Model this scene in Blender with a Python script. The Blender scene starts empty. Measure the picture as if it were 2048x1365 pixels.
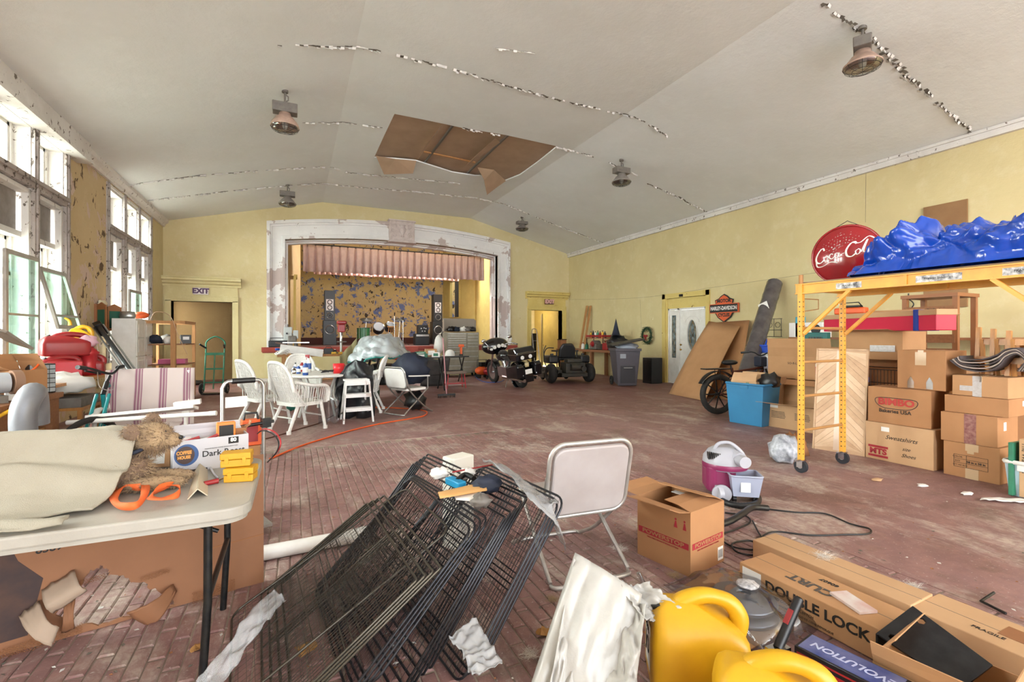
import bpy, math, random
from mathutils import Vector, Matrix, noise
from mathutils.geometry import tessellate_polygon
R = math.radians
rnd = random.Random(7)
SC = bpy.context.scene
COL = SC.collection
# ---------------------------------------------------------------- camera
F, YAW, HZ, H = 953.0, R(24.58), 672.0, 1.40
SA, CA = math.sin(YAW), math.cos(YAW)
cam = bpy.data.objects.new('camera', bpy.data.cameras.new('camera'))
COL.objects.link(cam)
cam.location = (0, 0, H)
cam.rotation_euler = (R(90), 0, -YAW)
cam.data.sensor_width = 36.0
cam.data.lens = F / 2048 * 36
cam.data.shift_y = (HZ - 682.5) / 2048
cam.data.clip_start = 0.05
SC.camera = cam
# ---------------------------------------------------------------- light
w = bpy.data.worlds.new('sky'); SC.world = w; w.use_nodes = True
nt = w.node_tree; nt.nodes.clear()
bg = nt.nodes.new('ShaderNodeBackground'); bg.inputs[0].default_value = (0.93, 0.97, 1.0, 1); bg.inputs[1].default_value = 4.6
wo = nt.nodes.new('ShaderNodeOutputWorld'); nt.links.new(bg.outputs[0], wo.inputs[0])
SC.view_settings.view_transform = 'Standard'
SC.view_settings.look = 'None'
SC.view_settings.gamma = 1
SC.view_settings.use_curve_mapping = False
SC.view_settings.exposure = 1.08
SC.cycles.max_bounces = 8
SC.cycles.diffuse_bounces = 6
SC.cycles.transparent_max_bounces = 24
SC.cycles.sample_clamp_indirect = 6
def area(name, loc, rot, sx, sy, power, col=(1, 1, 1)):
    l = bpy.data.lights.new(name, 'AREA'); l.shape = 'RECTANGLE'; l.size = sx; l.size_y = sy; l.energy = power; l.color = col
    o = bpy.data.objects.new(name, l); o.location = loc; o.rotation_euler = rot; COL.objects.link(o); return o
def lamp(name, loc, power, col=(1, 1, 1), r=.15):
    l = bpy.data.lights.new(name, 'POINT'); l.energy = power; l.color = col; l.shadow_soft_size = r
    o = bpy.data.objects.new(name, l); o.location = loc; COL.objects.link(o); return o
# hazy daylight entering the window banks of the left wall
sl_ = bpy.data.lights.new('hazy_sun', 'SUN'); sl_.energy = 36.0; sl_.angle = R(95); sl_.color = (1, .98, .95)
so_ = bpy.data.objects.new('hazy_sun', sl_); COL.objects.link(so_); so_.rotation_euler = Vector((-.9, -.12, .42)).to_track_quat('Z', 'Y').to_euler()
lamp('stage_fill', (2.6, 18.6, 4.25), 270, (1, .98, .93), .25)  # two unseen point lamps added to brighten the stage walls
lamp('stage_fill', (5.2, 18.6, 4.25), 270, (1, .98, .93), .25)
lamp('side_room_fill', (9.6, 19.4, 2.3), 40, (1, .86, .55), .3)  # unseen lamp added for the yellow light in the side room
lamp('passage_fill', (-2.4, 18.4, 2.9), 9, (1, .85, .65), .3)  # weak warm lamp added out of sight to lighten the passage
# ---------------------------------------------------------------- helpers
def ray(u, v):
    k = (u - 1024) / F
    return Vector((SA + k * CA, CA - k * SA, (HZ - v) / F))
def PT(u, v, t): return Vector((0, 0, H)) + ray(u, v) * t
def PZ(u, v, z=0.0): return PT(u, v, (z - H) / ((HZ - v) / F))
def PX(u, v, x): return PT(u, v, x / ray(u, v).x)
def PY(u, v, y): return PT(u, v, y / ray(u, v).y)
def hexc(s):
    s = s.lstrip('#'); o = []
    for i in (0, 2, 4):
        c = int(s[i:i + 2], 16) / 255
        o.append(c / 12.92 if c < .04045 else ((c + .055) / 1.055) ** 2.4)
    return (*o, 1)
class NT:
    def __init__(s, name):
        s.m = bpy.data.materials.new(name); s.m.use_nodes = True; s.t = s.m.node_tree
        s.b = s.t.nodes['Principled BSDF']; s.out = s.t.nodes['Material Output']
    def n(s, typ, **kw):
        x = s.t.nodes.new('ShaderNode' + typ)
        for k, v in kw.items():
            if k in ('operation', 'blend_type', 'data_type', 'feature', 'distance', 'wave_type', 'bands_direction', 'wave_profile', 'noise_dimensions'): setattr(x, k, v)
            else: s.set(x.inputs[k.replace('_', ' ')], v)
        return x
    def set(s, inp, v):
        if hasattr(v, 'is_linked') or isinstance(v, bpy.types.NodeSocket): s.t.links.new(v, inp)
        else: inp.default_value = v
    def pos(s, world=False):
        if world: return s.n('NewGeometry').outputs['Position']
        return s.n('TexCoord').outputs['Object']
    def scale(s, vec, sc):
        x = s.n('Mapping'); s.set(x.inputs['Vector'], vec); x.inputs['Scale'].default_value = sc; return x.outputs[0]
    def noise(s, vec, sc, det=4, rough=.55, dist=0):
        x = s.n('TexNoise'); s.set(x.inputs['Vector'], vec); x.inputs['Scale'].default_value = sc
        x.inputs['Detail'].default_value = det; x.inputs['Roughness'].default_value = rough; x.inputs['Distortion'].default_value = dist
        return x.outputs['Fac']
    def ramp(s, fac, a, b):
        x = s.n('MapRange'); s.set(x.inputs['Value'], fac); x.inputs['From Min'].default_value = a; x.inputs['From Max'].default_value = b
        return x.outputs[0]
    def mix(s, f, a, b, bt='MIX'):
        x = s.t.nodes.new('ShaderNodeMix'); x.data_type = 'RGBA'; x.blend_type = bt
        s.set(x.inputs[0], f)
        s.set(x.inputs[6], a); s.set(x.inputs[7], b); return x.outputs[2]
    def math(s, op, a, b=0.0):
        x = s.n('Math', operation=op); s.set(x.inputs[0], a); s.set(x.inputs[1], b); return x.outputs[0]
    def bump(s, h, st=.3, d=.01):
        x = s.n('Bump'); s.set(x.inputs['Height'], h); x.inputs['Strength'].default_value = st; x.inputs['Distance'].default_value = d
        s.t.links.new(x.outputs[0], s.b.inputs['Normal'])
    def col(s, c): s.set(s.b.inputs['Base Color'], c)
    def rough(s, c): s.set(s.b.inputs['Roughness'], c)
_mats = {}
def mat(name, c1, rough=.6, metal=0.0, c2=None, sc=6.0, amt=.5, bump=0.0, bsc=40.0, stretch=None, world=False, coat=0.0, alpha=None, trans=0.0):
    if name in _mats: return _mats[name]
    q = NT(name); c1 = hexc(c1); p = q.pos(world)
    if stretch: p = q.scale(p, stretch)
    if c2:
        f = q.math('MULTIPLY', q.ramp(q.noise(p, sc, 5), .35, .68), amt); q.col(q.mix(f, c1, hexc(c2)))
    else: q.col(c1)
    q.b.inputs['Roughness'].default_value = rough; q.b.inputs['Metallic'].default_value = metal
    q.b.inputs['Coat Weight'].default_value = coat
    q.b.inputs['Transmission Weight'].default_value = trans
    if bump: q.bump(q.noise(p, bsc, 3), bump, .004)
    if alpha is not None: q.b.inputs['Alpha'].default_value = alpha
    _mats[name] = q.m; return q.m
class MB:
    def __init__(s): s.v, s.f, s.m, s.s = [], [], [], []
    def add(s, vs, fs, mi=0, sm=False):
        o = len(s.v); s.v += [Vector(x) for x in vs]
        for f in fs: s.f.append([o + i for i in f]); s.m.append(mi); s.s.append(sm)
        return s
    def box(s, c, d, rz=0, M=None, mi=0):
        x, y, z = d[0] / 2, d[1] / 2, d[2] / 2
        vs = [Vector((a * x, b * y, e * z)) for e in (-1, 1) for b in (-1, 1) for a in (-1, 1)]
        if rz: vs = [Matrix.Rotation(rz, 3, 'Z') @ q for q in vs]
        if M is not None: vs = [M.to_3x3() @ q for q in vs]
        c = Vector(c); vs = [q + c for q in vs]
        return s.add(vs, [(0, 2, 3, 1), (4, 5, 7, 6), (0, 1, 5, 4), (2, 6, 7, 3), (0, 4, 6, 2), (1, 3, 7, 5)], mi)
    def bx(s, x0, x1, y0, y1, z0, z1, mi=0): return s.box(((x0 + x1) / 2, (y0 + y1) / 2, (z0 + z1) / 2), (abs(x1 - x0), abs(y1 - y0), abs(z1 - z0)), mi=mi)
    def bar(s, p0, p1, w, d, up=(0, 0, 1), mi=0):
        p0, p1 = Vector(p0), Vector(p1); z = (p1 - p0); L = z.length; z.normalize(); u = Vector(up)
        if abs(z.dot(u)) > .98: u = Vector((1, 0, 0))
        x = u.cross(z).normalized(); y = z.cross(x)
        M = Matrix((x, y, z)).transposed()
        return s.box((p0 + p1) / 2, (w, d, L), M=M, mi=mi)
    def tube(s, pts, r, n=8, closed=False, mi=0, caps=True, r1=None, flat=1.0):
        pts = [Vector(p) for p in pts]; N = len(pts)
        if N < 2: return s
        rings = []; prev = None
        for i, p in enumerate(pts):
            if closed: d = pts[(i + 1) % N] - pts[i - 1]
            else: d = pts[min(i + 1, N - 1)] - pts[max(i - 1, 0)]
            if d.length < 1e-9: d = Vector((0, 0, 1))
            d.normalize()
            if prev is None:
                a = Vector((0, 0, 1)) if abs(d.z) < .9 else Vector((1, 0, 0)); x = a.cross(d).normalized()
            else:
                x = prev - d * prev.dot(d)
                x = x.normalized() if x.length > 1e-6 else Vector((1, 0, 0))
            prev = x; y = d.cross(x)
            rr = r[i] if isinstance(r, (list, tuple)) else (r if r1 is None else r + (r1 - r) * i / (N - 1))
            rings.append([p + x * math.cos(2 * math.pi * k / n) * rr + y * math.sin(2 * math.pi * k / n) * rr * flat for k in range(n)])
        vs = [q for g in rings for q in g]; fs = []
        for i in range(N if closed else N - 1):
            j = (i + 1) % N
            for k in range(n): fs.append((i * n + k, i * n + (k + 1) % n, j * n + (k + 1) % n, j * n + k))
        s.add(vs, fs, mi, n > 5)
        if caps and not closed: s.add(rings[0], [tuple(range(n))[::-1]], mi); s.add(rings[-1], [tuple(range(n))], mi)
        return s
    def cyl(s, p0, p1, r, r1=None, n=14, mi=0): return s.tube([p0, p1], r, n, mi=mi, r1=r1)
    def lathe(s, prof, c=(0, 0, 0), n=20, M=None, mi=0, sy=1.0):
        c = Vector(c); vs = []; N = len(prof)
        for r, z in prof:
            for k in range(n):
                q = Vector((math.cos(2 * math.pi * k / n) * r, math.sin(2 * math.pi * k / n) * r * sy, z))
                if M is not None: q = M.to_3x3() @ q
                vs.append(q + c)
        fs = [(i * n + k, i * n + (k + 1) % n, (i + 1) * n + (k + 1) % n, (i + 1) * n + k) for i in range(N - 1) for k in range(n)]
        return s.add(vs, fs, mi, True)
    def ball(s, c, r, n=12, M=None, mi=0):
        if not isinstance(r, (tuple, list)): r = (r, r, r)
        h = max(5, n // 2 + 1); vs = []
        for i in range(h + 1):
            a = math.pi * i / h
            for k in range(n):
                b = 2 * math.pi * k / n; q = Vector((math.sin(a) * math.cos(b) * r[0], math.sin(a) * math.sin(b) * r[1], math.cos(a) * r[2]))
                if M is not None: q = M.to_3x3() @ q
                vs.append(q + Vector(c))
        fs = [(i * n + k, (i + 1) * n + k, (i + 1) * n + (k + 1) % n, i * n + (k + 1) % n) for i in range(h) for k in range(n)]
        return s.add(vs, fs, mi, True)
    def prism(s, poly, h, M=None, holes=None, mi=0):
        """poly in local xy, extruded 0..h in local z, M 4x4"""
        loops = [[Vector((p[0], p[1], 0)) for p in poly]] + [[Vector((p[0], p[1], 0)) for p in hh] for hh in (holes or [])]
        flat = [q for l in loops for q in l]; N = len(flat)
        if M is None: M = Matrix()
        vs = [M @ q for q in flat] + [M @ (q + Vector((0, 0, h))) for q in flat]
        if holes: tris = tessellate_polygon(loops)
        else: tris = [tuple(range(N))]
        fs = []
        for t in tris: fs.append(tuple(i + N for i in t)); fs.append(tuple(reversed(t)))
        o = 0
        for l in loops:
            n = len(l)
            for i in range(n): fs.append((o + i, o + (i + 1) % n, o + N + (i + 1) % n, o + N + i))
            o += n
        return s.add(vs, fs, mi)
    def sheet(s, fn, nu, nv, th=0.0, mi=0, sm=True, closeu=False):
        g = [[Vector(fn(i / nu, j / nv)) for i in range(nu + 1)] for j in range(nv + 1)]
        vs = [q for row in g for q in row]; W = nu + 1
        fs = [(j * W + i, j * W + i + 1, (j + 1) * W + i + 1, (j + 1) * W + i) for j in range(nv) for i in range(nu)]
        s.add(vs, fs, mi, sm)
        return s
def mesh_from(name, mb, mats):
    me = bpy.data.meshes.new(name)
    me.from_pydata([tuple(q) for q in mb.v], [], [tuple(f) for f in mb.f])
    for m in (mats if isinstance(mats, (list, tuple)) else [mats]): me.materials.append(m)
    me.polygons.foreach_set('material_index', mb.m); me.polygons.foreach_set('use_smooth', mb.s)
    me.update(); return me
def fixn(me):
    import bmesh
    b = bmesh.new(); b.from_mesh(me); bmesh.ops.recalc_face_normals(b, faces=b.faces); b.to_mesh(me); b.free()
def add(name, mb, mats, parent=None, bev=0, world=False, solid=0, sub=0, loc=None, rot=None, fix=True):
    if world and parent is not None:
        Mi = pmat(parent).inverted(); mb.v = [Mi @ q for q in mb.v]
    me = mesh_from(name, mb, mats)
    if fix and not solid: fixn(me)
    o = bpy.data.objects.new(name, me); COL.objects.link(o)
    if parent: o.parent = parent
    if loc: o.location = loc
    if rot: o.rotation_euler = rot
    if sub: x = o.modifiers.new('sub', 'SUBSURF'); x.levels = sub; x.render_levels = sub
    if solid: x = o.modifiers.new('solid', 'SOLIDIFY'); x.thickness = solid; x.offset = 0
    if bev: x = o.modifiers.new('bev', 'BEVEL'); x.width = bev; x.segments = 2; x.limit_method = 'ANGLE'; x.angle_limit = R(40)
    return o
def pmat(o):
    M = Matrix.LocRotScale(Vector(o.location), o.rotation_euler, Vector(o.scale))
    return pmat(o.parent) @ M if o.parent else M
def thing(name, label, cat, loc=(0, 0, 0), rz=0, group=None, rot=None):
    o = bpy.data.objects.new(name, None); COL.objects.link(o); o.empty_display_size = .1
    o.location = loc; o.rotation_euler = rot or (0, 0, rz); o['label'] = label; o['category'] = cat
    if group: o['group'] = group
    return o
def tag(o, label, cat, group=None):
    o['label'] = label; o['category'] = cat
    if group: o['group'] = group
    return o
def struct(name, mb, m, parent=None, **k):
    o = add(name, mb, m, parent, **k)
    if parent is None: o['kind'] = 'structure'
    return o
def one(name, label, cat, mb, m, group=None, base=None, **k):
    """a thing that is one mesh; vertices in world space, origin moved to its base"""
    if base is None:
        xs = [q.x for q in mb.v]; ys = [q.y for q in mb.v]; base = Vector(((min(xs) + max(xs)) / 2, (min(ys) + max(ys)) / 2, min(q.z for q in mb.v)))
    base = Vector(base); mb.v = [q - base for q in mb.v]
    return tag(add(name, mb, m, None, loc=base, **k), label, cat, group)
FACE = {'x-': ((0, -1, 0), (0, 0, 1)), 'y-': ((1, 0, 0), (0, 0, 1)), 'z+': ((1, 0, 0), (0, 1, 0)), 'x+': ((0, 1, 0), (0, 0, 1)), 'zx': ((0, -1, 0), (1, 0, 0))}
def frame(pos, right, up):
    r = Vector(right).normalized(); u = Vector(up); u = (u - r * u.dot(r)).normalized(); n = r.cross(u)
    M = Matrix((r, u, n)).transposed().to_4x4(); M.translation = Vector(pos); return M
def text(s, size, pos, face, m, parent=None, bold=0.0, rot=0, shear=0, ex=.0006, align='CENTER', name='lettering', right=None, up=None, sx=1.0):
    c = bpy.data.curves.new(name, 'FONT'); c.body = s; c.size = size; c.align_x = align; c.align_y = 'CENTER'; c.offset = bold; c.shear = shear; c.extrude = ex
    c.resolution_u = 3
    c.materials.append(m)
    if right is None: right, up = FACE[face]
    M = frame(pos, right, up) @ Matrix.Rotation(rot, 4, 'Z') @ Matrix.Diagonal((sx, 1, 1, 1))
    o = bpy.data.objects.new(name, c); COL.objects.link(o)
    if parent: o.parent = parent
    o.matrix_local = M
    return o
def spline(pts, n=8, closed=False):
    pts = [Vector(p) for p in pts]; N = len(pts); out = []
    for i in range(N if closed else N - 1):
        if closed: a, b, c, d = pts[i - 1], pts[i], pts[(i + 1) % N], pts[(i + 2) % N]
        else: a, b, c, d = pts[max(i - 1, 0)], pts[i], pts[i + 1], pts[min(i + 2, N - 1)]
        for k in range(n):
            t = k / n
            out.append(.5 * ((2 * b) + (c - a) * t + (2 * a - 5 * b + 4 * c - d) * t * t + (3 * b - a - 3 * c + d) * t ** 3))
    if not closed: out.append(pts[-1])
    return out
def rrect(w, h, r, n=5):
    o = []
    for cx, cy, a in ((w / 2 - r, h / 2 - r, 0), (-w / 2 + r, h / 2 - r, 90), (-w / 2 + r, -h / 2 + r, 180), (w / 2 - r, -h / 2 + r, 270)):
        for k in range(n + 1):
            t = R(a + 90 * k / n); o.append((cx + r * math.cos(t), cy + r * math.sin(t)))
    return o
def nz(p, s=1.0): return noise.noise(Vector(p) * s)
# ---------------------------------------------------------------- materials
def wall_mat(name, base, dark, light, chips=.0, chipc='#5b4a35', chipsc=5.0, blue=None, pale=None):
    q = NT(name); p = q.pos(True)
    n1 = q.noise(p, .7, 5, .6); n2 = q.noise(p, 3.5, 6, .65)
    c = q.mix(q.math('MULTIPLY', q.ramp(n1, .4, .68), .6), hexc(base), hexc(dark))
    c = q.mix(q.math('MULTIPLY', q.ramp(n2, .52, .72), .45), c, hexc(light))
    h = n2
    if pale:
        m = q.ramp(q.noise(p, 1.1, 7, .62, .3), pale[1], pale[1] + .012); c = q.mix(m, c, hexc(pale[0]))
    if blue:
        m = q.ramp(q.noise(p, 2.6, 8, .72, .4), blue[1], blue[1] + .01); c = q.mix(m, c, hexc(blue[0]))
    if chips:
        m = q.ramp(q.noise(q.scale(p, (1, 1, .8)), chipsc, 6, .62, .6), chips, chips + .012); c = q.mix(m, c, hexc(chipc))
    q.col(c); q.rough(.75); q.bump(q.noise(p, 9, 6, .7), .35, .02)
    return q.m
M_YB = wall_mat('back_wall_paint', '#cbbd92', '#bcaa7c', '#d5caac', chips=.74)
M_YR = wall_mat('right_wall_paint', '#cabb8d', '#baab80', '#d5caa6', chips=.735, chipc='#efe9d2')
M_OCH = wall_mat('pilaster_paint', '#c6b088', '#b59c72', '#d0be98', chips=.60, chipc='#5a452c', chipsc=4.5, pale=('#c9b3a6', .565))
M_STG = wall_mat('stage_wall_paint', '#c6ae78', '#b39a66', '#cfba88', chips=.60, chipc='#3a3026', chipsc=5.5, blue=('#64739f', .545))
M_STGL = wall_mat('stage_side_paint', '#b9a15c', '#98834a', '#c5b070', chips=.70, chipc='#4a3f2c')
M_WHP = wall_mat('peeling_white_trim', '#dedcda', '#c8c6c8', '#ebe9e6', chips=.68, chipc='#7d766e', chipsc=9, pale=('#b4a5a0', .545))
M_WIN = wall_mat('window_paint', '#d6d3ce', '#b5b0ab', '#e6e3df', chips=.62, chipc='#6b6158', chipsc=10)
M_MUL = wall_mat('mullion_paint', '#a39a94', '#7d746f', '#c5bfba', chips=.58, chipc='#4c4239', chipsc=12)
M_CEIL = wall_mat('ceiling_paint', '#dadddc', '#d0d2cf', '#e0e3e2', chips=.8)
M_DTR = wall_mat('door_trim_paint', '#ccb66d', '#b59a50', '#d6c586', chips=.66, chipc='#7b5e2c', chipsc=8)
M_DTL = wall_mat('door_trim_pale', '#cdc193', '#b8a976', '#d9d0ab', chips=.72, chipc='#6b5a38', chipsc=8)
M_PAS = wall_mat('passage_boards', '#a08455', '#8a6f48', '#ab9264', chips=.68, chipc='#4e3c26')
M_RED = mat('stage_red_paint', '#9c3b2b', .6, c2='#6d2a22', sc=4, bump=.1)
M_CREV = mat('crack_dark', '#6a645b', .9)
M_FLAKE = mat('paint_flake', '#d8d6d2', .8, c2='#a7a29a', sc=14)
def floor_mat(name, brick):
    q = NT(name); p = q.pos(True); y = q.n('SeparateXYZ'); q.set(y.inputs[0], p); Y = y.outputs[1]
    c = q.mix(q.ramp(q.noise(p, .55, 5, .6), .4, .66), hexc('#8a6968'), hexc('#74544f'))
    c = q.mix(q.math('MULTIPLY', q.ramp(q.noise(p, 6, 5, .7), .42, .7), .5), c, hexc('#a98178'))
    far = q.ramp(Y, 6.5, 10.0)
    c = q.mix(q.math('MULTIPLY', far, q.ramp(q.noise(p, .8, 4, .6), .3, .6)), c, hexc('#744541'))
    worn = q.ramp(q.noise(q.scale(p, (1.5, .8, 1)), 1.3, 9, .74, .5), .5, .62)
    worn = q.math('MULTIPLY', worn, q.math('ADD', .35, q.math('MULTIPLY', .65, q.ramp(q.noise(p, 19, 5, .7), .38, .56))))
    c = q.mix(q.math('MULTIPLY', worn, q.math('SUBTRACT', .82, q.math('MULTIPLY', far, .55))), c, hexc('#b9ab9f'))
    c = q.mix(q.math('MULTIPLY', q.ramp(q.noise(p, 1.7, 8, .74), .53, .68), .6), c, hexc('#5d4a3e'))
    c = q.mix(q.math('MULTIPLY', q.ramp(q.noise(p, 45, 3, .7), .62, .7), .5), c, hexc('#d3cbc2'))
    if not brick:
        bt = q.n('TexBrick'); q.set(bt.inputs['Vector'], q.scale(p, (1, 1, 1)))
    q.col(c); q.rough(.55); q.bump(q.noise(p, 35 if brick else 18, 6, .7), .5, .008)
    return q.m
M_FLO = floor_mat('worn_red_brick_paint', True)
M_FLO2 = floor_mat('painted_floor', False)
M_MORT = mat('joint_mortar', '#b3a494', .85, c2='#54443c', sc=1.1, amt=.95, world=True, bump=.3)
def glass_mat(name, tint, gl=.12, alpha=None):
    q = NT(name); t = q.t; t.nodes.remove(q.b)
    tr = q.n('BsdfTransparent'); tr.inputs[0].default_value = hexc(tint)
    g = q.n('BsdfGlossy'); g.inputs['Roughness'].default_value = .05
    mx = q.n('MixShader'); mx.inputs[0].default_value = gl
    t.links.new(tr.outputs[0], mx.inputs[1]); t.links.new(g.outputs[0], mx.inputs[2]); t.links.new(mx.outputs[0], q.out.inputs[0]); return q.m
M_GL = glass_mat('window_glass', '#f4f8f6', .06)
M_GLT = glass_mat('dusty_teal_glass', '#d6e8e3', .15)
M_PLASTIC = glass_mat('clear_film', '#e9ecef', .16)
M_BLACK = mat('black_plastic', '#141416', .4)
M_DKM = mat('black_steel', '#1d1e21', .35, .5, c2='#3a3834', sc=30)
M_CHR = mat('chrome', '#c8c9cc', .18, 1.0)
M_ALU = mat('aluminium', '#b9b8b6', .35, .9, c2='#8e8b86', sc=20)
M_WHT = mat('white_plastic', '#dcdad6', .45, c2='#c6c2ba', sc=8)
M_WCK = mat('white_wicker', '#e0deda', .55, c2='#bdb7ae', sc=40, bump=.6, bsc=160)
M_RUB = mat('tyre_rubber', '#1b1a19', .8, c2='#34302c', sc=12, bump=.4, bsc=60)
M_WOOD = mat('bench_wood', '#8a5c3a', .65, c2='#6b4228', sc=5, stretch=(1, 8, 8), bump=.2)
M_PINE = mat('pine', '#b58350', .6, c2='#8f5d33', sc=6, stretch=(8, 8, 1), bump=.15)
M_OAK = mat('varnished_wood', '#b67f44', .4, c2='#94612f', sc=6, stretch=(8, 8, 1))
M_REDP = mat('red_plastic', '#951f23', .4, c2='#7a2222', sc=5)
M_REDM = mat('red_metal', '#a8242b', .35, .2)
M_YEL = mat('yellow_jug_plastic', '#cf9f1c', .38, c2='#bb8a12', sc=7, amt=.5)
M_YSC = mat('scaffold_yellow', '#e5a63c', .45, c2='#c98a2c', sc=7, amt=.6)
M_TEAL = mat('teal_paint', '#1c8d92', .35, .2)
M_GRN = mat('green_paint', '#2f7a5c', .45, c2='#245a45', sc=9)
M_ORG = mat('orange_plastic', '#d85a24', .45)
M_BLU = mat('blue_tote_plastic', '#2f7cab', .4, c2='#2a6c98', sc=3)
M_NAVY = mat('navy_cloth', '#1c2438', .7, c2='#10131c', sc=4, bump=.3)
M_WHL = mat('white_paper', '#e3e1dd', .6)
M_INK = mat('black_ink', '#1e1c1b', .7)
M_INKR = mat('red_ink', '#9c2531', .7)
M_BRASS = mat('brass', '#a98742', .3, .9)
def card(name, c, c2): return mat(name, c, .8, c2=c2, sc=3, amt=.6, bump=.12, bsc=14)
M_CB = [card('cardboard_tan', '#b58a62', '#a67b54'), card('cardboard_brown', '#a87a52', '#976a45'), card('cardboard_pale', '#bf9a74', '#b08b66'), card('cardboard_dark', '#96643f', '#7f5232')]
M_TAPE = mat('clear_tape', '#c2a888', .15, coat=.5)
# ================================================================ room shell
XL, XR, YB, ZW, ZR, RX1, RX2 = -3.42, 10.12, 16.59, 4.69, 5.73, 0.84, 5.89
YF = -9.0
def CEIL(u, v):
    p = PZ(u, v, ZR)
    if p.x < RX1 or p.x > RX2:
        s, x0 = (((ZR - ZW) / (RX1 - XL)), XL) if p.x < RX1 else (-((ZR - ZW) / (XR - RX2)), XR)
        d = ray(u, v)   # z = ZW + s*(x-x0)
        t = (ZW - s * x0 - H) / (d.z - s * d.x)
        p = PT(u, v, t)
    return p
# floor -----------------------------------------------------------
BY = 6.5; BXR = 3.3
b = MB(); b.bx(XL - .3, XR + .3, YF, YB + .2, -.12, -.007)
floor = struct('floor', b, M_MORT)
b = MB(); b.bx(XL - .3, XR + .3, BY, YB + 6, -.007, 0); b.bx(XL + .03 + .0695 * math.ceil((BXR - .03 - XL - .03) / .0695) - .036, XR + .3, YF, BY, -.007, 0); b.bx(XL - .3, BXR, YF, .6, -.007, 0)
add('floor_paint', b, M_FLO2, floor)
def brick_mesh(i):
    r = random.Random(i); b = MB(); w, l, h = .0625, .214, .012
    z = [r.uniform(-.0012, .0016) for _ in range(4)]; c = .005 + r.uniform(0, .002)
    lo = [(-w / 2, -l / 2, -h), (w / 2, -l / 2, -h), (w / 2, l / 2, -h), (-w / 2, l / 2, -h)]
    md = [(-w / 2, -l / 2, -.004), (w / 2, -l / 2, -.004), (w / 2, l / 2, -.004), (-w / 2, l / 2, -.004)]
    tp = [(-w / 2 + c, -l / 2 + c * 1.4, z[0]), (w / 2 - c, -l / 2 + c, z[1]), (w / 2 - c, l / 2 - c * 1.4, z[2]), (-w / 2 + c, l / 2 - c, z[3])]
    b.add(lo + md + tp, [(8, 9, 10, 11)] + [(a, (a + 1) % 4, (a + 1) % 4 + 4, a + 4) for a in range(4)] + [(a + 4, (a + 1) % 4 + 4, (a + 1) % 4 + 8, a + 8) for a in range(4)])
    return b
bricks = []
ix = 0
x = XL + .03
while x < BXR - .03:
    y = .72 + (.112 if ix % 2 else 0) + rnd.uniform(-.01, .01)
    while y < BY - .1:
        t = SA * x + CA * y; k = (CA * x - SA * y) / t if t > .3 else 9
        if t > 1.55 and abs(k) < 1.12 and t < 7.4: bricks.append((t, x, y, abs(k) < 1.07 and t > 1.92))
        y += .225
    x += .0695; ix += 1
bricks.sort()
protos = [mesh_from('brick', brick_mesh(i), M_FLO) for i in range(6)]
bm_rest = MB(); n_ind = 0
for t, x, y, vis in bricks:
    i = rnd.randrange(6); dz = rnd.uniform(-.0015, .0015)
    if vis and n_ind < 300:
        o = bpy.data.objects.new('brick', protos[i]); COL.objects.link(o); o.parent = floor
        o.location = (x, y, dz); o.rotation_euler = (0, 0, rnd.uniform(-.015, .015)); n_ind += 1
    else:
        m = brick_mesh(i); bm_rest.add([q + Vector((x + rnd.uniform(-.002, .002), y, dz)) for q in m.v], m.f)
o = add('bricks', bm_rest, M_FLO, floor, fix=False); o['kind'] = 'stuff'
# ceiling -----------------------------------------------------------
b = MB()
XZ = Matrix(((1, 0, 0, 0), (0, 0, 1, 0), (0, 1, 0, 0), (0, 0, 0, 1)))  # local xy->world xz, local z->world y
b.prism([(XL - .3, ZW - .07), (RX1, ZR), (RX1, ZR + .1), (XL - .3, ZW + .03)], YB - YF + .1, Matrix.Translation((0, YF, 0)) @ XZ)
b.prism([(XR + .3, ZW - .07), (RX2, ZR), (RX2, ZR + .1), (XR + .3, ZW + .03)], YB - YF + .1, Matrix.Translation((0, YF, 0)) @ XZ)
holepx = [(789, 228), (850, 240), (925, 256), (1010, 270), (1115, 293), (1075, 325), (1040, 350), (1000, 366), (960, 352), (950, 352), (905, 345), (832, 322), (790, 318), (748, 316), (768, 272)]
hole = [tuple(PZ(u, v, ZR).xy) for u, v in holepx]
b.prism([(RX1, YF), (RX2, YF), (RX2, YB + .1), (RX1, YB + .1)], .03, Matrix.Translation((0, 0, ZR)), holes=[hole])
ceiling = struct('ceiling', b, M_CEIL, fix=False)
M_PAPER = mat('brown_backing_paper', '#a68b72', .8, c2='#8d735b', sc=2.5, bump=.2, bsc=6)
hx = [p[0] for p in hole]; hy = [p[1] for p in hole]
b = MB(); b.bx(min(hx) - .3, max(hx) + .3, min(hy) - .3, max(hy) + .3, ZR + .075, ZR + .1)
add('backing_paper', b, M_PAPER, ceiling)
b = MB()
for f in (.33, .66):
    x = min(hx) + (max(hx) - min(hx)) * f; b.bx(x - .02, x + .02, min(hy) - .3, max(hy) + .3, ZR + .035, ZR + .075)
add('joist_line', b, M_CREV, ceiling)
b = MB(); a = PZ(845, 303, ZR + .05); c = PZ(950, 325, ZR + .05); b.bar(a, c, .05, .03)
add('batten', b, M_PINE, ceiling)
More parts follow.
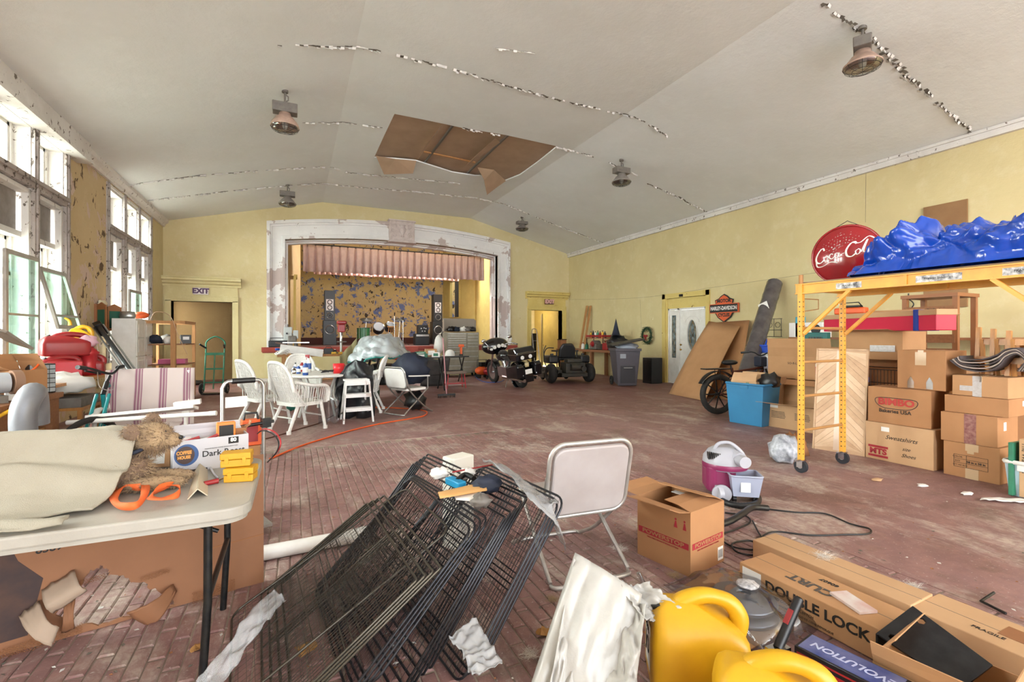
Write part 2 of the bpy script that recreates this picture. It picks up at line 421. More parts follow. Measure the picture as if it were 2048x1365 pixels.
# torn paper flaps around the hole
def flap(pts, th=.006, name='torn_paper_flap'):
    b = MB(); b.add(pts, [tuple(range(len(pts)))]); return add(name, b, M_PAPER, ceiling, solid=th)
def cp(u, v, dz=0): p = PZ(u, v, ZR + .02); d = ray(u, v); return p
def hang(u, v, z): return PZ(u, v, z)
flap([hang(752, 312, ZR), hang(790, 318, ZR), hang(833, 322, ZR), hang(826, 347, ZR - .22), hang(800, 346, ZR - .2), hang(768, 349, ZR - .25)])
flap([hang(955, 335, ZR), hang(988, 340, ZR), hang(1012, 362, ZR), hang(992, 376, ZR - .25), hang(974, 390, ZR - .42), hang(968, 360, ZR - .2)])
flap([hang(835, 320, ZR), hang(886, 250, ZR), hang(880, 254, ZR - .12), hang(840, 305, ZR - .12)])
flap([hang(925, 338, ZR), hang(1000, 285, ZR), hang(990, 277, ZR - .12), hang(945, 318, ZR - .1)])
# peeling seams: jagged curled flakes along the joints
def seam(pts, w, seed, m1=M_FLAKE, dens=1.0):
    r = random.Random(seed); P3 = [CEIL(u, v) for u, v in pts]; fl = MB(); cr = MB()
    for a, c in zip(P3[:-1], P3[1:]):
        L = (c - a).length; n = max(2, int(L / .055)); d = (c - a).normalized(); up = Vector((0, 0, -1)); s = d.cross(up).normalized()
        for i in range(n):
            p = a.lerp(c, i / n); q = a.lerp(c, (i + 1) / n); k = nz(p, 1.7) * .5 + .5
            if k < .22 or nz(p, 5) > .38: continue
            ww = w * (.35 + k * r.uniform(.2, 1)); o1 = s * r.uniform(-.4, .4) * w + up * .004; j = s * r.uniform(-1, 1) * w * .3
            cr.add([p + o1, q + o1 + j, q + o1 + j + s * ww, p + o1 + s * ww * r.uniform(.4, 1)], [(0, 1, 2, 3)])
            if r.random() < .75 * dens:
                e = .012 + r.random() * .03 * w / .05
                fl.add([p + o1 + s * ww, q + o1 + s * ww * 1.1 + j, q + o1 + s * ww * .5 + up * e, p + o1 + s * ww * .55 + up * e * r.random()], [(0, 1, 2, 3)])
            if r.random() < .5 * dens:
                e = .01 + r.random() * .025
                fl.add([p + o1 - s * ww * .1, q + o1 + j, q + o1 + s * ww * .35 + up * e, p + o1 + s * ww * .3 + up * e], [(0, 1, 2, 3)])
    o = add('seam_crack', cr, M_CREV, ceiling, fix=False); o['kind'] = 'stuff'
    o = add('peeling_paint', fl, m1, ceiling, fix=False); o['kind'] = 'stuff'
seam([(555, 88), (650, 91), (720, 93), (770, 102), (900, 135), (1050, 180), (1150, 206), (1240, 226), (1262, 231), (1300, 248), (1337, 272)], .06, 1)
seam([(1650, 2), (1740, 70), (1800, 130), (1850, 178), (1900, 222), (1952, 266)], .075, 2)
seam([(605, 245), (690, 244), (765, 255)], .045, 3)
seam([(925, 255), (1000, 270)], .05, 4)
seam([(1112, 292), (1180, 310), (1215, 322), (1245, 337), (1275, 350)], .06, 5)
seam([(1296, 366), (1350, 390), (1415, 424)], .07, 6)
seam([(250, 370), (400, 350), (500, 342), (640, 333), (665, 334), (700, 345), (800, 355), (920, 366)], .05, 7)
seam([(285, 402), (400, 388), (500, 377), (640, 366), (655, 367), (700, 372), (850, 385), (955, 395)], .05, 8)
seam([(960, 397), (1010, 408), (1100, 445), (1210, 487)], .06, 9)
seam([(805, 380), (870, 386)], .05, 10, dens=1.5)
seam([(990, 95), (1070, 105)], .01, 11)
# walls -------------------------------------------------------------
def seg(name, m, x0, x1, y0, y1, z0, z1, parent=None): b = MB(); b.bx(x0, x1, y0, y1, z0, z1); return struct(name, b, m, parent)
DYA, DYB = PX(1413, 600, XR).y, PX(1332, 600, XR).y   # right wall door opening
b = MB()
b.bx(XR, XR + .3, YF, DYA, 0, ZW + .05); b.bx(XR, XR + .3, DYB, YB + .3, 0, ZW + .05); b.bx(XR, XR + .3, DYA, DYB, 2.5, ZW + .05)
wall_right = struct('wall_right', b, M_YR)
b = MB()   # joints of the right wall: shallow cracks
for pts in ([(1137, 600), (1280, 596), (1450, 572), (1560, 556)], [(1732, 340), (1731, 445)], [(1560, 556), (1640, 545)], [(1280, 600), (1284, 690)]):
    P = [PX(u, v, XR - .001) for u, v in pts]; b.tube(spline([p + Vector((0, 0, nz(p, 3) * .02)) for p in P], 8), .0028, 4)
o = add('wall_crack', b, M_CREV, wall_right); o['kind'] = 'stuff'
# crown strip of right wall
b = MB(); b.bx(XR - .07, XR, YF, YB, ZW - .13, ZW + .02); b.bx(XR - .1, XR - .07, YF, YB, ZW - .03, ZW + .02)
struct('trim_1', b, M_WIN)
b = MB(); b.bx(XR - .025, XR, YF, DYA - .15, 0, .14); b.bx(XR - .025, XR, DYB + .15, YB, 0, .14)
struct('baseboard_right', b, M_DTL)
# left wall
BANKS = [(1.95, 5.25), (7.0, 10.3), (12.05, 15.35)]
SILL, WTOP = .85, 4.5
b = MB(); b.bx(XL - .38, XL, YF, YB + .3, 0, SILL); b.bx(XL - .38, XL, YF, YB + .3, WTOP, ZW + .05)
wall_left = struct('wall_left', b, M_OCH)
prev = YF
for ya, yb in BANKS + [(YB + .3, None)]:
    b = MB(); b.bx(XL - .38, XL, prev, ya, SILL, WTOP); add('pilaster', b, M_YB if yb is None else M_OCH, wall_left); prev = yb
b = MB(); b.bx(XL, XL + .2, YF, 10.62, ZW - .24, ZW + .05); b.bx(XL, XL + .24, YF, 10.62, ZW - .3, ZW - .24)
struct('trim_2', b, M_WIN)
b = MB(); b.prism([(0, 0), (.05, 0), (.06, .06), (.13, .12), (.14, .2), (0, .2)], YB - 10.62, Matrix.Translation((XL, 10.62, ZW - .16)) @ XZ)
struct('trim_3', b, M_WIN)
M_SHADE = mat('grey_shade_board', '#8b8581', .8, c2='#6c645e', sc=8, world=True)
wn = 0
def mullion(y, parent, w=.14):
    b = MB(); b.bx(XL - .08, XL + .025, y - w / 2, y + w / 2, SILL, WTOP); b.bx(XL - .3, XL - .08, y - w / 3, y + w / 3, SILL, WTOP)
    b.bx(XL + .025, XL + .045, y - w * .18, y + w * .18, SILL, WTOP)
    return add('mullion', b, M_MUL, parent)
for bi, (ya, yb) in enumerate(BANKS):
    wth = (yb - ya - .14) / 3
    for i in range(3):
        wn += 1; y0 = ya + .07 + wth * i + .07 - (.07 if i else 0) ; y0 = ya + .07 + wth * i + .05; y1 = ya + .07 + wth * (i + 1) - .05
        b = MB()  # frame: jamb linings, head, transom, stepped casing
        for yy, s in ((y0, 1), (y1, -1)):
            b.bx(XL - .34, XL - .02, yy, yy + s * .03, SILL, WTOP); b.bx(XL - .2, XL - .02, yy + s * .03, yy + s * .06, SILL, 3.5)
            b.bx(XL - .28, XL - .2, yy + s * .03, yy + s * .1, SILL, WTOP); b.bx(XL - .1, XL - .02, yy + s * .06, yy + s * .085, SILL, 3.48)
        b.bx(XL - .34, XL + .01, y0, y1, WTOP - .05, WTOP); b.bx(XL - .3, XL - .02, y0, y1, WTOP - .1, WTOP - .05)
        b.bx(XL - .3, XL - .02, y0, y1, 3.44, 3.5)
        b.bx(XL - .26, XL - .1, y0, y1, 2.8, 2.88)
        wf = struct('window_%d' % wn, b, M_WIN)
        b = MB(); b.bx(XL - .34, XL + .03, y0 - .05, y1 + .05, 3.52, 3.66); b.bx(XL + .03, XL + .06, y0 - .05, y1 + .05, 3.60, 3.66)
        add('transom_bar', b, M_MUL, wf)
        b = MB(); b.bx(XL - .38, XL + .06, y0, y1, SILL, SILL + .05); add('window_sill', b, M_MUL, wf)
        b = MB(); b.bx(XL - .17, XL - .15, y0 + .1, y1 - .1, 2.88, 3.44); add('shade_panel', b, M_SHADE, wf)
        def sash(zz0, zz1, xx, nv=1, nh=0, nm='sash', gm=M_GL, st=.05, pnm='pane'):
            b = MB(); a, c = y0 + .1, y1 - .1
            b.bx(xx - .02, xx + .02, a, a + st, zz0, zz1); b.bx(xx - .02, xx + .02, c - st, c, zz0, zz1)
            b.bx(xx - .02, xx + .02, a, c, zz0, zz0 + st); b.bx(xx - .02, xx + .02, a, c, zz1 - st, zz1)
            for k in range(1, nv + 1): yy = a + (c - a) * k / (nv + 1); b.bx(xx - .012, xx + .012, yy - .014, yy + .014, zz0, zz1)
            for k in range(1, nh + 1): z = zz0 + (zz1 - zz0) * k / (nh + 1); b.bx(xx - .012, xx + .012, a, c, z - .014, z + .014)
            o = add(nm, b, M_WIN, wf)
            b = MB(); b.bx(xx - .003, xx + .003, a + .02, c - .02, zz0 + .02, zz1 - .02); add(pnm, b, gm, o)
        sash(3.66, 4.4, XL - .24); sash(2.3, 2.8, XL - .27, 0); sash(SILL + .06, 2.3, XL - .23, 0, 1)
    for i in range(4): mullion(ya + .07 + wth * i, wf)
# loose sashes: one tilted in, others hung in front
def loose(parent, y0, y1, z0, z1, xt, xb, rail=.45):
    up = Vector((xt - xb, 0, z1 - z0)); Hs = up.length; M = frame((xb, y0, z0), (0, 1, 0), up); W_ = y1 - y0; k = .06; b = MB()
    b.prism([(0, 0), (W_, 0), (W_, Hs), (0, Hs)], .035, M, holes=[[(k, k), (W_ - k, k), (W_ - k, Hs * rail - .015), (k, Hs * rail - .015)], [(k, Hs * rail + .015), (W_ - k, Hs * rail + .015), (W_ - k, Hs - k), (k, Hs - k)]])
    o = add('loose_sash', b, M_SASH, parent); b = MB(); b.prism([(k * .8, k * .8), (W_ - k * .8, k * .8), (W_ - k * .8, Hs - k * .8), (k * .8, Hs - k * .8)], .004, M @ Matrix.Translation((0, 0, .015))); add('teal_pane', b, M_GLT, o)
M_SASH = mat('sash_grey', '#a8a49c', .7, c2='#8c877e', sc=8)
WN = {o.name: o for o in COL.objects if o.name.startswith('window_')}
loose(WN['window_6'], 9.27, 10.15, 1.5, 2.42, XL - .02, XL + .2, .22); loose(WN['window_5'], 8.2, 9.1, 1.0, 2.52, XL + .05, XL + .05); loose(WN['window_8'], 13.25, 14.15, 1.0, 2.45, XL + .05, XL + .05)
# outside: brick wing and trees seen through the panes
M_BRK = mat('outside_brick', '#9a5a50', .8, c2='#6f3d38', sc=3)
b = MB(); b.bx(-13.5, -5.2, 19.5, 19.8, 0, 5.6)
wing = tag(add('brick_building', b, mat('outside_mortar', '#b9a8a0', .9)), 'red brick wing with white sash windows outside the left wall windows', 'building')
wing['label'] = 'red brick wing seen outside through the left wall windows'
bb = MB(); rr = random.Random(3)
for j in range(62):
    for i in range(40):
        x = -13.5 + .21 * i + (.105 if j % 2 else 0); 
        if any(wx < x + .1 < wx + 1.15 and 1.2 < j * .09 < 3.9 for wx in (-8.0, -6.6, -10.5)): continue
        bb.box((x + .1, 19.49, j * .09 + .045), (.195, .03, .078))
o = add('bricks', bb, M_BRK, wing, fix=False); o['kind'] = 'stuff'
for wx in (-8.0, -6.6, -10.5):
    b = MB()
    b.bx(wx, wx + 1.15, 19.42, 19.5, 1.2, 1.28); b.bx(wx, wx + 1.15, 19.42, 19.5, 3.82, 3.9); b.bx(wx, wx + .08, 19.42, 19.5, 1.2, 3.9); b.bx(wx + 1.07, wx + 1.15, 19.42, 19.5, 1.2, 3.9); b.bx(wx, wx + 1.15, 19.42, 19.5, 2.5, 2.58)
    f_ = add('window_frame', b, M_WHT, wing); b = MB(); b.bx(wx + .08, wx + 1.07, 19.44, 19.48, 1.28, 3.82); add('pane', b, mat('dark_pane', '#8fa3ad', .1), f_)
M_LEAF = mat('tree_leaves', '#274a26', .7, c2='#3f6a38', sc=2)
def tree(loc, h, r, lab, seed):
    t = thing('tree', lab, 'tree', loc); b = MB(); b.tube([(0, 0, 0), (.1, 0, h * .4), (0, .1, h * .75)], .16, 8, r1=.07); add('trunk', b, mat('bark', '#6d5a48', .9), t)
    q = random.Random(seed); b = MB()
    for _ in range(1500):
        a = Vector((q.gauss(0, 1), q.gauss(0, 1), q.gauss(0, 1))).normalized() * (q.random() ** .4); p = Vector((a.x * r, a.y * r, h * .68 + a.z * h * .36))
        u = Vector((q.gauss(0, 1), q.gauss(0, 1), q.gauss(0, 1))).normalized(); v = u.orthogonal().normalized(); s = .11
        b.add([p, p + u * s + v * s * .4, p + u * s * 2, p + u * s - v * s * .4], [(0, 1, 2, 3)])
    o = add('foliage', b, M_LEAF, t, fix=False); o['kind'] = 'stuff'
tree((-8.0, 17.6, 0), 9.0, 1.9, 'leafy green tree outside, seen through the nearer window bank', 5)
tree((-14.9, 24.5, 0), 9.0, 2.0, 'second leafy tree outside, standing further off behind the brick wing', 6)
b = MB(); b.bx(-25, XL - .38, -6, 30, -.3, -.1); struct('ground', b, mat('pale_pavement', '#c9c6be', .9, c2='#aeb39a', sc=.6))
# back wall --------------------------------------------------------
DL0, DL1, DR0, DR1, DZ = -3.22, -1.69, 8.40, 9.80, 2.41
CX = 3.36; HI, HO = 3.615, 4.13
def arc(hw, zc, zm, n=16): return [(CX - hw + 2 * hw * i / n, zc + (zm - zc) * (1 - (2 * i / n - 1) ** 2)) for i in range(n + 1)]
ZS = 1.04
inn = [(CX - HI, ZS)] + arc(HI, 4.42, 4.66) + [(CX + HI, ZS)]
out = [(CX - HO, ZS)] + arc(HO, 4.95, 5.30) + [(CX + HO, ZS)]
b = MB()
poly = [(XL - .3, 0), (DL0, 0), (DL0, DZ), (DL1, DZ), (DL1, 0), (DR0, 0), (DR0, DZ), (DR1, DZ), (DR1, 0), (XR + .3, 0), (XR + .3, ZW), (XR, ZW), (RX2, ZR + .02), (RX1, ZR + .02), (XL, ZW), (XL - .3, ZW)]
b.prism(poly, .3, Matrix.Translation((0, YB, 0)) @ XZ, holes=[inn])
wall_back = struct('wall_back', b, M_YB, fix=True)
b = MB(); b.bx(DL1 + .15, CX - HO, YB - .025, YB, 0, .14); b.bx(CX + HO, DR0 - .16, YB - .025, YB, 0, .14); struct('baseboard_back', b, M_DTL)
# proscenium surround: stepped moulding swept along the arch
prof = [(0, .0), (0, .10), (.13, .10), (.15, .05), (.2, .05), (.22, .035), (.70, .035), (.72, .07), (.80, .07), (.82, .13), (.94, .13), (.95, .08), (1.0, .08), (1.0, 0)]
vs = []; N = len(inn)
for (a, c), (e, f) in zip(inn, out):
    for fr, pr in prof: vs.append((a + (e - a) * fr, YB - pr, c + (f - c) * fr))
K = len(prof)
b = MB(); b.add(vs, [(i * K + k, i * K + k + 1, (i + 1) * K + k + 1, (i + 1) * K + k) for i in range(N - 1) for k in range(K - 1)])
trim = struct('trim_4', b, M_WHP); trim['label'] = 'peeling white moulded proscenium surround around the stage'
b = MB(); vs = []
for (a, c) in inn:
    dx = .0
    for yy, s in ((YB - .02, 0), (YB + .18, .0), (YB + .2, .03), (YB + .34, .03), (YB + .36, .08), (YB + .55, .08)):
        vs.append((a + (s if a < CX - 3.5 else -s if a > CX + 3.5 else 0), yy, c - (s if c > 2 else 0)))
b.add(vs, [(i * 6 + k, i * 6 + k + 1, (i + 1) * 6 + k + 1, (i + 1) * 6 + k) for i in range(N - 1) for k in range(5)])
add('reveal', b, M_WHP, trim)
# keystone with a relief urn and scrolls
M_KEY = mat('keystone_plaster', '#cabdb8', .8, c2='#a3938d', sc=9, bump=.3)
kx = CX; b = MB(); b.bx(kx - .42, kx + .42, YB - .26, YB - .03, 4.64, 5.33); b.bx(kx - .46, kx + .46, YB - .3, YB - .03, 4.58, 4.64); b.bx(kx - .46, kx + .46, YB - .3, YB - .03, 5.30, 5.35)
key = add('keystone', b, M_KEY, trim, bev=.01)
b = MB(); b.lathe([(.0, -.2), (.06, -.2), (.03, -.13), (.11, -.02), (.13, .08), (.08, .14), (.11, .2), (0, .2)], (kx, YB - .27, 4.97), 14, sy=.35)
for s in (-1, 1):
    for cx, cz, r0 in ((.25, 5.12, .1), (.26, 4.84, .11), (.33, 4.98, .06)):
        b.tube([(kx + s * (cx + r0 * (1 - t / 14) * math.cos(t * .9)), YB - .265, cz + r0 * (1 - t / 14) * math.sin(t * .9)) for t in range(13)], .014, 5)
add('relief_ornament', b, M_KEY, key)
b = MB()
for x0, x1, z0, z1 in ((-.4, .4, 4.67, 4.69), (-.4, .4, 5.26, 5.28), (-.4, -.38, 4.67, 5.28), (.38, .4, 4.67, 5.28)): b.bx(kx + x0, kx + x1, YB - .275, YB - .26, z0, z1)
add('relief_border', b, M_KEY, key)
# stage --------------------------------------------------------------
SB = 21.6; sxl, sxr = PY(600, 600, SB).x, PY(889, 600, SB).x
b = MB(); b.bx(CX - HO - .1, CX + HO + .1, YB - .42, YB + .02, ZS - .16, ZS + .0); b.bx(CX - HO - .12, CX + HO + .12, YB - .46, YB - .42, ZS - .13, ZS + .01)
lip = struct('trim_5', b, M_RED); lip['label'] = 'red painted front lip of the stage'
b = MB(); b.bx(CX - HO - .05, CX + HO + .05, YB - .4, YB - .02, 0, ZS - .16); struct('trim_6', b, M_DTL)
b = MB()
for i in range(int((HI * 2 + 1.2) / .12)):
    x = CX - HI - .6 + i * .12; b.bx(x + .002, x + .118, YB - .4, SB + .1, ZS - .05, ZS + .002)
struct('floor_stage', b, mat('stage_boards', '#5b2f28', .7, c2='#3e2521', sc=4, stretch=(6, 1, 1)))
b = MB(); b.bx(sxl - .5, sxr + .5, SB, SB + .15, ZS, 5.6); struct('wall_stage_back', b, M_STG)
def splay(x0, y0, x1, y1, z1, name, m, holes=None):
    d = Vector((x1 - x0, y1 - y0, 0)); L = d.length; d.normalize(); M = Matrix((d, (0, 0, 1), d.cross(Vector((0, 0, 1))))).transposed().to_4x4(); M.translation = (x0, y0, ZS)
    b = MB(); pl = [(0, 0), (L, 0), (L, z1 - ZS), (0, z1 - ZS)]
    b.prism(pl, .08, M, holes=holes); return struct(name, b, m), M, L
bx_, by_ = 7.12, PX(953, 600, 7.12).y
dh0, dh1 = .35, .62
wsr, Mr, Lr = splay(sxr, SB, bx_, by_, 5.6, 'wall_stage_right', M_STGL, holes=[[(.22 * 2.8, 1.2), (.46 * 2.8, 1.2), (.46 * 2.8, 3.02 - .2), (.22 * 2.8, 3.02 - .2)]])
seg('wall_stage_right_return', M_STGL, bx_, bx_ + .1, YB + .3, by_, ZS, 5.6)
b = MB(); hx0, hx1, hz0, hz1 = .616, 1.288, 1.2, 2.82
for q in ((hx0 - .1, hx0, hz0, hz1 + .1), (hx1, hx1 + .1, hz0, hz1 + .1), (hx0 - .1, hx1 + .1, hz1, hz1 + .1)):
    b.prism([(q[0], q[2]), (q[1], q[2]), (q[1], q[3]), (q[0], q[3])], .12, Mr @ Matrix.Translation((0, 0, -.02)))
add('opening_frame', b, M_DTR, wsr)
b = MB(); b.bx(sxr + .3, sxr + 3.2, SB + .3, SB + .4, ZS, 4.5); b.bx(sxr + 2.4, sxr + 2.5, SB - 2.6, SB + .3, ZS, 4.5); add('gloom_panels', b, mat('painted_gloom', '#2a251f', .9), wsr)  # panels behind the opening, with its darkness put into their colour
seg('wall_stage_left', M_STGL, sxl - .5, sxl, YB + 1.9, SB + .1, ZS, 5.6); 
b = MB(); b.add([(CX - HI - .05, YB + .5, ZS), (sxl - .05, YB + 1.9, ZS), (sxl - .05, YB + 1.9, 5.6), (CX - HI - .05, YB + .5, 5.6)], [(0, 1, 2, 3)])
struct('wall_stage_left_splay', b, M_PAS, solid=.06)
b = MB(); a = Vector((CX - HI + .12, YB + .9, 0)); 
for p in ((.06, YB + .95), (.10, YB + 1.75)):
    b.bx(p[0] - .08, p[0] + .0, p[1] - .05, p[1] + .05, ZS, 3.4)
b.bx(-.0, .1, YB + .9, YB + 1.8, 3.35, 3.45)
struct('trim_7', b, M_DTR)
b = MB(); b.bx(-1.4, 8.2, YB + .3, SB + .2, 5.45, 5.6); struct('ceiling_stage', b, mat('stage_ceiling', '#4f463c', .9, c2='#3a332b', sc=3))
b = MB(); b.bx(sxl, sxr, SB - .03, SB, ZS, ZS + .28); struct('baseboard_stage', b, mat('dark_red_base', '#4a221e', .7))
M_PINK = mat('dusty_pink_curtain', '#cdaea6', .85, c2='#b4958c', sc=7, bump=.15)
def valance(name, lab, y, x0, x1, z0, z1, n, amp):
    def fn(u, v):
        x = x0 + (x1 - x0) * u; ph = (u * n) % 1; open_ = 1 - v * .35
        f = abs(ph - .5) * 2; dy = amp * (1 - min(1, f / (.25 + .55 * v))) * (.4 + .6 * v)
        return (x + .012 * math.sin(ph * 6.28) * v, y + dy - .03 * v, z1 + (z0 - z1) * v - .01 * math.sin(u * 40) * v)
    b = MB(); b.sheet(fn, n * 12, 8); return tag(add(name, b, M_PINK, solid=.008), lab, 'curtain')
YV = YB + 1.15
xa, xb = PY(606, 500, YV).x, PY(968, 500, YV).x
v1 = valance('valance', 'dusty pink pleated valance hanging across the stage opening', YV, xa, xb, PY(787, 552, YV).z, PY(787, 502, YV).z, 25, .2)
v2 = valance('valance', 'second lower pink valance edge just behind the front pleated one', YV + 1.0, PY(627, 500, YV + 1).x, PY(918, 500, YV + 1).x, PY(780, 556, YV + 1).z, PY(780, 515, YV + 1).z, 30, .12)
b = MB(); b.cyl((xa - .3, YV + .03, v1.location.z + PY(787, 502, YV).z + .02), (xb + .3, YV + .03, PY(787, 502, YV).z + .02), .025); b.cyl((xa, YV + 1.03, PY(780, 515, YV + 1).z + .02), (xb, YV + 1.03, PY(780, 515, YV + 1).z + .02), .02)
for x in (xa + 1, CX, xb - 1):
    b.cyl((x, YV + .03, PY(787, 502, YV).z + .02), (x, YV + .03, 5.45), .008)
    b.cyl((x, YV + 1.03, PY(780, 515, YV + 1).z + .02), (x, YV + 1.03, 5.45), .008)
tag(add('curtain_rail', b, M_DKM), 'dark steel rails hung from the stage ceiling carrying the valances', 'rail')
for u, v in ((680, 484), (866, 494)):
    p = PY(u, v, YV + .5); t = thing('globe_light', 'white opal globe on the stage ceiling, %s of the carved keystone' % ('left' if u < 700 else 'right'), 'light', (p.x, p.y, p.z))
    b = MB(); b.ball((0, 0, 0), (.14, .14, .09), 16); add('globe', b, M_WHT, t)
    b = MB(); b.cyl((0, 0, .06), (0, 0, 5.45 - p.z), .02); b.cyl((0, 0, .05), (0, 0, .1), .08, .05); add('stem', b, M_DKM, t)
# doorways -----------------------------------------------------------
M_EXW = mat('exit_sign_white', '#d9cfce', .5); M_EXP = mat('exit_letters', '#553a5c', .6)
def doorcase(n, x0, x1, m, lab):
    b = MB(); tw = .14
    b.bx(x0 - tw, x0, YB - .05, YB + .3, 0, DZ + .02); b.bx(x1, x1 + tw, YB - .05, YB + .3, 0, DZ + .02); b.bx(x0 - tw, x1 + tw, YB - .05, YB + .3, DZ, DZ + .14)
    b.bx(x0 - tw - .02, x0 - tw, YB - .07, YB, 0, DZ + .16); b.bx(x1 + tw, x1 + tw + .02, YB - .07, YB, 0, DZ + .16); b.bx(x0 - tw, x1 + tw, YB - .07, YB, DZ + .14, DZ + .17)
    b.bx(x0 - tw, x1 + tw, YB - .04, YB, DZ + .17, 2.86)
    o = struct('door_%d' % n, b, m); o['label'] = lab
    b = MB()
    b.prism([(0, 2.84), (-.06, 2.84), (-.07, 2.9), (-.13, 2.93), (-.15, 2.99), (-.22, 3.02), (-.22, 3.08), (-.24, 3.09), (-.24, 3.12), (0, 3.12)], x1 - x0 + 2 * tw + .2, Matrix(((0, 0, 1, x0 - tw - .1), (1, 0, 0, YB), (0, 1, 0, 0), (0, 0, 0, 1))))
    add('cornice', b, m, o); return o
d1 = doorcase(1, DL0, DL1, M_DTL, 'wide doorway left of the stage with a pale cornice')
d2 = doorcase(2, DR0, DR1, M_DTR, 'ochre doorway right of the stage with an inner door')
for (u, v, mw, mt, pl) in ((402, 583, M_EXW, M_EXP, 'left'), (1098, 604, mat('exit_box_dark', '#6b4a3e', .6), mat('exit_pink', '#d8a79f', .6), 'right')):
    p = PY(u, v, YB - .06); t = thing('exit_sign', '%s EXIT sign above the doorway %s of the stage' % ('white' if pl == 'left' else 'dark brown', pl), 'sign', (p.x, YB - .04, p.z))
    b = MB(); b.bx(-.19, .19, -.08, 0, -.1, .1); add('sign_box', b, mw, t, bev=.006)
    text('EXIT', .2, (0, -.083, 0), 'y-', mt, t, bold=.011)
    b = MB(); b.prism([(-.185, 0), (-.165, .02), (-.165, -.02)], .003, frame((0, -.083, 0), (1, 0, 0), (0, 0, 1))); b.prism([(.185, 0), (.165, .02), (.165, -.02)], .003, frame((0, -.083, 0), (1, 0, 0), (0, 0, 1))); add('arrow', b, mt, t)
# passage behind the left doorway
b = MB(); b.bx(XL - .6, -1.0, YB + 1.2, YB + 1.3, 0, 3.6); wp = struct('wall_passage', b, M_PAS)
for z in (.28, .56, .85, 1.13, 1.4):
    b = MB(); b.bx(XL - .5, -1.0, YB + 1.193, YB + 1.2, z, z + .27); add('plank', b, M_PAS, wp)
b = MB(); b.bx(XL - .6, XL - .5, YB + .3, YB + 1.3, 0, 3.6); b.bx(-1.1, -1.0, YB + .3, YB + 1.3, 0, 3.6); b.bx(XL - .6, -1.0, YB + .3, YB + 1.3, 3.5, 3.6); struct('wall_passage_side', b, M_PAS)
# room behind the right doorway
b = MB(); b.bx(7.6, 7.75, YB + .3, YB + 4, 0, 3.6); b.bx(XR + .5, XR + .6, YB + .3, YB + 4, 0, 3.6); b.bx(7.6, XR + .6, YB + .3, YB + 4, 3.5, 3.6); struct('wall_side_room', b, M_STGL)
b = MB(); b.bx(7.6, XR + .6, YB + 4, YB + 4.1, 0, 3.6); struct('wall_side_room_back', b, M_YB)
t = thing('panel_door', 'ochre wooden door standing open inside the doorway right of the stage', 'door', (9.2, YB + .55, 0), R(64))
b = MB(); b.bx(0, .95, -.02, .02, .01, 2.3)
for z0, z1 in ((.15, .95), (1.1, 2.15)):
    for x0 in (.1, .52): b.bx(x0, x0 + .33, -.032, -.02, z0, z1)
add('door_leaf', b, M_DTR, t, bev=.005)
b = MB(); b.ball((.88, -.06, 1.0), .03); b.cyl((.88, -.02, 1.0), (.88, -.05, 1.0), .012); add('knob', b, M_BRASS, t)
# white entrance door in the right wall --------------------------------
b = MB(); zt = 2.5
y0, y1 = DYA, DYB
b.bx(XR - .04, XR + .05, y0 - .13, y0, 0, zt + .14); b.bx(XR - .04, XR + .05, y1, y1 + .13, 0, zt + .14); b.bx(XR - .04, XR + .05, y0 - .13, y1 + .13, zt, zt + .14)
b.bx(XR, XR + .3, y0 - .001, y0 + .03, 0, zt); b.bx(XR, XR + .3, y1 - .03, y1 + .001, 0, zt)
b.bx(XR + .04, XR + .2, y0, y1, 2.19, zt)
door3 = struct('door_3', b, M_DTR); door3['label'] = 'white entrance door with oval glass and sidelight in an ochre surround'
DW0, DW1 = y0 + .05, y1 - .05; DWH = 2.2; XD = XR + .06; sl = DW1 - .42
b = MB()
for a_, c_ in ((DW0, DW0 + .05), (DW1 - .05, DW1), (sl - .04, sl + .04)): b.bx(XD - .03, XD + .06, a_, c_, 0, DWH)
b.bx(XD - .03, XD + .06, DW0, DW1, DWH - .05, DWH); b.bx(XD - .02, XD + .08, DW0, DW1, 0, .03)
add('door_frame', b, M_WHT, door3, bev=.004)
YZ = Matrix(((0, 0, 1, 0), (1, 0, 0, 0), (0, 1, 0, 0), (0, 0, 0, 1)))  # local xy -> world yz, extruded +x
ov = lambda cy, cz, ry, rz_, n=28: [(cy + ry * math.cos(2 * math.pi * i / n), cz + rz_ * math.sin(2 * math.pi * i / n)) for i in range(n)]
cy_ = (DW0 + .05 + sl - .04) / 2; cz_ = 1.42
b = MB(); b.prism([(DW0 + .055, .03), (sl - .045, .03), (sl - .045, DWH - .055), (DW0 + .055, DWH - .055)], .045, Matrix.Translation((XD, 0, 0)) @ YZ, holes=[ov(cy_, cz_, .17, .42)])
leaf = add('door_leaf', b, M_WHT, door3)
b = MB(); b.tube([(XD - .006, a_, c_) for a_, c_ in ov(cy_, cz_, .19, .44)], .02, 6, closed=True); add('oval_moulding', b, M_WHT, leaf)
b = MB(); b.prism(ov(cy_, cz_, .172, .422), .006, Matrix.Translation((XD + .02, 0, 0)) @ YZ)
M_DGL = mat('leaded_glass', '#7f8c8e', .15, c2='#2e3533', sc=9, amt=.9); add('oval_pane', b, M_DGL, leaf)
b = MB()
for s in (-1, 1):
    b.tube([(XD + .012, cy_ + s * .12 * math.sin(i / 16 * math.pi), cz_ - .4 + .8 * i / 16) for i in range(17)], .005, 4)
    b.tube([(XD + .012, cy_ + s * .08 * math.sin(i / 16 * 2 * math.pi), cz_ - .36 + .72 * i / 16) for i in range(17)], .004, 4)
add('leading', b, M_BRASS, leaf)
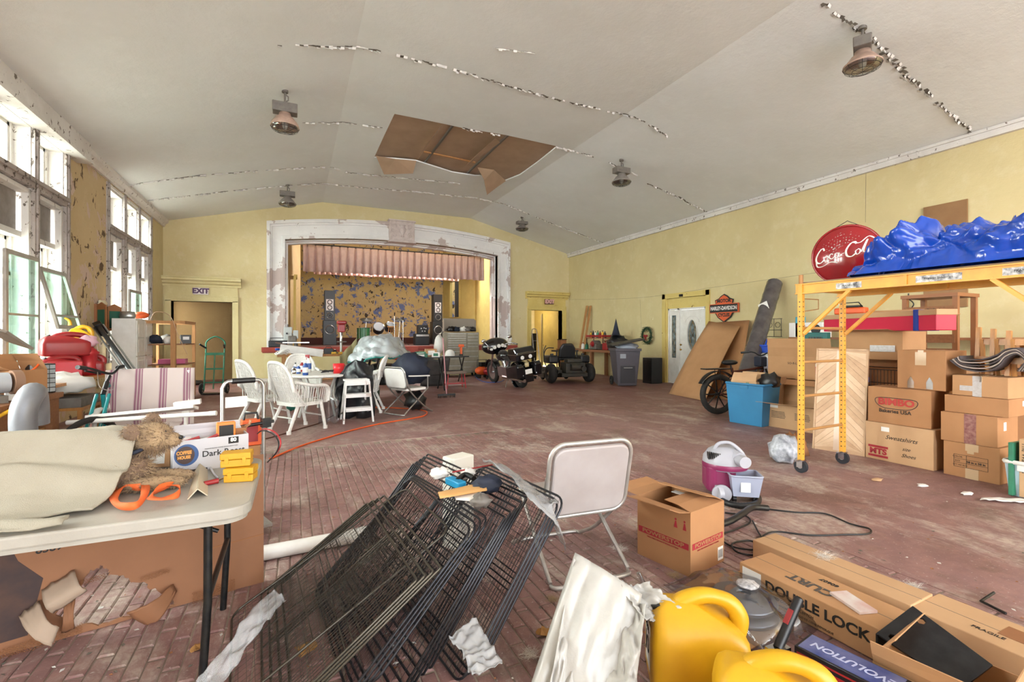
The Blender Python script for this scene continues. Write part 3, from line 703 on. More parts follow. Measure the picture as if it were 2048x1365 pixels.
b = MB(); b.tube([(XD - .004, cy_ + .25 * math.cos(a_), 1.78 + .18 * math.sin(a_)) for a_ in [math.pi * i / 12 for i in range(13)]], .009, 5); b.bx(XD - .006, XD, cy_ - .27, cy_ + .27, .25, .27); b.bx(XD - .006, XD, cy_ - .27, cy_ + .27, .75, .77); b.bx(XD - .006, XD, cy_ - .27, cy_ - .25, .25, .77); b.bx(XD - .006, XD, cy_ + .25, cy_ + .27, .25, .77)
add('raised_panel', b, M_WHT, leaf)
b = MB()
for z in (1.0, 1.14): b.ball((XD - .04, sl - .1, z), .027, 10); b.cyl((XD - .04, sl - .1, z), (XD, sl - .1, z), .012)
add('handle', b, M_BRASS, leaf)
b = MB(); b.prism([(sl + .045, .03), (DW1 - .055, .03), (DW1 - .055, DWH - .055), (sl + .045, DWH - .055)], .045, Matrix.Translation((XD, 0, 0)) @ YZ, holes=[[(sl + .12, .75), (DW1 - .12, .75), (DW1 - .12, 2.0), (sl + .12, 2.0)]])
sd = add('sidelight', b, M_WHT, door3); b = MB(); b.bx(XD + .02, XD + .03, sl + .11, DW1 - .11, .74, 2.01); add('pane', b, M_DGL, sd)
b = MB(); yq = (sl + DW1) / 2
for s in (-1, 1): b.tube([(XD + .012, yq + s * .07 * math.sin(i / 20 * 3 * math.pi), .8 + 1.15 * i / 20) for i in range(21)], .004, 4)
add('leading', b, M_BRASS, sd)
b = MB(); b.bx(XR - .07, XR - .04, (y0 + y1) / 2 + .05, (y0 + y1) / 2 + .17, zt + .02, zt + .09); tag(add('door_sensor', b, M_BLACK), 'small black sensor box above the white entrance door', 'sensor')
# opening behind the camera is left open to daylight; ceiling lamps --------
M_SHD = mat('lamp_dome_pink', '#b89b8b', .5, c2='#7d6a60', sc=10, bump=.2); M_SHG = mat('lamp_dome_grey', '#8b8580', .5, c2='#5c5650', sc=10)
M_BOX = mat('ballast_grey', '#77716b', .6, .3, c2='#4e4a46', sc=12)
def highbay(u, v, um, vm, lab, m, rz=0):
    p = CEIL(um, vm); t = thing('high_bay_lamp', lab, 'lamp', p, rz)
    d = abs(p.z - (H + (HZ - v) / F * (SA * p.x + CA * p.y)))   # drop to the dome rim
    b = MB(); b.cyl((0, 0, -.03), (0, 0, .03), .05); b.cyl((0, 0, 0), (0, 0, -d * .38), .016); b.tube([(0, 0, -.05), (.05, 0, -.09), (.05, 0, -.15), (0, 0, -.19)], .012, 6); add('hanger', b, M_BOX, t)
    b = MB(); b.bx(-.19, .19, -.1, .1, -d * .62, -d * .36); add('ballast_box', b, M_BOX, t, bev=.012)
    b = MB(); zz = -d * .62; b.lathe([(.0, zz), (.09, zz), (.1, zz - .05), (.13, zz - .07), (.2, zz - .16), (.22, -d + .02), (.225, -d), (.21, -d), (.19, zz - .17), (.08, zz - .06), (0, zz - .06)], n=24); add('reflector_dome', b, m, t)
    b = MB(); b.lathe([(.215, -d), (.2, -d - .03), (.13, -d - .055), (0, -d - .065)], n=24); add('lens', b, glass_mat('lamp_glass', '#d8dcd8', .3) if 'lg' not in _mats else _mats['lg'], t)
    b = MB()
    for k in range(8):
        a_ = k * math.pi / 4; b.tube([(.22 * math.cos(a_), .22 * math.sin(a_), -d), (.2 * math.cos(a_), .2 * math.sin(a_), -d - .04), (.12 * math.cos(a_), .12 * math.sin(a_), -d - .07), (0, 0, -d - .08)], .003, 4)
    for r_, z_ in ((.2, -.04), (.12, -.07)): b.tube([(r_ * math.cos(k * math.pi / 10), r_ * math.sin(k * math.pi / 10), -d + z_) for k in range(20)], .003, 4, closed=True)
    add('wire_guard', b, M_DKM, t)
    b = MB(); b.ball((0, 0, -d + .06), (.05, .05, .1), 10); add('bulb', b, M_WHT, t)
highbay(576, 255, 570, 182, 'pink domed high bay lamp on the left slope, nearer of two', M_SHD)
highbay(578, 408, 575, 370, 'high bay lamp on the left slope, further one near the stage', M_SHG)
highbay(1725, 132, 1725, 55, 'large pink domed high bay lamp over the boxes, nearest on right slope', M_SHD, .5)
highbay(1241, 365, 1243, 320, 'grey caged high bay lamp on the right slope, middle of three', M_SHG)
highbay(1043, 458, 1044, 435, 'small high bay lamp on the right slope beside the stage arch', M_SHG)
# ================================================================ far end: stage gear, workshop row, vehicles
def carton(name, label, loc, size, rz=0, m=0, top='closed', tape=None, group=None, cat='box', flaps=((0, 35), (1, 100), (2, 60), (3, 110)), fl=.5, rot=None):
    """w(x) d(y) h(z) cardboard box; top closed or open with four flap parts (side, angle)"""
    w, d, h = size; mm = M_CB[m] if isinstance(m, int) else m
    t = thing(name, label, cat, loc, rz, group, rot); b = MB()
    if top == 'closed': b.bx(-w / 2, w / 2, -d / 2, d / 2, .001, h); o = add('body', b, mm, t, bev=.004)
    else:
        k = .004; b.bx(-w / 2, w / 2, -d / 2, d / 2, 0, k)
        b.bx(-w / 2, w / 2, -d / 2, -d / 2 + k, k, h); b.bx(-w / 2, w / 2, d / 2 - k, d / 2, k, h); b.bx(-w / 2, -w / 2 + k, -d / 2 + k, d / 2 - k, k, h); b.bx(w / 2 - k, w / 2, -d / 2 + k, d / 2 - k, k, h)
        add('body', b, mm, t, fix=True)
        for side, ang in flaps:
            a = R(ang); L = (d if side in (0, 2) else w) * fl
            # side 0 front(-y),1 right(+x),2 back,3 left ; angle 0 = lying shut inwards, 180 folded down outside
            wid = w if side in (0, 2) else d; off = d / 2 if side in (0, 2) else w / 2
            b = MB(); M = Matrix.Translation((0, 0, h)) @ Matrix.Rotation(R({0: 0, 1: 90, 2: 180, 3: 270}[side]), 4, 'Z') @ Matrix.Translation((0, -off, 0)) @ Matrix.Rotation(a, 4, 'X')
            b.add([M @ Vector(q) for q in ((-wid / 2 + .004, 0, 0), (wid / 2 - .004, 0, 0), (wid / 2 - .012, L * .5, .008), (-wid / 2 + .012, L * .5, .008), (wid / 2 - .018, L, -.004), (-wid / 2 + .016, L, .002))], [(0, 1, 2, 3), (3, 2, 4, 5)])
            add('flap', b, mm, t, solid=.004)
    if top == 'closed' and tape is not None:
        b = MB()
        if tape == 'y': b.bx(-.026, .026, -d / 2 - .0012, d / 2 + .0012, h, h + .0012); b.bx(-.026, .026, -d / 2 - .0015, -d / 2, h * .72, h + .001)
        else: b.bx(-w / 2 - .0012, w / 2 + .0012, -.026, .026, h, h + .0012); b.bx(-w / 2 - .0015, -w / 2, -.026, .026, h * .72, h + .001)
        add('tape', b, M_TAPE, t)
    if top == 'closed':
        b = MB()
        if tape == 'y' or tape is None: b.bx(-.0015, .0015, -d / 2, d / 2, h - .0005, h + .0006)
        else: b.bx(-w / 2, w / 2, -.0015, .0015, h - .0005, h + .0006)
        add('flap_joint', b, M_CREV, t)
    return t
def blob(b, c, r, seed=0, amp=.25, n=18, fr=3.0, mi=0, flat=None, M=None):
    """crumpled closed lump"""
    o = MB(); o.ball((0, 0, 0), 1.0, n); off = Vector((seed * 3.7, seed * 1.3, seed))
    vs = []
    for q in o.v:
        k = 1 + amp * noise.noise(q * fr + off) + amp * .5 * noise.noise(q * fr * 2.7 + off)
        p = Vector((q.x * r[0], q.y * r[1], q.z * r[2])) * k
        if flat is not None and p.z < -r[2] * flat: p.z = -r[2] * flat
        if M is not None: p = M.to_3x3() @ p
        vs.append(p + Vector(c))
    return b.add(vs, o.f, mi, True)
def wheel(parent, c, r, w, axis=(1, 0, 0), spokes=0, hub_m=None, tm=None, tr=None, name='wheel', disc=False, rimm=None):
    """wheel part with tyre, rim and hub sub-parts"""
    ax = Vector(axis).normalized(); z = Vector((0, 0, 1)); e1 = ax.cross(z); e1 = e1.normalized() if e1.length > .1 else Vector((1, 0, 0)); e2 = ax.cross(e1)
    c = Vector(c); tr = tr or w / 2; P = lambda a, rr, off=0: c + (e1 * math.cos(a) + e2 * math.sin(a)) * rr + ax * off
    b = MB(); n = 32; vs = []; K = 10
    for i in range(n):
        a = 2 * math.pi * i / n
        for k in range(K):
            f = 2 * math.pi * k / K; vs.append(P(a, r - tr + tr * math.cos(f), w / 2 * math.sin(f)))
    b.add(vs, [(i * K + k, i * K + (k + 1) % K, ((i + 1) % n) * K + (k + 1) % K, ((i + 1) % n) * K + k) for i in range(n) for k in range(K)], 0, True)
    ty = add(name, b, tm or M_RUB, parent)
    b = MB(); ri = r - 2 * tr * .92; b.tube([P(2 * math.pi * i / 28, ri) for i in range(28)], max(.006, min(.014, w * .2)), 6, closed=True)
    if disc:
        for s in (-1, 1): b.add([P(2 * math.pi * i / 24, ri, s * w * .3) for i in range(24)] + [P(2 * math.pi * i / 24, ri * .4, s * w * .12) for i in range(24)], [(i, (i + 1) % 24, 24 + (i + 1) % 24, 24 + i) for i in range(24)] + [tuple(range(24, 48))], 0, True)
    add('rim', b, rimm or hub_m or M_DKM, ty)
    if spokes:
        b = MB()
        for i in range(spokes): b.cyl(P(2 * math.pi * i / spokes, .02, (-1) ** i * w * .25), P(2 * math.pi * i / spokes + (.5 if spokes > 12 else 0), ri, 0), .0018 if spokes > 12 else .012, n=5)
        add('spokes', b, hub_m or M_ALU, ty)['kind'] = 'stuff'
    b = MB(); b.cyl(c - ax * w * .45, c + ax * w * .45, max(.015, r * .09)); add('hub', b, hub_m or M_ALU, ty)
    return ty
def G(u, v, z=0): p = PZ(u, v, z); return Vector((p.x, p.y, z))
# ---- speaker towers -----------------------------------------------
M_CONE = mat('speaker_cone', '#2a2a2c', .5); M_SPW = mat('speaker_white_panel', '#d4d4d6', .4)
def speaker(u, lab, sc=1.0):
    y = YB + 3.1; p = PY(u, 660, y); t = thing('tower_speaker', lab, 'speaker', (p.x, y, ZS))
    b = MB(); b.bx(-.24, .24, -.2, .25, 0, .95); add('subwoofer', b, M_BLACK, t, bev=.01)
    b = MB(); b.bx(-.19, .19, -.16, .2, .95, 2.1); add('cabinet', b, M_BLACK, t, bev=.01)
    b = MB(); b.bx(-.13, .13, -.17, -.16, 1.33, 1.76); add('driver_panel', b, M_SPW, t)
    for z, r in ((1.65, .085), (1.44, .085), (1.14, .115), (.6, .17)):
        b = MB(); b.lathe([(r, 0), (r * .9, .012), (r * .35, -.04), (r * .3, -.02), (0, 0)], (0, -.175 if z > .95 else -.205, z), 20, M=Matrix.Rotation(R(90), 3, 'X')); s_ = add('driver', b, M_CONE, t)
        b = MB(); b.tube([(r * math.cos(k * math.pi / 10), -.18 if z > .95 else -.21, z + r * math.sin(k * math.pi / 10)) for k in range(20)], .008, 5, closed=True); add('surround_ring', b, M_ALU if z < 1.3 else M_BLACK, s_)
    return t
speaker(659, 'tall black speaker tower on the left side of the stage'); speaker(874, 'tall black speaker tower on stage behind the steel tool chest')
# ---- drum kit ------------------------------------------------------
M_DRG = mat('green_drum_shell', '#22603c', .25, coat=.5); M_HEAD = mat('drum_head', '#74787c', .4); M_CYM = mat('dark_cymbal', '#2b261c', .6, .1)
yk = YB + 2.4
t = thing('drum_kit', 'drum kit with dark cymbals and a green floor tom at centre stage', 'drum kit', (PY(762, 670, yk).x, yk, ZS))
ox = Vector((t.location.x, yk, ZS))
def dl(u, v, dy=0): return PY(u, v, yk + dy) - ox
def drum(c, r, h, ax, m, nm):
    c = Vector(c); a = Vector(ax).normalized(); b = MB(); b.cyl(c - a * h / 2, c + a * h / 2, r, n=24); o = add(nm, b, m, t)
    b = MB(); b.cyl(c + a * h / 2, c + a * (h / 2 + .006), r * .95, n=24); add('drum_head', b, M_HEAD, o)
    e1 = a.orthogonal().normalized(); e2 = a.cross(e1); b = MB()
    for s in (-1, 1): b.tube([c + a * s * h / 2 + (e1 * math.cos(k * math.pi / 12) + e2 * math.sin(k * math.pi / 12)) * r * 1.03 for k in range(24)], .01, 5, closed=True)
    for k in range(6):
        q = (e1 * math.cos(k * math.pi / 3) + e2 * math.sin(k * math.pi / 3)) * r * 1.05; b.cyl(c + q - a * h * .45, c + q + a * h * .45, .007, n=6)
    add('hoops', b, M_CHR, o); return o
drum(dl(727, 668), .24, .42, (0, .1, 1), M_DRG, 'floor_tom')
drum(dl(757, 657), .19, .3, (-.1, -.8, .45), M_BLACK, 'rack_tom'); drum(dl(780, 655, .1), .17, .28, (.1, -.5, .7), M_BLACK, 'rack_tom')
drum(dl(772, 686, .3), .3, .4, (.05, -1, 0), M_BLACK, 'bass_drum')
for (u, v, r_) in ((733, 639, .24), (800, 639, .2)):
    c = dl(u, v); b = MB(); b.lathe([(0, .03), (.04, .025), (.06, .008), (r_, -.015), (r_, -.018), (0, 0)], c, 28, M=Matrix.Rotation(.35, 3, 'X')); add('cymbal', b, M_CYM, t)
    b = MB(); b.cyl(c + Vector((0, 0, .05)), (c.x - .05, c.y, .3), .011)
    for k in range(3): b.cyl((c.x - .05, c.y, .32), (c.x - .05 + .25 * math.cos(k * 2.1), c.y + .25 * math.sin(k * 2.1), .01), .01)
    add('cymbal_stand', b, M_CHR, t)
# stool, mic stands, amps on stage
def stool_stage(u, lab):
    y = YB + 1.6; p = PY(u, 660, y); t = thing('bar_stool', lab, 'stool', (p.x, y, ZS), .3)
    b = MB(); b.cyl((0, 0, .68), (0, 0, .72), .17, n=22); add('seat', b, M_OAK, t)
    for k in range(4):
        a = k * math.pi / 2 + .78; b = MB(); b.cyl((.11 * math.cos(a), .11 * math.sin(a), .69), (.21 * math.cos(a), .21 * math.sin(a), 0), .016); add('leg', b, M_OAK, t)
    for k, z in ((0, .2), (1, .26), (2, .2), (3, .26)):
        a, c = k * math.pi / 2 + .78, (k + 1) * math.pi / 2 + .78; f = .21 - .1 * z / .69; b = MB(); b.cyl((f * math.cos(a), f * math.sin(a), z), (f * math.cos(c), f * math.sin(c), z), .01); add('rung', b, M_OAK, t)
stool_stage(784, 'light wooden bar stool standing in front of the drum kit')
for u, h, lab in ((789, 1.1, 'thin chrome microphone stand beside the wooden stool'), (806, .95, 'low microphone stand with a boom on the stage right of the stool')):
    y = YB + 1.3; p = PY(u, 660, y); t = thing('microphone_stand', lab, 'stand', (p.x, y, ZS)); b = MB(); b.cyl((0, 0, .03), (0, 0, h), .009)
    add('pole', b, M_CHR, t); b = MB()
    for k in range(3): b.cyl((0, 0, .2), (.22 * math.cos(k * 2.1), .22 * math.sin(k * 2.1), .01), .008)
    add('tripod_base', b, M_BLACK, t); b = MB(); b.cyl((0, 0, h), (.0, -.04, h + .12), .016, .024); add('microphone', b, M_BLACK, t)
def ampbox(u0, u1, v0, y, lab, kind):
    p0, p1 = PY(u0, v0, y), PY(u1, v0, y); w_ = p1.x - p0.x; hgt = p0.z - ZS; t = thing('amplifier' if kind else 'monitor_speaker', lab, 'speaker', ((p0.x + p1.x) / 2, y, ZS))
    b = MB(); b.bx(-w_ / 2, w_ / 2, -.18, .22, 0, hgt); add('cabinet', b, M_BLACK, t, bev=.01); b = MB(); b.bx(-w_ / 2 + .03, w_ / 2 - .03, -.187, -.18, .04, hgt - .12); add('grille', b, mat('amp_grille', '#33353a', .8), t)
    b = MB(); b.bx(-w_ / 2 + .03, w_ / 2 - .03, -.187, -.18, hgt - .1, hgt - .03); add('control_panel', b, M_ALU, t)
    return hgt, (p0.x + p1.x) / 2, w_
hg, ax_, aw = ampbox(829, 857, 668, YB + 1.5, 'black guitar amplifier standing on the stage right of the stool', 1)
t = thing('guitar_amplifier', 'small black amplifier head stacked on the guitar amplifier', 'amplifier', (ax_ + .03, YB + 1.5, ZS + hg)); b = MB(); b.bx(-.19, .19, -.15, .15, 0, .34); add('case', b, M_BLACK, t, bev=.01)
for k, (x, z) in enumerate(((-.08, .2), (.03, .22), (.1, .2), (-.04, .1), (.06, .1))): b = MB(); b.cyl((x, -.15, z), (x, -.17, z), .022); add('dial', b, M_SPW, t)
# microwave-like grey switch box on stage left corner
y = YB - .3
p = PY(581, 691, y); t = thing('switch_box', 'grey electrical switch box on a post at the left end of the stage lip', 'box', (p.x, y, ZS + .01))
b = MB(); b.bx(-.06, .06, -.06, .06, 0, .2); add('post', b, M_BOX, t); b = MB(); b.bx(-.19, .05, -.1, .1, .2, .62); add('case', b, mat('grey_enclosure', '#a9adac', .5), t, bev=.02); b = MB(); b.bx(.07, .22, -.08, .08, .26, .52); b.cyl((.05, 0, .4), (.07, 0, .4), .03); add('side_case', b, mat('grey_enclosure', '#a9adac', .5), t, bev=.01)
b = MB(); b.cyl((-.1, -.1, .42), (-.1, -.13, .42), .03); b.cyl((-.07, 0, .62), (-.07, 0, .7), .015); add('lever', b, M_BLACK, t)
# radio / boombox at far left of lip
def boom(u, v, lab):
    y = YB - .28; p = PY(u, v, y); t = thing('radio', lab, 'radio', (p.x, y, ZS + .01)); b = MB(); b.bx(-.26, .26, -.09, .09, 0, .2); add('case', b, M_BLACK, t, bev=.02)
    for s in (-1, 1): b = MB(); b.cyl((s * .16, -.09, .09), (s * .16, -.1, .09), .07, n=18); add('speaker_cone', b, M_DKM, t)
    b = MB(); b.tube([(-.22, 0, .2), (-.22, 0, .28), (.22, 0, .28), (.22, 0, .2)], .012, 6); add('handle', b, M_BLACK, t)
boom(556, 690, 'black radio with a carry handle at the far left corner of the stage')
# ---- work bench row in front of stage (left) -----------------------
t = thing('work_bench', 'long low wooden workbench in front of the red stage lip', 'bench', (1.35, 14.2, 0))
b = MB(); b.bx(-1.75, 1.75, -.4, .4, .84, .9); add('bench_top', b, M_PINE, t)
for x in (-1.6, 0, 1.6):
    for y in (-.32, .32): b = MB(); b.bx(x - .045, x + .045, y - .045, y + .045, 0, .84); add('leg', b, M_PINE, t)
b = MB(); b.bx(-1.7, 1.7, -.36, .36, .2, .23); add('shelf', b, M_PINE, t)
BT = .9
def on(u, y, z): p = PY(u, 700, y); return Vector((p.x, y, z))
# drill press
t = thing('drill_press', 'red headed bench drill press on the workbench by the stage', 'drill', on(683, 14.2, BT)); S = MB(); S.bx(-.16, .16, -.2, .2, 0, .03); add('base', S, M_BOX, t)
b = MB(); b.cyl((0, .1, .03), (0, .1, .8), .035); add('column', b, M_ALU, t); b = MB(); b.bx(-.12, .12, -.16, .1, .32, .345); add('table', b, M_BOX, t)
b = MB(); b.bx(-.09, .09, -.14, .2, .6, .82); add('head', b, M_REDP, t, bev=.02); b = MB(); b.bx(-.12, .12, -.2, .2, .82, .92); add('belt_cover', b, M_REDP, t, bev=.03)
b = MB(); b.cyl((0, -.09, .6), (0, -.09, .5), .03, .015); b.cyl((0, -.09, .5), (0, -.09, .42), .006); add('chuck', b, M_CHR, t)
for k in range(3): b = MB(); a = k * 2.1; b.cyl((.1, -.02, .7), (.13, -.02 + .13 * math.cos(a), .7 + .13 * math.sin(a)), .006); b.ball((.13, -.02 + .13 * math.cos(a), .7 + .13 * math.sin(a)), .016, 8); add('feed_lever', b, M_BLACK, t)
# bench grinder style machine on pole
t = thing('bench_saw', 'grey bench machine with a flat table beside the electrical box', 'saw', on(592, 14.3, BT)); b = MB(); b.bx(-.12, .12, -.1, .1, 0, .12); b.cyl((0, 0, .12), (0, 0, .3), .05); add('base', b, M_BOX, t, bev=.01)
b = MB(); b.bx(-.33, .33, -.2, .2, .3, .33); add('table', b, M_ALU, t); b = MB(); b.bx(-.2, .02, -.08, .14, .33, .5); add('motor_housing', b, M_BOX, t, bev=.03)
# long boards / aluminium profile across bench
b = MB(); b.bar(on(552, 14.0, 1.22), on(640, 13.9, .95), .3, .02); one('board', 'brown panel lying across the left end of the workbench', 'board', b, mat('brown_panel', '#6a4a3c', .5))
b = MB(); b.bar(on(560, 13.75, 1.08), on(646, 13.72, .93), .02, .2); one('metal_track', 'white metal track lying below the brown panel on the workbench', 'track', b, M_WHT)
t = thing('rope_bundle', 'bundle of white rope with a blue knob at the bench end', 'rope', on(562, 13.8, BT)); b = MB()
for k in range(4): b.tube([(.14 * math.cos(a * .35) + .03 * k, .1 * math.sin(a * .35), .03 + .03 * k + .02 * math.sin(a)) for a in range(19)], .012, 5)
add('coil', b, M_WHT, t)['kind'] = 'stuff'; b = MB(); b.lathe([(0, 0), (.06, 0), (.05, .03), (.07, .05), (0, .06)], (-.08, 0, .12), 6); add('knob', b, mat('blue_plastic', '#1f4fa8', .4), t)
def bottle(nm, lab, p, r, h, m, capm, cat='bottle', group=None, spray=False, band=None):
    t = thing(nm, lab, cat, p, 0, group); b = MB(); b.lathe([(0, 0), (r * .95, 0), (r, r * .2), (r, h * .6), (r * .85, h * .72), (r * .38, h * .8), (r * .38, h * .88), (0, h * .88)], n=12); add('body', b, m, t)
    b = MB(); b.cyl((0, 0, h * .86), (0, 0, h), r * .42, n=10)
    if spray: b.bx(-r * 1.1, r * .4, -r * .25, r * .25, h * .93, h * 1.06); b.cyl((-r * .8, 0, h * .95), (-r * .6, 0, h * .75), r * .1, n=6)
    add('cap', b, capm, t)
    if band: b = MB(); b.cyl((0, 0, h * .2), (0, 0, h * .55), r * 1.02, n=12); add('label_band', b, band, t)
    return t
M_BLUC = mat('blue_can', '#2c4d8f', .35); M_BROWN = mat('brown_glass', '#4c2c18', .25)
bottle('spray_can', 'red and white can on the bench between the drill press and the parts box', on(699, 13.95, BT), .035, .2, M_WHL, M_REDP); bottle('paint_can', 'small dark can standing left of the drill press base', on(670, 13.95, BT), .05, .13, M_DKM, M_ALU, 'can')
t = thing('black_caddy', 'small black tool box on the bench left of the drill press', 'box', on(657, 14.0, BT)); b = MB(); b.bx(-.12, .12, -.1, .1, 0, .15); add('body', b, M_BLACK, t, bev=.01); b = MB(); b.tube([(-.08, 0, .15), (-.06, 0, .2), (.06, 0, .2), (.08, 0, .15)], .01, 6); add('handle', b, M_DKM, t)
t = thing('yellow_tool_case', 'low yellow tool case on the bench below the drill press', 'case', on(674, 13.82, BT)); b = MB(); b.bx(-.14, .14, -.06, .06, 0, .06); add('body', b, M_YEL, t, bev=.01); b = MB(); b.bx(-.03, .03, -.07, -.06, .02, .05); add('latch', b, M_BLACK, t)
# stage front red crate / ledge near centre
b = MB(); b.bx(PY(788, 700, 15.6).x, PY(836, 700, 15.6).x, 15.5, 16.1, .62, 1.06); one('red_chest', 'red painted wooden chest against the middle of the stage lip', 'chest', b, M_RED, bev=.01)
# ---- tarp covered motorcycle ----------------------------------------
M_TARPS = mat('silver_tarp', '#b4babd', .4, .2, c2='#8f979b', sc=3.5, bump=.35, bsc=16)
p0 = G(735, 803); t = thing('covered_motorcycle', 'motorcycle under a crumpled silver cover behind the wicker table', 'motorcycle', (p0.x, p0.y, 0), R(-20))
wheel(t, (0, 0, .33), .33, .11, axis=(.95, .3, 0), spokes=24, hub_m=M_ALU, rimm=mat('tan_rim', '#b59a6a', .5)); wheel(t, (.45, 1.35, .31), .31, .13, axis=(.95, .3, 0), spokes=24)
b = MB()
for s in (-.08, .1): b.cyl((s, .0, .33), (s + .1, .35, 1.0), .028)
add('fork', b, M_CHR, t)
b = MB(); b.bx(-.1, .35, .35, 1.2, .3, .75); add('engine_block', b, M_DKM, t, bev=.05)
def cov(u, v):
    a = u * 2 * math.pi; rr = 1 - v * .02; h = 1.42 - .06 * math.cos(a * 2); z = [1.40, 1.39, 1.30, 1.08, .86, .72][min(5, int(v * 5))]
    f = v * 5 - int(v * 5) if v < 1 else 0; zs = [1.43, 1.42, 1.33, 1.18, 1.04, .95, .95]; rs = [.0, .26, .46, .56, .62, .66, .66]; i = min(5, int(v * 5)); z = zs[i] + (zs[i + 1] - zs[i]) * f; r_ = rs[i] + (rs[i + 1] - rs[i]) * f
    x = r_ * math.cos(a) * .95; y = r_ * math.sin(a) * 1.5; q = Vector((x, y, z)) * 2.6
    V = noise.voronoi(q * 1.6)[0]; k = noise.noise(q) * .11 + noise.noise(q * 2.5) * .05 + (.35 - V[0]) * .12 - .06 * max(0, .15 - (V[1] - V[0])) * 5
    return (x * (1 + k) + .15, y * (1 + k) + .55, z + k * .6 - (.14 if math.cos(a) < -.3 else 0) * v)
b = MB(); b.sheet(cov, 64, 26); add('silver_cover', b, M_TARPS, t, solid=.01)
b = MB(); b.tube([Vector(cov(i / 40, 1)) for i in range(41)], .018, 5); add('hem', b, mat('teal_hem', '#2f7f78', .6), t)
b = MB(); q = G(690, 800); b.sheet(lambda u, v: (.38 * (u - .5), -.15 + .1 * v + .04 * math.sin(u * 12), .75 + .7 * (1 - v) - .4 * (1 - u)), 18, 8)
o = add('khaki_cover', b, mat('khaki_cloth', '#7a6f4d', .8, bump=.3), t, solid=.01, loc=(-.5, .55, -.1))
# ---- tool chest ------------------------------------------------------
M_CHEST = mat('dull_steel_chest', '#8f8a7c', .5, .35, c2='#6f6a5e', sc=5)
pa, pb = PY(893, 700, 15.45), PY(958, 700, 15.45); cw = pb.x - pa.x
t = thing('tool_chest', 'tall steel tool chest with rows of drawers before the stage', 'tool chest', ((pa.x + pb.x) / 2, 15.45, 0))
b = MB(); b.bx(-cw / 2, cw / 2, 0, .5, .13, 1.52); add('body', b, M_CHEST, t, bev=.01)
def drw(x0, x1, z0, z1):
    b = MB(); b.bx(x0, x1, -.02, 0, z0, z1); o = add('drawer', b, M_CHEST, t, bev=.003); b = MB(); b.bx(x0 + .02, x1 - .02, -.035, -.02, z1 - .025, z1 - .008); add('handle', b, M_ALU, o)
hw = cw / 2
for k in range(7): drw(-hw + .03, .1 * cw, .95 + .077 * k, .95 + .077 * k + .07)
for k in range(5): drw(.12 * cw, hw - .03, .95 + .108 * k, .95 + .108 * k + .1)
for k in range(3): drw(-hw + .03, -.02, .18 + .24 * k, .18 + .24 * k + .22)
for k in range(4): drw(0.0, hw - .03, .18 + .18 * k, .18 + .18 * k + .17)
for x in (-hw + .1, hw - .1):
    for y in (.08, .42): b = MB(); b.cyl((x - .02, y, .06), (x + .02, y, .06), .06); b.bx(x - .03, x + .03, y - .03, y + .03, .1, .13); add('caster', b, M_RUB, t)
b = MB(); b.bx(-hw, hw, .44, .47, 1.54, 2.0); b.bx(-hw, -hw + .02, .3, .44, 1.54, 1.95); b.bx(hw - .02, hw, .3, .44, 1.54, 1.95); add('lid', b, mat('chest_lid', '#877c70', .6), t)
rr = random.Random(4)
for k, (x, m, lab) in enumerate(((-.38, M_BLACK, 'black'), (-.18, M_NAVY, 'navy'), (.05, M_WHT, 'white'), (.25, M_BOX, 'grey'), (.42, M_BLACK, 'black'))):
    b = MB(); blob(b, (t.location.x + x * .95, 15.65, 1.61), (.13, .13, .1), k + 5, .5, 14, flat=.6); o = one('rag', {0: 'black rag heaped at the left end of the open chest', 1: 'navy rag second from left on the chest', 2: 'white rag in the middle of the open tool chest', 3: 'grey rag between the white and black ones on the chest', 4: 'black rag at the right end of the chest top'}[k], 'rag', b, m)
# hung bag white beside chest, fans etc
b = MB(); q = PY(878, 690, 15.3); blob(b, (q.x, 15.3, 1.12), (.16, .12, .3), 3, .25, 16); b.cyl((q.x, 15.3, 1.35), (q.x + .12, 15.46, 1.5), .012); one('plastic_bag', 'white plastic bag hanging at the left edge of the tool chest', 'bag', b, M_WHT)
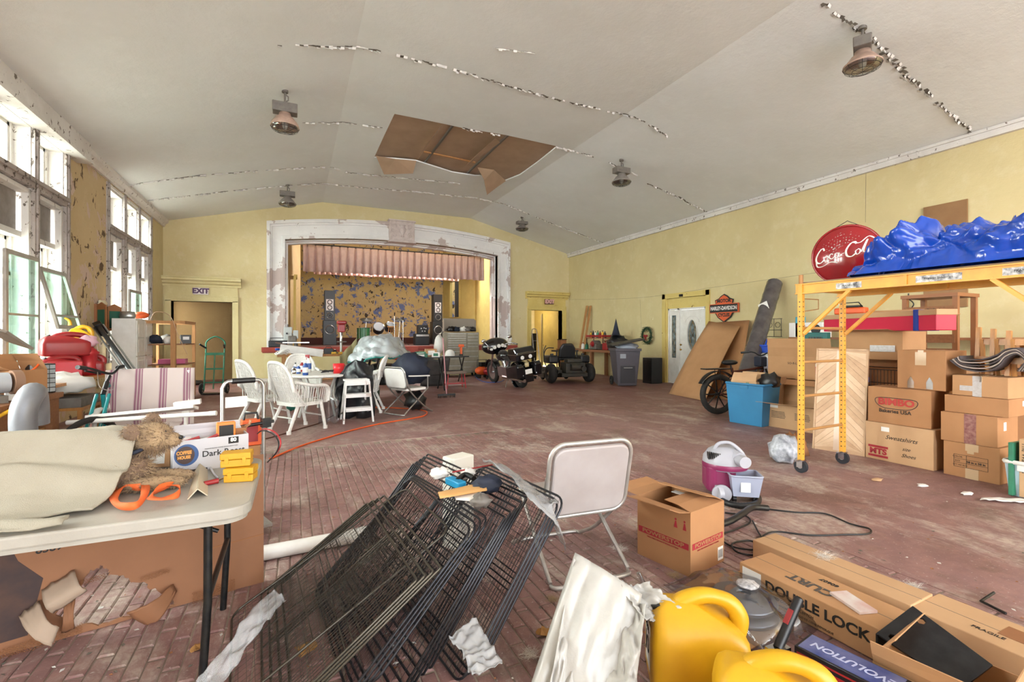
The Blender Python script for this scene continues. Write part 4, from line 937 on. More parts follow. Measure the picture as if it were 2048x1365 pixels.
# ---- folding black work tables & clutter (u 820-920) -----------------
def ttable(u, v, w, d, h, lab, rz=0, m=M_BLACK, tilt=0):
    p = G(u, v); t = thing('folding_work_table', lab, 'table', (p.x, p.y, 0), rz); b = MB(); b.bx(-w / 2, w / 2, -d / 2, d / 2, h - .035, h); add('tabletop', b, m, t, bev=.005)
    for x in (-w / 2 + .12, w / 2 - .12):
        for s in (-1, 1): b = MB(); b.cyl((x, s * d * .45, 0.01), (x, -s * d * .3, h - .04), .018); add('leg', b, M_DKM, t)
    b = MB(); b.cyl((-w / 2 + .12, 0, h * .45), (w / 2 - .12, 0, h * .45), .012); add('brace', b, M_DKM, t); return t
T1 = ttable(848, 782, 1.15, .6, .86, 'black topped folding work table covered with green and white packages', .05, mat('table_black', '#2a2827', .6))
tp = Vector((T1.location.x, T1.location.y, .86))
for k, (dx, dy, sz, m, lab) in enumerate(((-.38, 0, (.3, .25, .05), M_WHL, 'flat white package at the left end of the black work table'), (-.1, -.05, (.35, .28, .09), M_GRN, 'green carton with white side on the black work table'), (.2, .1, (.28, .22, .2), M_CB[0], 'small tan carton at the back of the black work table'), (-.05, .15, (.3, .2, .13), M_GRN, 'second green carton lying behind the first on the table'), (.28, -.12, (.2, .18, .12), M_WHL, 'white carton at the right front of the black work table'))):
    t = thing('small_carton', lab, 'box', tp + Vector((dx, dy, 0)), rr.uniform(-.4, .4)); b = MB(); b.bx(-sz[0] / 2, sz[0] / 2, -sz[1] / 2, sz[1] / 2, 0, sz[2]); add('body', b, m, t, bev=.004); b = MB(); b.bx(-sz[0] * .3, sz[0] * .3, -sz[1] / 2 - .001, -sz[1] / 2, sz[2] * .2, sz[2] * .8); add('print', b, M_WHL if m is not M_WHL else M_GRN, t)
T2 = ttable(903, 766, .9, .55, .8, 'second black work table in front of the tool chest', .1, mat('table_black', '#2a2827', .6))
tp2 = Vector((T2.location.x, T2.location.y, .8))
t = thing('helmet', 'white cap-like helmet on the table before the tool chest', 'helmet', tp2 + Vector((-.05, 0, 0))); b = MB(); b.lathe([(.15, 0), (.15, .06), (.12, .14), (.06, .18), (0, .19)], n=18, sy=.8); add('shell', b, M_WHT, t); b = MB(); b.bx(-.24, -.1, -.08, .08, 0, .015); add('peak', b, M_WHT, t, bev=.005)
t = thing('hand_drill', 'orange cordless tool standing right of the white helmet', 'drill', tp2 + Vector((.3, 0, 0)))
b = MB(); b.bx(-.03, .03, -.03, .03, .04, .26); add('grip', b, M_ORG, t, bev=.01); b = MB(); b.bx(-.08, .09, -.04, .04, .26, .34); add('motor', b, M_ORG, t, bev=.02); b = MB(); b.bx(-.05, .05, -.05, .05, 0, .05); add('battery', b, M_BLACK, t, bev=.008)
t = thing('blue_cup', 'light blue cup on the table at the foot of the chest drawers', 'cup', tp2 + Vector((.1, .15, 0))); b = MB(); b.lathe([(0, 0), (.04, 0), (.05, .12), (.045, .12), (.037, .01), (0, .01)], n=14); add('cup_body', b, mat('light_blue', '#6fb6c9', .4), t)
b = MB(); q = G(870, 775); b.sheet(lambda u, v: (q.x - .35 + .75 * u, q.y - .1 + .35 * v, .78 - .775 * v + .02 * math.sin(u * 9) * (1 - v)), 14, 8); tag(add('black_board', b, mat('dusty_black_sheet', '#3a3838', .6, c2='#5c5856', sc=4), solid=.01), 'dusty black sheet leaning on the trestle below the two work tables', 'sheet')
# red creeper / jack beneath
t = thing('tool_creeper', 'padded mechanic stool with red frame under the work tables', 'stool', G(910, 778)); b = MB(); b.bx(-.28, .28, -.16, .16, .4, .46); add('seat_pad', b, mat('tan_pad', '#77675a', .7), t, bev=.02)
for x in (-.22, .22):
    for y in (-.12, .12): b = MB(); b.cyl((x, y, .4), (x * 1.15, y * 1.2, .02), .012); add('leg', b, M_REDM, t)
b = MB(); b.bx(-.26, .26, -.14, .14, .14, .16); add('tray', b, M_REDM, t)
# push broom standing
q = G(893, 796); t = thing('push_broom', 'push broom with pinkish handle standing upright by the work tables', 'broom', (q.x, q.y, 0)); b = MB(); b.cyl((0, 0, .08), (-.07, .05, 1.35), .013); add('handle', b, mat('pink_handle', '#b07a80', .5), t)
b = MB(); b.bx(-.2, .2, -.03, .03, .05, .09); add('head', b, M_DKM, t); b = MB(); rr = random.Random(2)
for k in range(90): x = rr.uniform(-.2, .2); yy = rr.uniform(-.03, .03); b.cyl((x, yy, .055), (x + rr.uniform(-.01, .01), yy * 1.3, 0.002), .002, n=4)
add('bristles', b, M_BLACK, t)['kind'] = 'stuff'
# red air compressors by the chest
for u, v, m, lab, s in ((973, 752, M_ORG, 'orange air compressor on the floor right of the tool chest', 1), (993, 754, M_REDM, 'red compressor tank tucked behind the motorcycle', -1)):
    q = G(u, v + 6); t = thing('air_compressor', lab, 'compressor', (q.x, q.y + .4, 0), .3 * s); b = MB(); b.ball((0, 0, .24), (.28, .15, .15), 16); add('tank', b, m, t)
    for x in (-.16, .16): b = MB(); b.bx(x - .02, x + .02, -.12, .12, 0, .12); add('foot', b, M_DKM, t)
    b = MB(); b.bx(-.1, .1, -.08, .08, .38, .52); b.cyl((.1, 0, .45), (.18, 0, .45), .05); add('motor', b, M_DKM, t, bev=.01); b = MB(); b.tube([(-.2, 0, .35), (-.2, 0, .6), (.2, 0, .6), (.2, 0, .35)], .012, 6); add('handle', b, M_DKM, t)
b = MB(); q = G(960, 770); b.tube(spline([G(950, 752, .02), G(958, 760, .02), G(975, 765, .02), G(1000, 764, .02), G(1008, 760, .02)], 8), .01, 6); one('air_hose', 'blue air hose trailing from the compressor to the motorcycle', 'hose', b, mat('blue_hose', '#3c62b5', .5))
# ---- touring motorcycle ----------------------------------------------
M_BIKE = mat('gloss_black_paint', '#0e0f13', .15, coat=.6)
q = G(1058, 779); t = thing('touring_motorcycle', 'black touring motorcycle with saddlebags parked tail first by the doorway', 'motorcycle', (q.x, q.y + .3, 0), rot=(0, R(-9), R(4)))
wheel(t, (0, .1, .32), .32, .16, hub_m=M_CHR, disc=True, name='rear_wheel'); wheel(t, (-.02, 1.72, .33), .33, .13, hub_m=M_CHR, disc=True, name='front_wheel')
b = MB(); b.sheet(lambda u, v: ((v - .5) * .22, .1 + .38 * math.cos(math.pi * (1.35 - u * 1.1)) * -1, .34 + .38 * math.sin(math.pi * (1.35 - u * 1.1)) if True else 0), 14, 4); add('rear_fender', b, M_BIKE, t, solid=.012)
b = MB(); b.sheet(lambda u, v: ((v - .5) * .18, 1.72 - .38 * math.cos(math.pi * u * .8 + .3), .34 + .38 * math.sin(math.pi * u * .8 + .3)), 14, 4); add('front_fender', b, M_BIKE, t, solid=.012)
for s in (-1, 1):
    b = MB(); b.prism([(-.42, .34), (.22, .32), (.2, .62), (-.38, .72), (-.46, .66)], .2, Matrix.Translation((.17 if s > 0 else -.37, 0, 0)) @ YZ); add('saddlebag', b, M_BIKE, t, bev=.03)
    b = MB(); b.cyl((s * .2, -.45, .27), (s * .22, .7, .3), .045, n=12); add('exhaust_pipe', b, M_CHR, t)
    b = MB(); b.cyl((s * .1, 1.7, .33), (s * .1, 1.35, 1.0), .03); add('fork_leg', b, M_CHR, t)
    b = MB(); b.tube(spline([(0, 1.2, 1.08), (s * .2, 1.2, 1.13), (s * .38, 1.05, 1.15), (s * .46, .9, 1.1)], 5), .016, 7); b.cyl((s * .40, 1.0, 1.14), (s * .47, .88, 1.1), .024); add('handlebar', b, M_CHR, t)
    b = MB(); b.cyl((s * .3, 1.18, 1.15), (s * .4, 1.22, 1.3), .008); b.ball((s * .42, 1.2, 1.33), (.08, .02, .05), 10); add('mirror', b, M_CHR, t)
    b = MB(); b.tube([(s * .19, -.05, .72), (s * .2, -.4, .6), (s * .2, -.42, .4)], .014, 6); add('guard_rail', b, M_CHR, t)
b = MB(); b.prism([(-.34, .78), (.08, .78), (.14, .9), (.1, 1.1), (-.26, 1.12), (-.36, 1.0)], .58, Matrix.Translation((-.29, 0, 0)) @ YZ); tk = add('tour_pack', b, M_BIKE, t, bev=.04)
b = MB(); b.bx(-.3, .3, -.36, .12, .94, .955); add('lid_seam', b, M_CHR, tk)
for s in (-1, 1):
    b = MB(); b.cyl((s * .12, -.335, .86), (s * .12, -.365, .86), .05, n=16); add('round_light', b, M_WHT, tk)
b = MB(); b.tube(spline([(0, .15, .8), (0, .4, .76), (0, .65, .78), (0, .8, .82)], 5), [.17] * 3 + [.15] * 8 + [.13] * 5, 12, flat=.45); add('seat', b, mat('seat_leather', '#17171a', .45), t)
b = MB(); b.ball((0, .98, .85), (.17, .3, .16), 18); add('fuel_tank', b, M_BIKE, t)
b = MB(); b.bx(-.14, .14, .45, 1.15, .28, .55); b.cyl((-.02, .72, .5), (-.02, .6, .78), .08); b.cyl((.02, .9, .5), (.02, 1.0, .76), .08); b.cyl((.14, .8, .45), (.22, .8, .45), .13, n=16); add('engine', b, M_CHR, t)
b = MB(); b.ball((0, 1.38, 1.12), (.42, .24, .24), 20); fa = add('fairing', b, M_BIKE, t)
for x, z, r_ in ((-.14, 1.1, .05), (.0, 1.12, .055), (.12, 1.12, .05), (.2, 1.08, .035), (-.24, 1.06, .035)): b = MB(); b.cyl((x, 1.18, z), (x, 1.12, z), r_, n=16); add('gauge', b, M_WHT, fa)
b = MB(); b.bx(-.05, .05, -.34, -.3, .6, .7); b.ball((0, -.34, .66), (.06, .03, .05), 12); add('tail_lamp', b, mat('tail_lamp_lens', '#c6b48a', .3), t)
b = MB(); b.bx(-.1, .1, -.385, -.375, .42, .54); add('licence_plate', b, M_WHL, t); b = MB(); b.bx(-.13, .13, -.37, -.3, .2, .45); add('mud_flap', b, M_BIKE, t, bev=.01)
b = MB(); b.tube([(-.1, .5, .3), (-.28, .45, .15), (-.35, .4, 0.0)], .012, 6); add('kickstand', b, M_CHR, t)
b = MB(); q = PY(1052, 690, 13.6); blob(b, (5.95, 13.25, 1.28), (.1, .09, .13), 2, .3, 12); one('plastic_wrap', 'white plastic wrap bunched on the right mirror of the touring motorcycle', 'bag', b, M_WHT)
# ---- lawn mower --------------------------------------------------------
q = G(1150, 769); t = thing('riding_mower', 'dark zero turn riding mower with high back seat and big tyres', 'mower', (q.x + .05, q.y + .35, 0), R(-8))
M_DIRT = mat('dirty_dark_metal', '#2a2a26', .6, .2, c2='#4b3d2e', sc=7)
for s in (-1, 1):
    wheel(t, (s * .6, 0, .3), .29, .26, hub_m=mat('tan_rim2', '#9a8260', .6), disc=True, tr=.12, name='rear_wheel'); wheel(t, (s * .4, 1.25, .15), .15, .1, hub_m=M_BOX, disc=True, name='front_wheel')
b = MB(); b.bx(-.42, .42, -.1, 1.3, .3, .4); b.bx(-.4, .4, -.35, -.1, .22, .32); add('frame_rail', b, M_DIRT, t)
b = MB(); b.bx(-.62, .62, .55, 1.15, .12, .28); add('mower_deck', b, M_DIRT, t, bev=.03)
b = MB(); b.bx(-.3, .3, -.42, .05, .32, .62); b.cyl((-.18, -.46, .5), (.1, -.46, .5), .1); b.cyl((.22, -.4, .45), (.22, -.5, .45), .08); b.bx(-.2, .25, -.3, 0, .62, .72); add('engine', b, M_DIRT, t, bev=.02)
for s in (-1, 1): b = MB(); b.bx(s * .5 - .16, s * .5 + .16, .0, .55, .58, .82); b.cyl((s * .5, .2, .82), (s * .5, .2, .87), .05); add('fuel_tank', b, M_BLACK, t, bev=.06)
b = MB(); b.bx(-.26, .26, .25, .75, .66, .76); add('seat', b, M_BLACK, t, bev=.04); b = MB(); b.prism([(-.27, 0), (.27, 0), (.25, .3), (.16, .44), (-.16, .44), (-.25, .3)], .1, frame((0, .3, .74), (1, 0, 0), (0, -.15, 1))); add('backrest', b, M_BLACK, t, bev=.04)
for s in (-1, 1):
    b = MB(); b.bx(s * .33 - .04, s * .33 + .04, .2, .6, .92, .97); b.cyl((s * .33, .25, .75), (s * .33, .25, .93), .02); add('armrest', b, M_BLACK, t, bev=.02)
    b = MB(); b.tube(spline([(s * .45, .8, .45), (s * .48, .95, .75), (s * .42, .85, 1.0), (s * .2, .8, 1.02)], 5), .016, 7); add('steering_lever', b, M_BLACK, t)
b = MB(); b.tube(spline([(-.68, -.05, .62), (-.8, -.05, .72), (-.85, -.05, .95), (-.78, -.05, 1.12)], 5), .013, 6); add('bent_rod', b, M_DKM, t)
# things by the right doorway
b = MB()
q = PY(1130, 690, 16.1); t = thing('small_crate', 'small brown box on a stand beside the right doorway', 'box', (9.45, 16.0, .9)); b.bx(-.13, .13, -.12, .12, 0, .34); add('body', b, M_CB[3], t, bev=.005); b = MB(); b.bx(-.14, .14, -.13, .13, .34, .37); add('lid', b, M_DKM, t)
t = thing('plant_stand', 'dark square stand under the small brown box by the doorway', 'stand', (9.45, 16.0, 0)); b = MB(); b.bx(-.17, .17, -.17, .17, .87, .9); add('top', b, M_WOOD, t)
for x in (-.14, .14):
    for y in (-.14, .14): b = MB(); b.bx(x - .02, x + .02, y - .02, y + .02, 0, .87); add('leg', b, M_WOOD, t)
t = thing('hand_truck', 'silver hand truck leaning inside the doorway right of the stage', 'hand truck', (8.62, YB + .05, 0)); b = MB()
for s in (0, .22): b.cyl((s, .0, .12), (s - .04, .22, 1.55), .018)
b.tube(spline([(-.04, .22, 1.52), (.0, .23, 1.66), (.14, .23, 1.66), (.18, .22, 1.52)], 5), .018, 7); add('frame', b, M_ALU, t); b = MB()
for z in (.4, .8, 1.2): b.bar((0 - .04 * z / 1.5, .15 * z, z), (.22 - .04 * z / 1.5, .15 * z, z), .03, .012)
add('cross_bar', b, M_ALU, t)['kind'] = 'stuff'; b = MB(); b.bx(-.03, .25, -.2, 0, 0, .015); add('toe_plate', b, M_ALU, t)
for s in (-.06, .28): wheel(t, (s, .1, .12), .12, .05)
t = thing('black_cabinet', 'tall narrow black cabinet inside the right hand doorway', 'cabinet', (9.0, YB + 1.3, 0)); b = MB(); b.bx(-.22, .22, -.2, .2, 0, 1.5); add('body', b, M_BLACK, t, bev=.01); b = MB(); b.bx(-.2, .2, -.215, -.2, .05, 1.45); add('door', b, M_BLACK, t)
# ---- right wall: bench with red bottle rack, engine, boards, bin -----
t = thing('wall_bench', 'wooden workbench against the right wall beside the mower', 'bench', (9.68, 13.85, 0)); b = MB(); b.bx(-.38, .38, -1.5, 1.5, .84, .92); add('bench_top', b, M_WOOD, t)
for x in (-.3, .3):
    for y in (-1.4, 0, 1.4): b = MB(); b.bx(x - .05, x + .05, y - .05, y + .05, 0, .84); add('leg', b, M_WOOD, t)
for y in (-1.4, 1.4): b = MB(); b.bar((-.3, y, .5), (-.34, y * .75, .82), .05, .05); add('corner_brace', b, M_WOOD, t)
def RW(u, v, x=9.6): return PX(u, v, x)
cols = [M_YEL, M_BLACK, M_WHT, M_GRN, M_REDP]; names = ['yellow', 'black', 'white', 'green', 'red']
t = thing('bottle_crate', 'red wire crate of coloured oil bottles on the wall bench', 'crate', (9.62, 13.82, .92 + .4)); b = MB(); b.bx(-.16, .16, -.5, .5, -.01, .005)
for s in (-.16, .16): b.bx(s - .006, s + .006, -.5, .5, .04, .1)
for s in (-.5, .5): b.bx(-.16, .16, s - .006, s + .006, .04, .1)
for y in (-.5, -.25, 0, .25, .5): b.bx(-.166, -.154, y - .01, y + .01, 0, .12)
add('tray', b, M_REDM, t); b = MB(); b.bx(-.16, .16, -.5, .5, -.4, -.385)
for x in (-.15, .15):
    for y in (-.49, .49): b.bx(x - .01, x + .01, y - .01, y + .01, -.4, 0)
add('rack_frame', b, M_DKM, t)
nm5 = ['leftmost', 'second', 'third', 'fourth', 'fifth', 'sixth', 'seventh']
for k in range(7):
    bottle('oil_bottle', '%s plastic bottle, %s from the far end of the red wire crate' % (names[k % 5], nm5[k] if k else 'first'), Vector((9.6, 14.24 - .14 * k, 1.328)), .045, .22 + .03 * (k % 2), cols[k % 5], M_BLACK, group='bottles in the red wire crate')
t = thing('small_engine', 'greasy small engine sitting on the wall bench under the bottle crate', 'engine', (9.5, 13.75, .92)); b = MB(); b.bx(-.16, .16, -.2, .2, .02, .2); b.cyl((-.16, 0, .2), (.1, 0, .2), .12, n=16); b.cyl((0, .14, .2), (0, .14, .32), .05); add('block', b, M_BOX, t, bev=.01); b = MB()
for k in range(6): b.cyl((-.17 - .008 * 0, 0, .2), (-.18 - .012 * k, 0, .2), .1 - .01 * k, n=16)
add('starter_cover', b, M_REDP, t)
t = thing('red_gas_can', 'red fuel can at the near end of the wall bench', 'can', (9.5, 13.15, .92)); b = MB(); b.bx(-.1, .1, -.14, .14, 0, .24); add('body', b, M_REDP, t, bev=.03); b = MB(); b.tube([(0, -.1, .24), (0, -.06, .31), (0, .06, .31), (0, .1, .24)], .016, 7); add('handle', b, M_REDP, t); b = MB(); b.cyl((0, .11, .24), (0, .15, .33), .02, .01); add('spout', b, M_BLACK, t)
for k, (u, v, u2, v2) in enumerate(((1160, 702, 1174, 612), (1168, 702, 1181, 612))):
    a, c = PX(u, v, 9.75), PX(u2, v2, 10.06); a.z = .94; b = MB(); b.bar(a, c, .09, .04); one('leaning_board', ('narrow pine board leaning on the right wall, left of the pair' if k == 0 else 'narrow pine board leaning on the right wall, right of the pair'), 'board', b, M_PINE)
for k, (y, m, lab) in enumerate(((14.6, M_WHT, 'white jug with red lid at the far end of the wall bench'), (14.35, M_GRN, 'small green bottle beside the white jug on the wall bench'))): bottle('bench_bottle', lab, Vector((9.5, y, .92)), .06, .24, m, M_REDP)
# wheelie bin
M_BIN = mat('bin_grey_plastic', '#4a464e', .55, c2='#3d3a42', sc=4)
q = G(1257, 774); t = thing('wheeled_bin', 'dark grey wheeled garbage bin overflowing beside the wreath', 'bin', (q.x + .1, q.y + .3, 0), R(-22))
b = MB(); b.add([(-.26, -.28, .02), (.26, -.28, .02), (.26, .22, .1), (-.26, .22, .1), (-.34, -.36, 1.0), (.34, -.36, 1.0), (.34, .38, 1.0), (-.34, .38, 1.0)], [(0, 3, 2, 1), (4, 5, 6, 7), (0, 1, 5, 4), (1, 2, 6, 5), (2, 3, 7, 6), (3, 0, 4, 7)]); add('body', b, M_BIN, t, bev=.02)
b = MB()
for s in (-1, 1): b.bx(s * .34 - .02, s * .34 + .02, -.38, .4, .98, 1.05)
b.bx(-.36, .36, -.4, -.36, .98, 1.05); b.bx(-.36, .36, .38, .42, .98, 1.05); add('rim', b, M_BIN, t, bev=.008)
b = MB(); b.bx(-.2, .2, -.325, -.30, .1, .8); add('recess_panel', b, mat('bin_dark', '#2c2a30', .6), t); b = MB(); b.cyl((-.12, -.35, .52), (.12, -.35, .52), .014); add('grab_bar', b, M_ALU, t)
for s in (-1, 1): wheel(t, (s * .3, .28, .13), .13, .07, disc=True)
b = MB(); b.bx(-.22, -.06, -.352, -.345, .78, .9); add('stencil', b, mat('stencil', '#8b8f98', .6), t)
b = MB(); q2 = t.location; blob(b, (q2.x + .05, q2.y - .05, 1.08), (.3, .3, .12), 9, .3, 16, flat=.5); one('clear_trash_bag', 'pale plastic trash bag filling the top of the grey bin', 'bag', b, mat('grey_film', '#8f96a3', .3))
b = MB(); b.prism([(-.55, -.2), (.5, -.3), (.62, .05), (-.4, .26)], .04, Matrix.Translation((q2.x - .1, q2.y - .1, 1.2)) @ Matrix.Rotation(R(-9), 4, 'Y')); one('dark_board', 'dark board lying slanted across the top of the bin', 'board', b, mat('dark_board', '#38352f', .6))
b = MB(); blob(b, (9.55, 12.66, 1.14), (.3, .38, .26), 4, .35, 20, flat=.7); one('black_trash_bag', 'heaped black tarp bag behind the grey bin', 'bag', b, mat('black_film', '#1b1c20', .35, bump=.4, bsc=12))
b = MB(); b.lathe([(.2, 0), (.13, .02), (.08, .2), (.0, .55)], (9.5, 12.66, 1.42), 18); one('pointed_hat', 'pointed navy cone hat on top of the black tarp', 'hat', b, M_NAVY)
t = thing('black_cabinet_speaker', 'black speaker cabinet on the floor between bin and wreath', 'speaker', (9.65, 11.1, 0)); b = MB(); b.bx(-.2, .2, -.2, .2, 0, .75); add('cabinet', b, M_BLACK, t, bev=.01); b = MB(); b.bx(-.207, -.2, -.16, .16, .08, .68); add('grille', b, M_DKM, t)
# wreath on wall
p = PX(1297, 671, XR - .06); t = thing('wreath', 'green pine wreath with a red bow hanging on the right wall', 'wreath', p + Vector((-.07, 0, 0))); b = MB(); rr = random.Random(8)
for k in range(700):
    a = rr.uniform(0, 2 * math.pi); r_ = .2 + rr.gauss(0, .03); c = Vector((rr.uniform(-.05, .04), r_ * math.cos(a), r_ * math.sin(a) * 1.15)); d = Vector((rr.gauss(-.2, 1), rr.gauss(0, 1), rr.gauss(0, 1))).normalized() * .06; s = d.orthogonal().normalized() * .008
    b.add([c - s, c + s, c + d], [(0, 1, 2)])
add('needles', b, mat('pine_needles', '#2d4a2c', .8, c2='#1c301d', sc=20), t, fix=False)['kind'] = 'stuff'; b = MB(); b.tube([(0, .2 * math.cos(k * .4), .23 * math.sin(k * .4)) for k in range(16)], .03, 6, closed=True); add('ring', b, mat('dark_green', '#22361f', .9), t)
b = MB(); b.ball((-.05, .05, -.02), (.03, .05, .04), 8); b.ball((-.05, -.05, -.02), (.03, .05, .04), 8); b.bx(-.06, -.04, -.03, -.01, -.16, 0); b.bx(-.06, -.04, .02, .04, -.14, 0); add('bow', b, M_REDP, t)
# ================================================================ left side: wall bench, clutter, wicker set
def box_t(nm, lab, cat, p, s, m, rz=0, bev=.006, part='body', group=None):
    t = thing(nm, lab, cat, p, rz, group); b = MB(); b.bx(-s[0] / 2, s[0] / 2, -s[1] / 2, s[1] / 2, 0, s[2]); add(part, b, m, t, bev=bev); return t
def sub(t, nm, m, *bx, bev=0):
    b = MB()
    for q in bx: b.bx(*q)
    return add(nm, b, m, t, bev=bev)
# white cabinet
t = thing('white_cabinet', 'tall white two door cabinet against the left wall by the window', 'cabinet', (-3.02, 12.15, 0)); sub(t, 'body', M_WHT, (-.19, .19, -.55, .55, 0, 1.74), bev=.006)
for z0, z1 in ((.06, .98), (1.0, 1.7)):
    for y0, y1 in ((-.53, -.01), (.01, .53)):
        o = sub(t, 'door', M_WHT, (.19, .21, y0, y1, z0, z1)); sub(o, 'raised_panel', M_WHT, (.21, .218, y0 + .07, y1 - .07, z0 + .07, (z0 + z1) / 2 - .03), (.21, .218, y0 + .07, y1 - .07, (z0 + z1) / 2 + .03, z1 - .07), bev=.004)['kind'] = 'stuff'
t = thing('glass_fan', 'round glass fan housing on top of the white cabinet', 'fan', (-3.05, 11.95, 1.745)); b = MB(); b.lathe([(0, 0), (.12, 0), (.14, .05), (.12, .14), (0, .15)], n=18, sy=.6); add('housing', b, M_ALU, t)
b = MB(); blob(b, (-2.95, 12.45, 1.83), (.14, .12, .08), 1, .2, 14, flat=.8); one('orange_hat', 'orange cap lying on the white cabinet', 'cap', b, M_ORG)
# wooden shelf stand
t = thing('shelf_stand', 'rough wooden shelf stand with open shelves beside the left doorway', 'shelf', (-2.35, 12.9, 0))
for x, y, w_ in ((.0, -.6, .09), (-.5, -.6, .05), (.2, .45, .06), (-.5, .45, .05)): sub(t, 'post', M_PINE, (x - w_ / 2, x + w_ / 2, y - w_ / 2, y + w_ / 2, 0, 1.72))
for z in (.5, .78, 1.22): sub(t, 'shelf_board', M_WOOD, (-.52, .22, -.58, .45, z - .02, z))
sub(t, 'rail', M_PINE, (-.52, .22, -.66, -.62, 1.66, 1.72)); sub(t, 'rail', M_PINE, (-.52, .22, .42, .46, 1.66, 1.72)); sub(t, 'rail', M_PINE, (.17, .22, -.6, .46, 1.66, 1.72))
SS = t.location
for k, (x, y, z, r_, m, lab) in enumerate(((-.35, -.4, 1.22, .12, M_NAVY, 'dark blue bundle on the upper shelf of the wooden stand'), (-.12, -.45, 1.22, .1, M_WHT, 'white crumpled bundle on the upper shelf beside the thick post'), (-.25, .1, 1.22, .13, M_BOX, 'grey bundle at the back of the upper shelf of the stand'))):
    b = MB(); blob(b, SS + Vector((x, y, z + r_ * .75)), (r_, r_, r_ * .9), k, .4, 12, flat=.75); one('bundle', lab, 'bundle', b, m)
box_t('pink_case', 'pink flat case on the lower shelf of the wooden stand', 'case', SS + Vector((-.1, -.1, .78)), (.5, .3, .1), mat('pink_plastic', '#c05a82', .5))
t = box_t('battery_tester', 'black battery tester with a screen on the upper shelf end', 'tester', SS + Vector((.08, .2, 1.22)), (.2, .14, .2), M_BLACK, .3); sub(t, 'screen', M_SPW, (-.06, .06, -.074, -.07, .09, .16))
b = MB(); b.tube(spline([SS + Vector(q) for q in ((-.4, -.64, 1.7), (-.3, -.66, 1.9), (-.05, -.66, 1.82), (.1, -.66, 1.4), (.25, -.6, 1.0))], 6), .008, 5); one('thin_hose', 'thin tan hose looped over the wooden stand', 'hose', b, mat('tan_hose', '#b5967a', .6))
# dartboard cabinet
p = PX(197, 634, XL); t = thing('dartboard_cabinet', 'open wooden dartboard cabinet with green side panels on the ochre pilaster', 'dartboard', (XL + .02, p.y, 1.76)); M_WC = mat('dart_wood', '#8e5c38', .5)
sub(t, 'cabinet_back', M_WC, (-.015, .03, -.24, .24, -.26, .24)); b = MB(); b.cyl((.03, 0, 0), (.045, 0, 0), .2, n=28); bd = add('board', b, M_BLACK, t)
b = MB()
for k in range(20):
    a, c = k * math.pi / 10 + .05, k * math.pi / 10 + .24
    for r0, r1 in ((.03, .10), (.115, .17)): b.add([(.047, r * math.cos(q), r * math.sin(q)) for r, q in ((r0, a), (r1, a), (r1, c), (r0, c))], [(0, 1, 2, 3)])
add('score_segments', b, mat('dart_cream', '#d9cfa4', .7), bd)['kind'] = 'stuff'
for s in (-1, 1):
    b = MB(); M = frame((.04, s * .24, -.01), (.75, s * .66, 0), (0, 0, 1)); b.prism([(0, -.25), (.24, -.25), (.24, .22), (.12, .28), (0, .22)], .02, M); o = add('door', b, M_WC, t)
    b = MB(); b.prism([(.03, -.2), (.21, -.2), (.21, .14), (.03, .14)], .004, M @ Matrix.Translation((0, 0, .021 if s < 0 else .021))); b.prism([(.03, -.2), (.21, -.2), (.21, .14), (.03, .14)], .004, M @ Matrix.Translation((0, 0, -.005))); add('green_panel', b, mat('dart_green', '#1f5a48', .5), o)
b = MB(); blob(b, (XL + .06, p.y, 2.03), (.05, .2, .05), 3, .5, 12); one('peeled_paint_curl', 'curl of peeled cream wall paint over the dartboard cabinet', 'paint curl', b, mat('cream_paint', '#d5cbb0', .8))
# leaning black case (bench press like pad)
a, c = PT(199, 655, 8.6), PT(283, 775, 7.6); b = MB(); b.bar(a, c, .2, .07, up=(1, 0, .3)); t = thing('black_long_case', 'long black ribbed case leaning diagonally before the white cabinet', 'case', (c.x, c.y, 0)); add('body', b, M_BLACK, t, bev=.02, world=True)
b = MB(); d = (c - a)
for f in (-.3, .3):
    o = Vector((f * .22, 0, f * .1)); b.bar(a + o + Vector((0, -.05, .02)), c + o + Vector((0, -.05, .02)), .02, .02)
add('silver_edge', b, M_ALU, t, world=True)['kind'] = 'stuff'; b = MB(); b.bar(a - d.normalized() * .02, a + d.normalized() * .1, .25, .12, up=(1, 0, .3)); add('end_cap', b, M_DKM, t, bev=.01, world=True)
b = MB(); b.bar(c, Vector((c.x + .12, c.y - .1, 0.0)), .05, .05); add('support_foot', b, M_DKM, t, world=True)
# main wooden bench along left wall
t = thing('timber_bench', 'heavy timber workbench along the left wall crowded with tools', 'bench', (-2.68, 5.0, 0))
sub(t, 'bench_top', M_WOOD, (-.6, .62, -1.3, 1.1, .8, .85), bev=.005); sub(t, 'apron', M_WOOD, (.56, .6, -1.3, 1.05, .62, .8))
for x in (-.5, .55):
    for y in (-1.2, .98): sub(t, 'leg', M_WOOD, (x - .05, x + .05, y - .07, y + .07, 0, .8))
sub(t, 'lower_shelf', M_PINE, (-.55, .55, -1.2, .95, .52, .54))
t = thing('paint_shelf', 'second low table beyond the timber bench loaded with fuel cans', 'table', (-2.75, 7.15, 0)); sub(t, 'tabletop', M_OAK, (-.55, .55, -.85, 1.55, .87, .9))
for x in (-.5, .5):
    for y in (-.8, 1.5): sub(t, 'leg', M_OAK, (x - .03, x + .03, y - .03, y + .03, 0, .87))
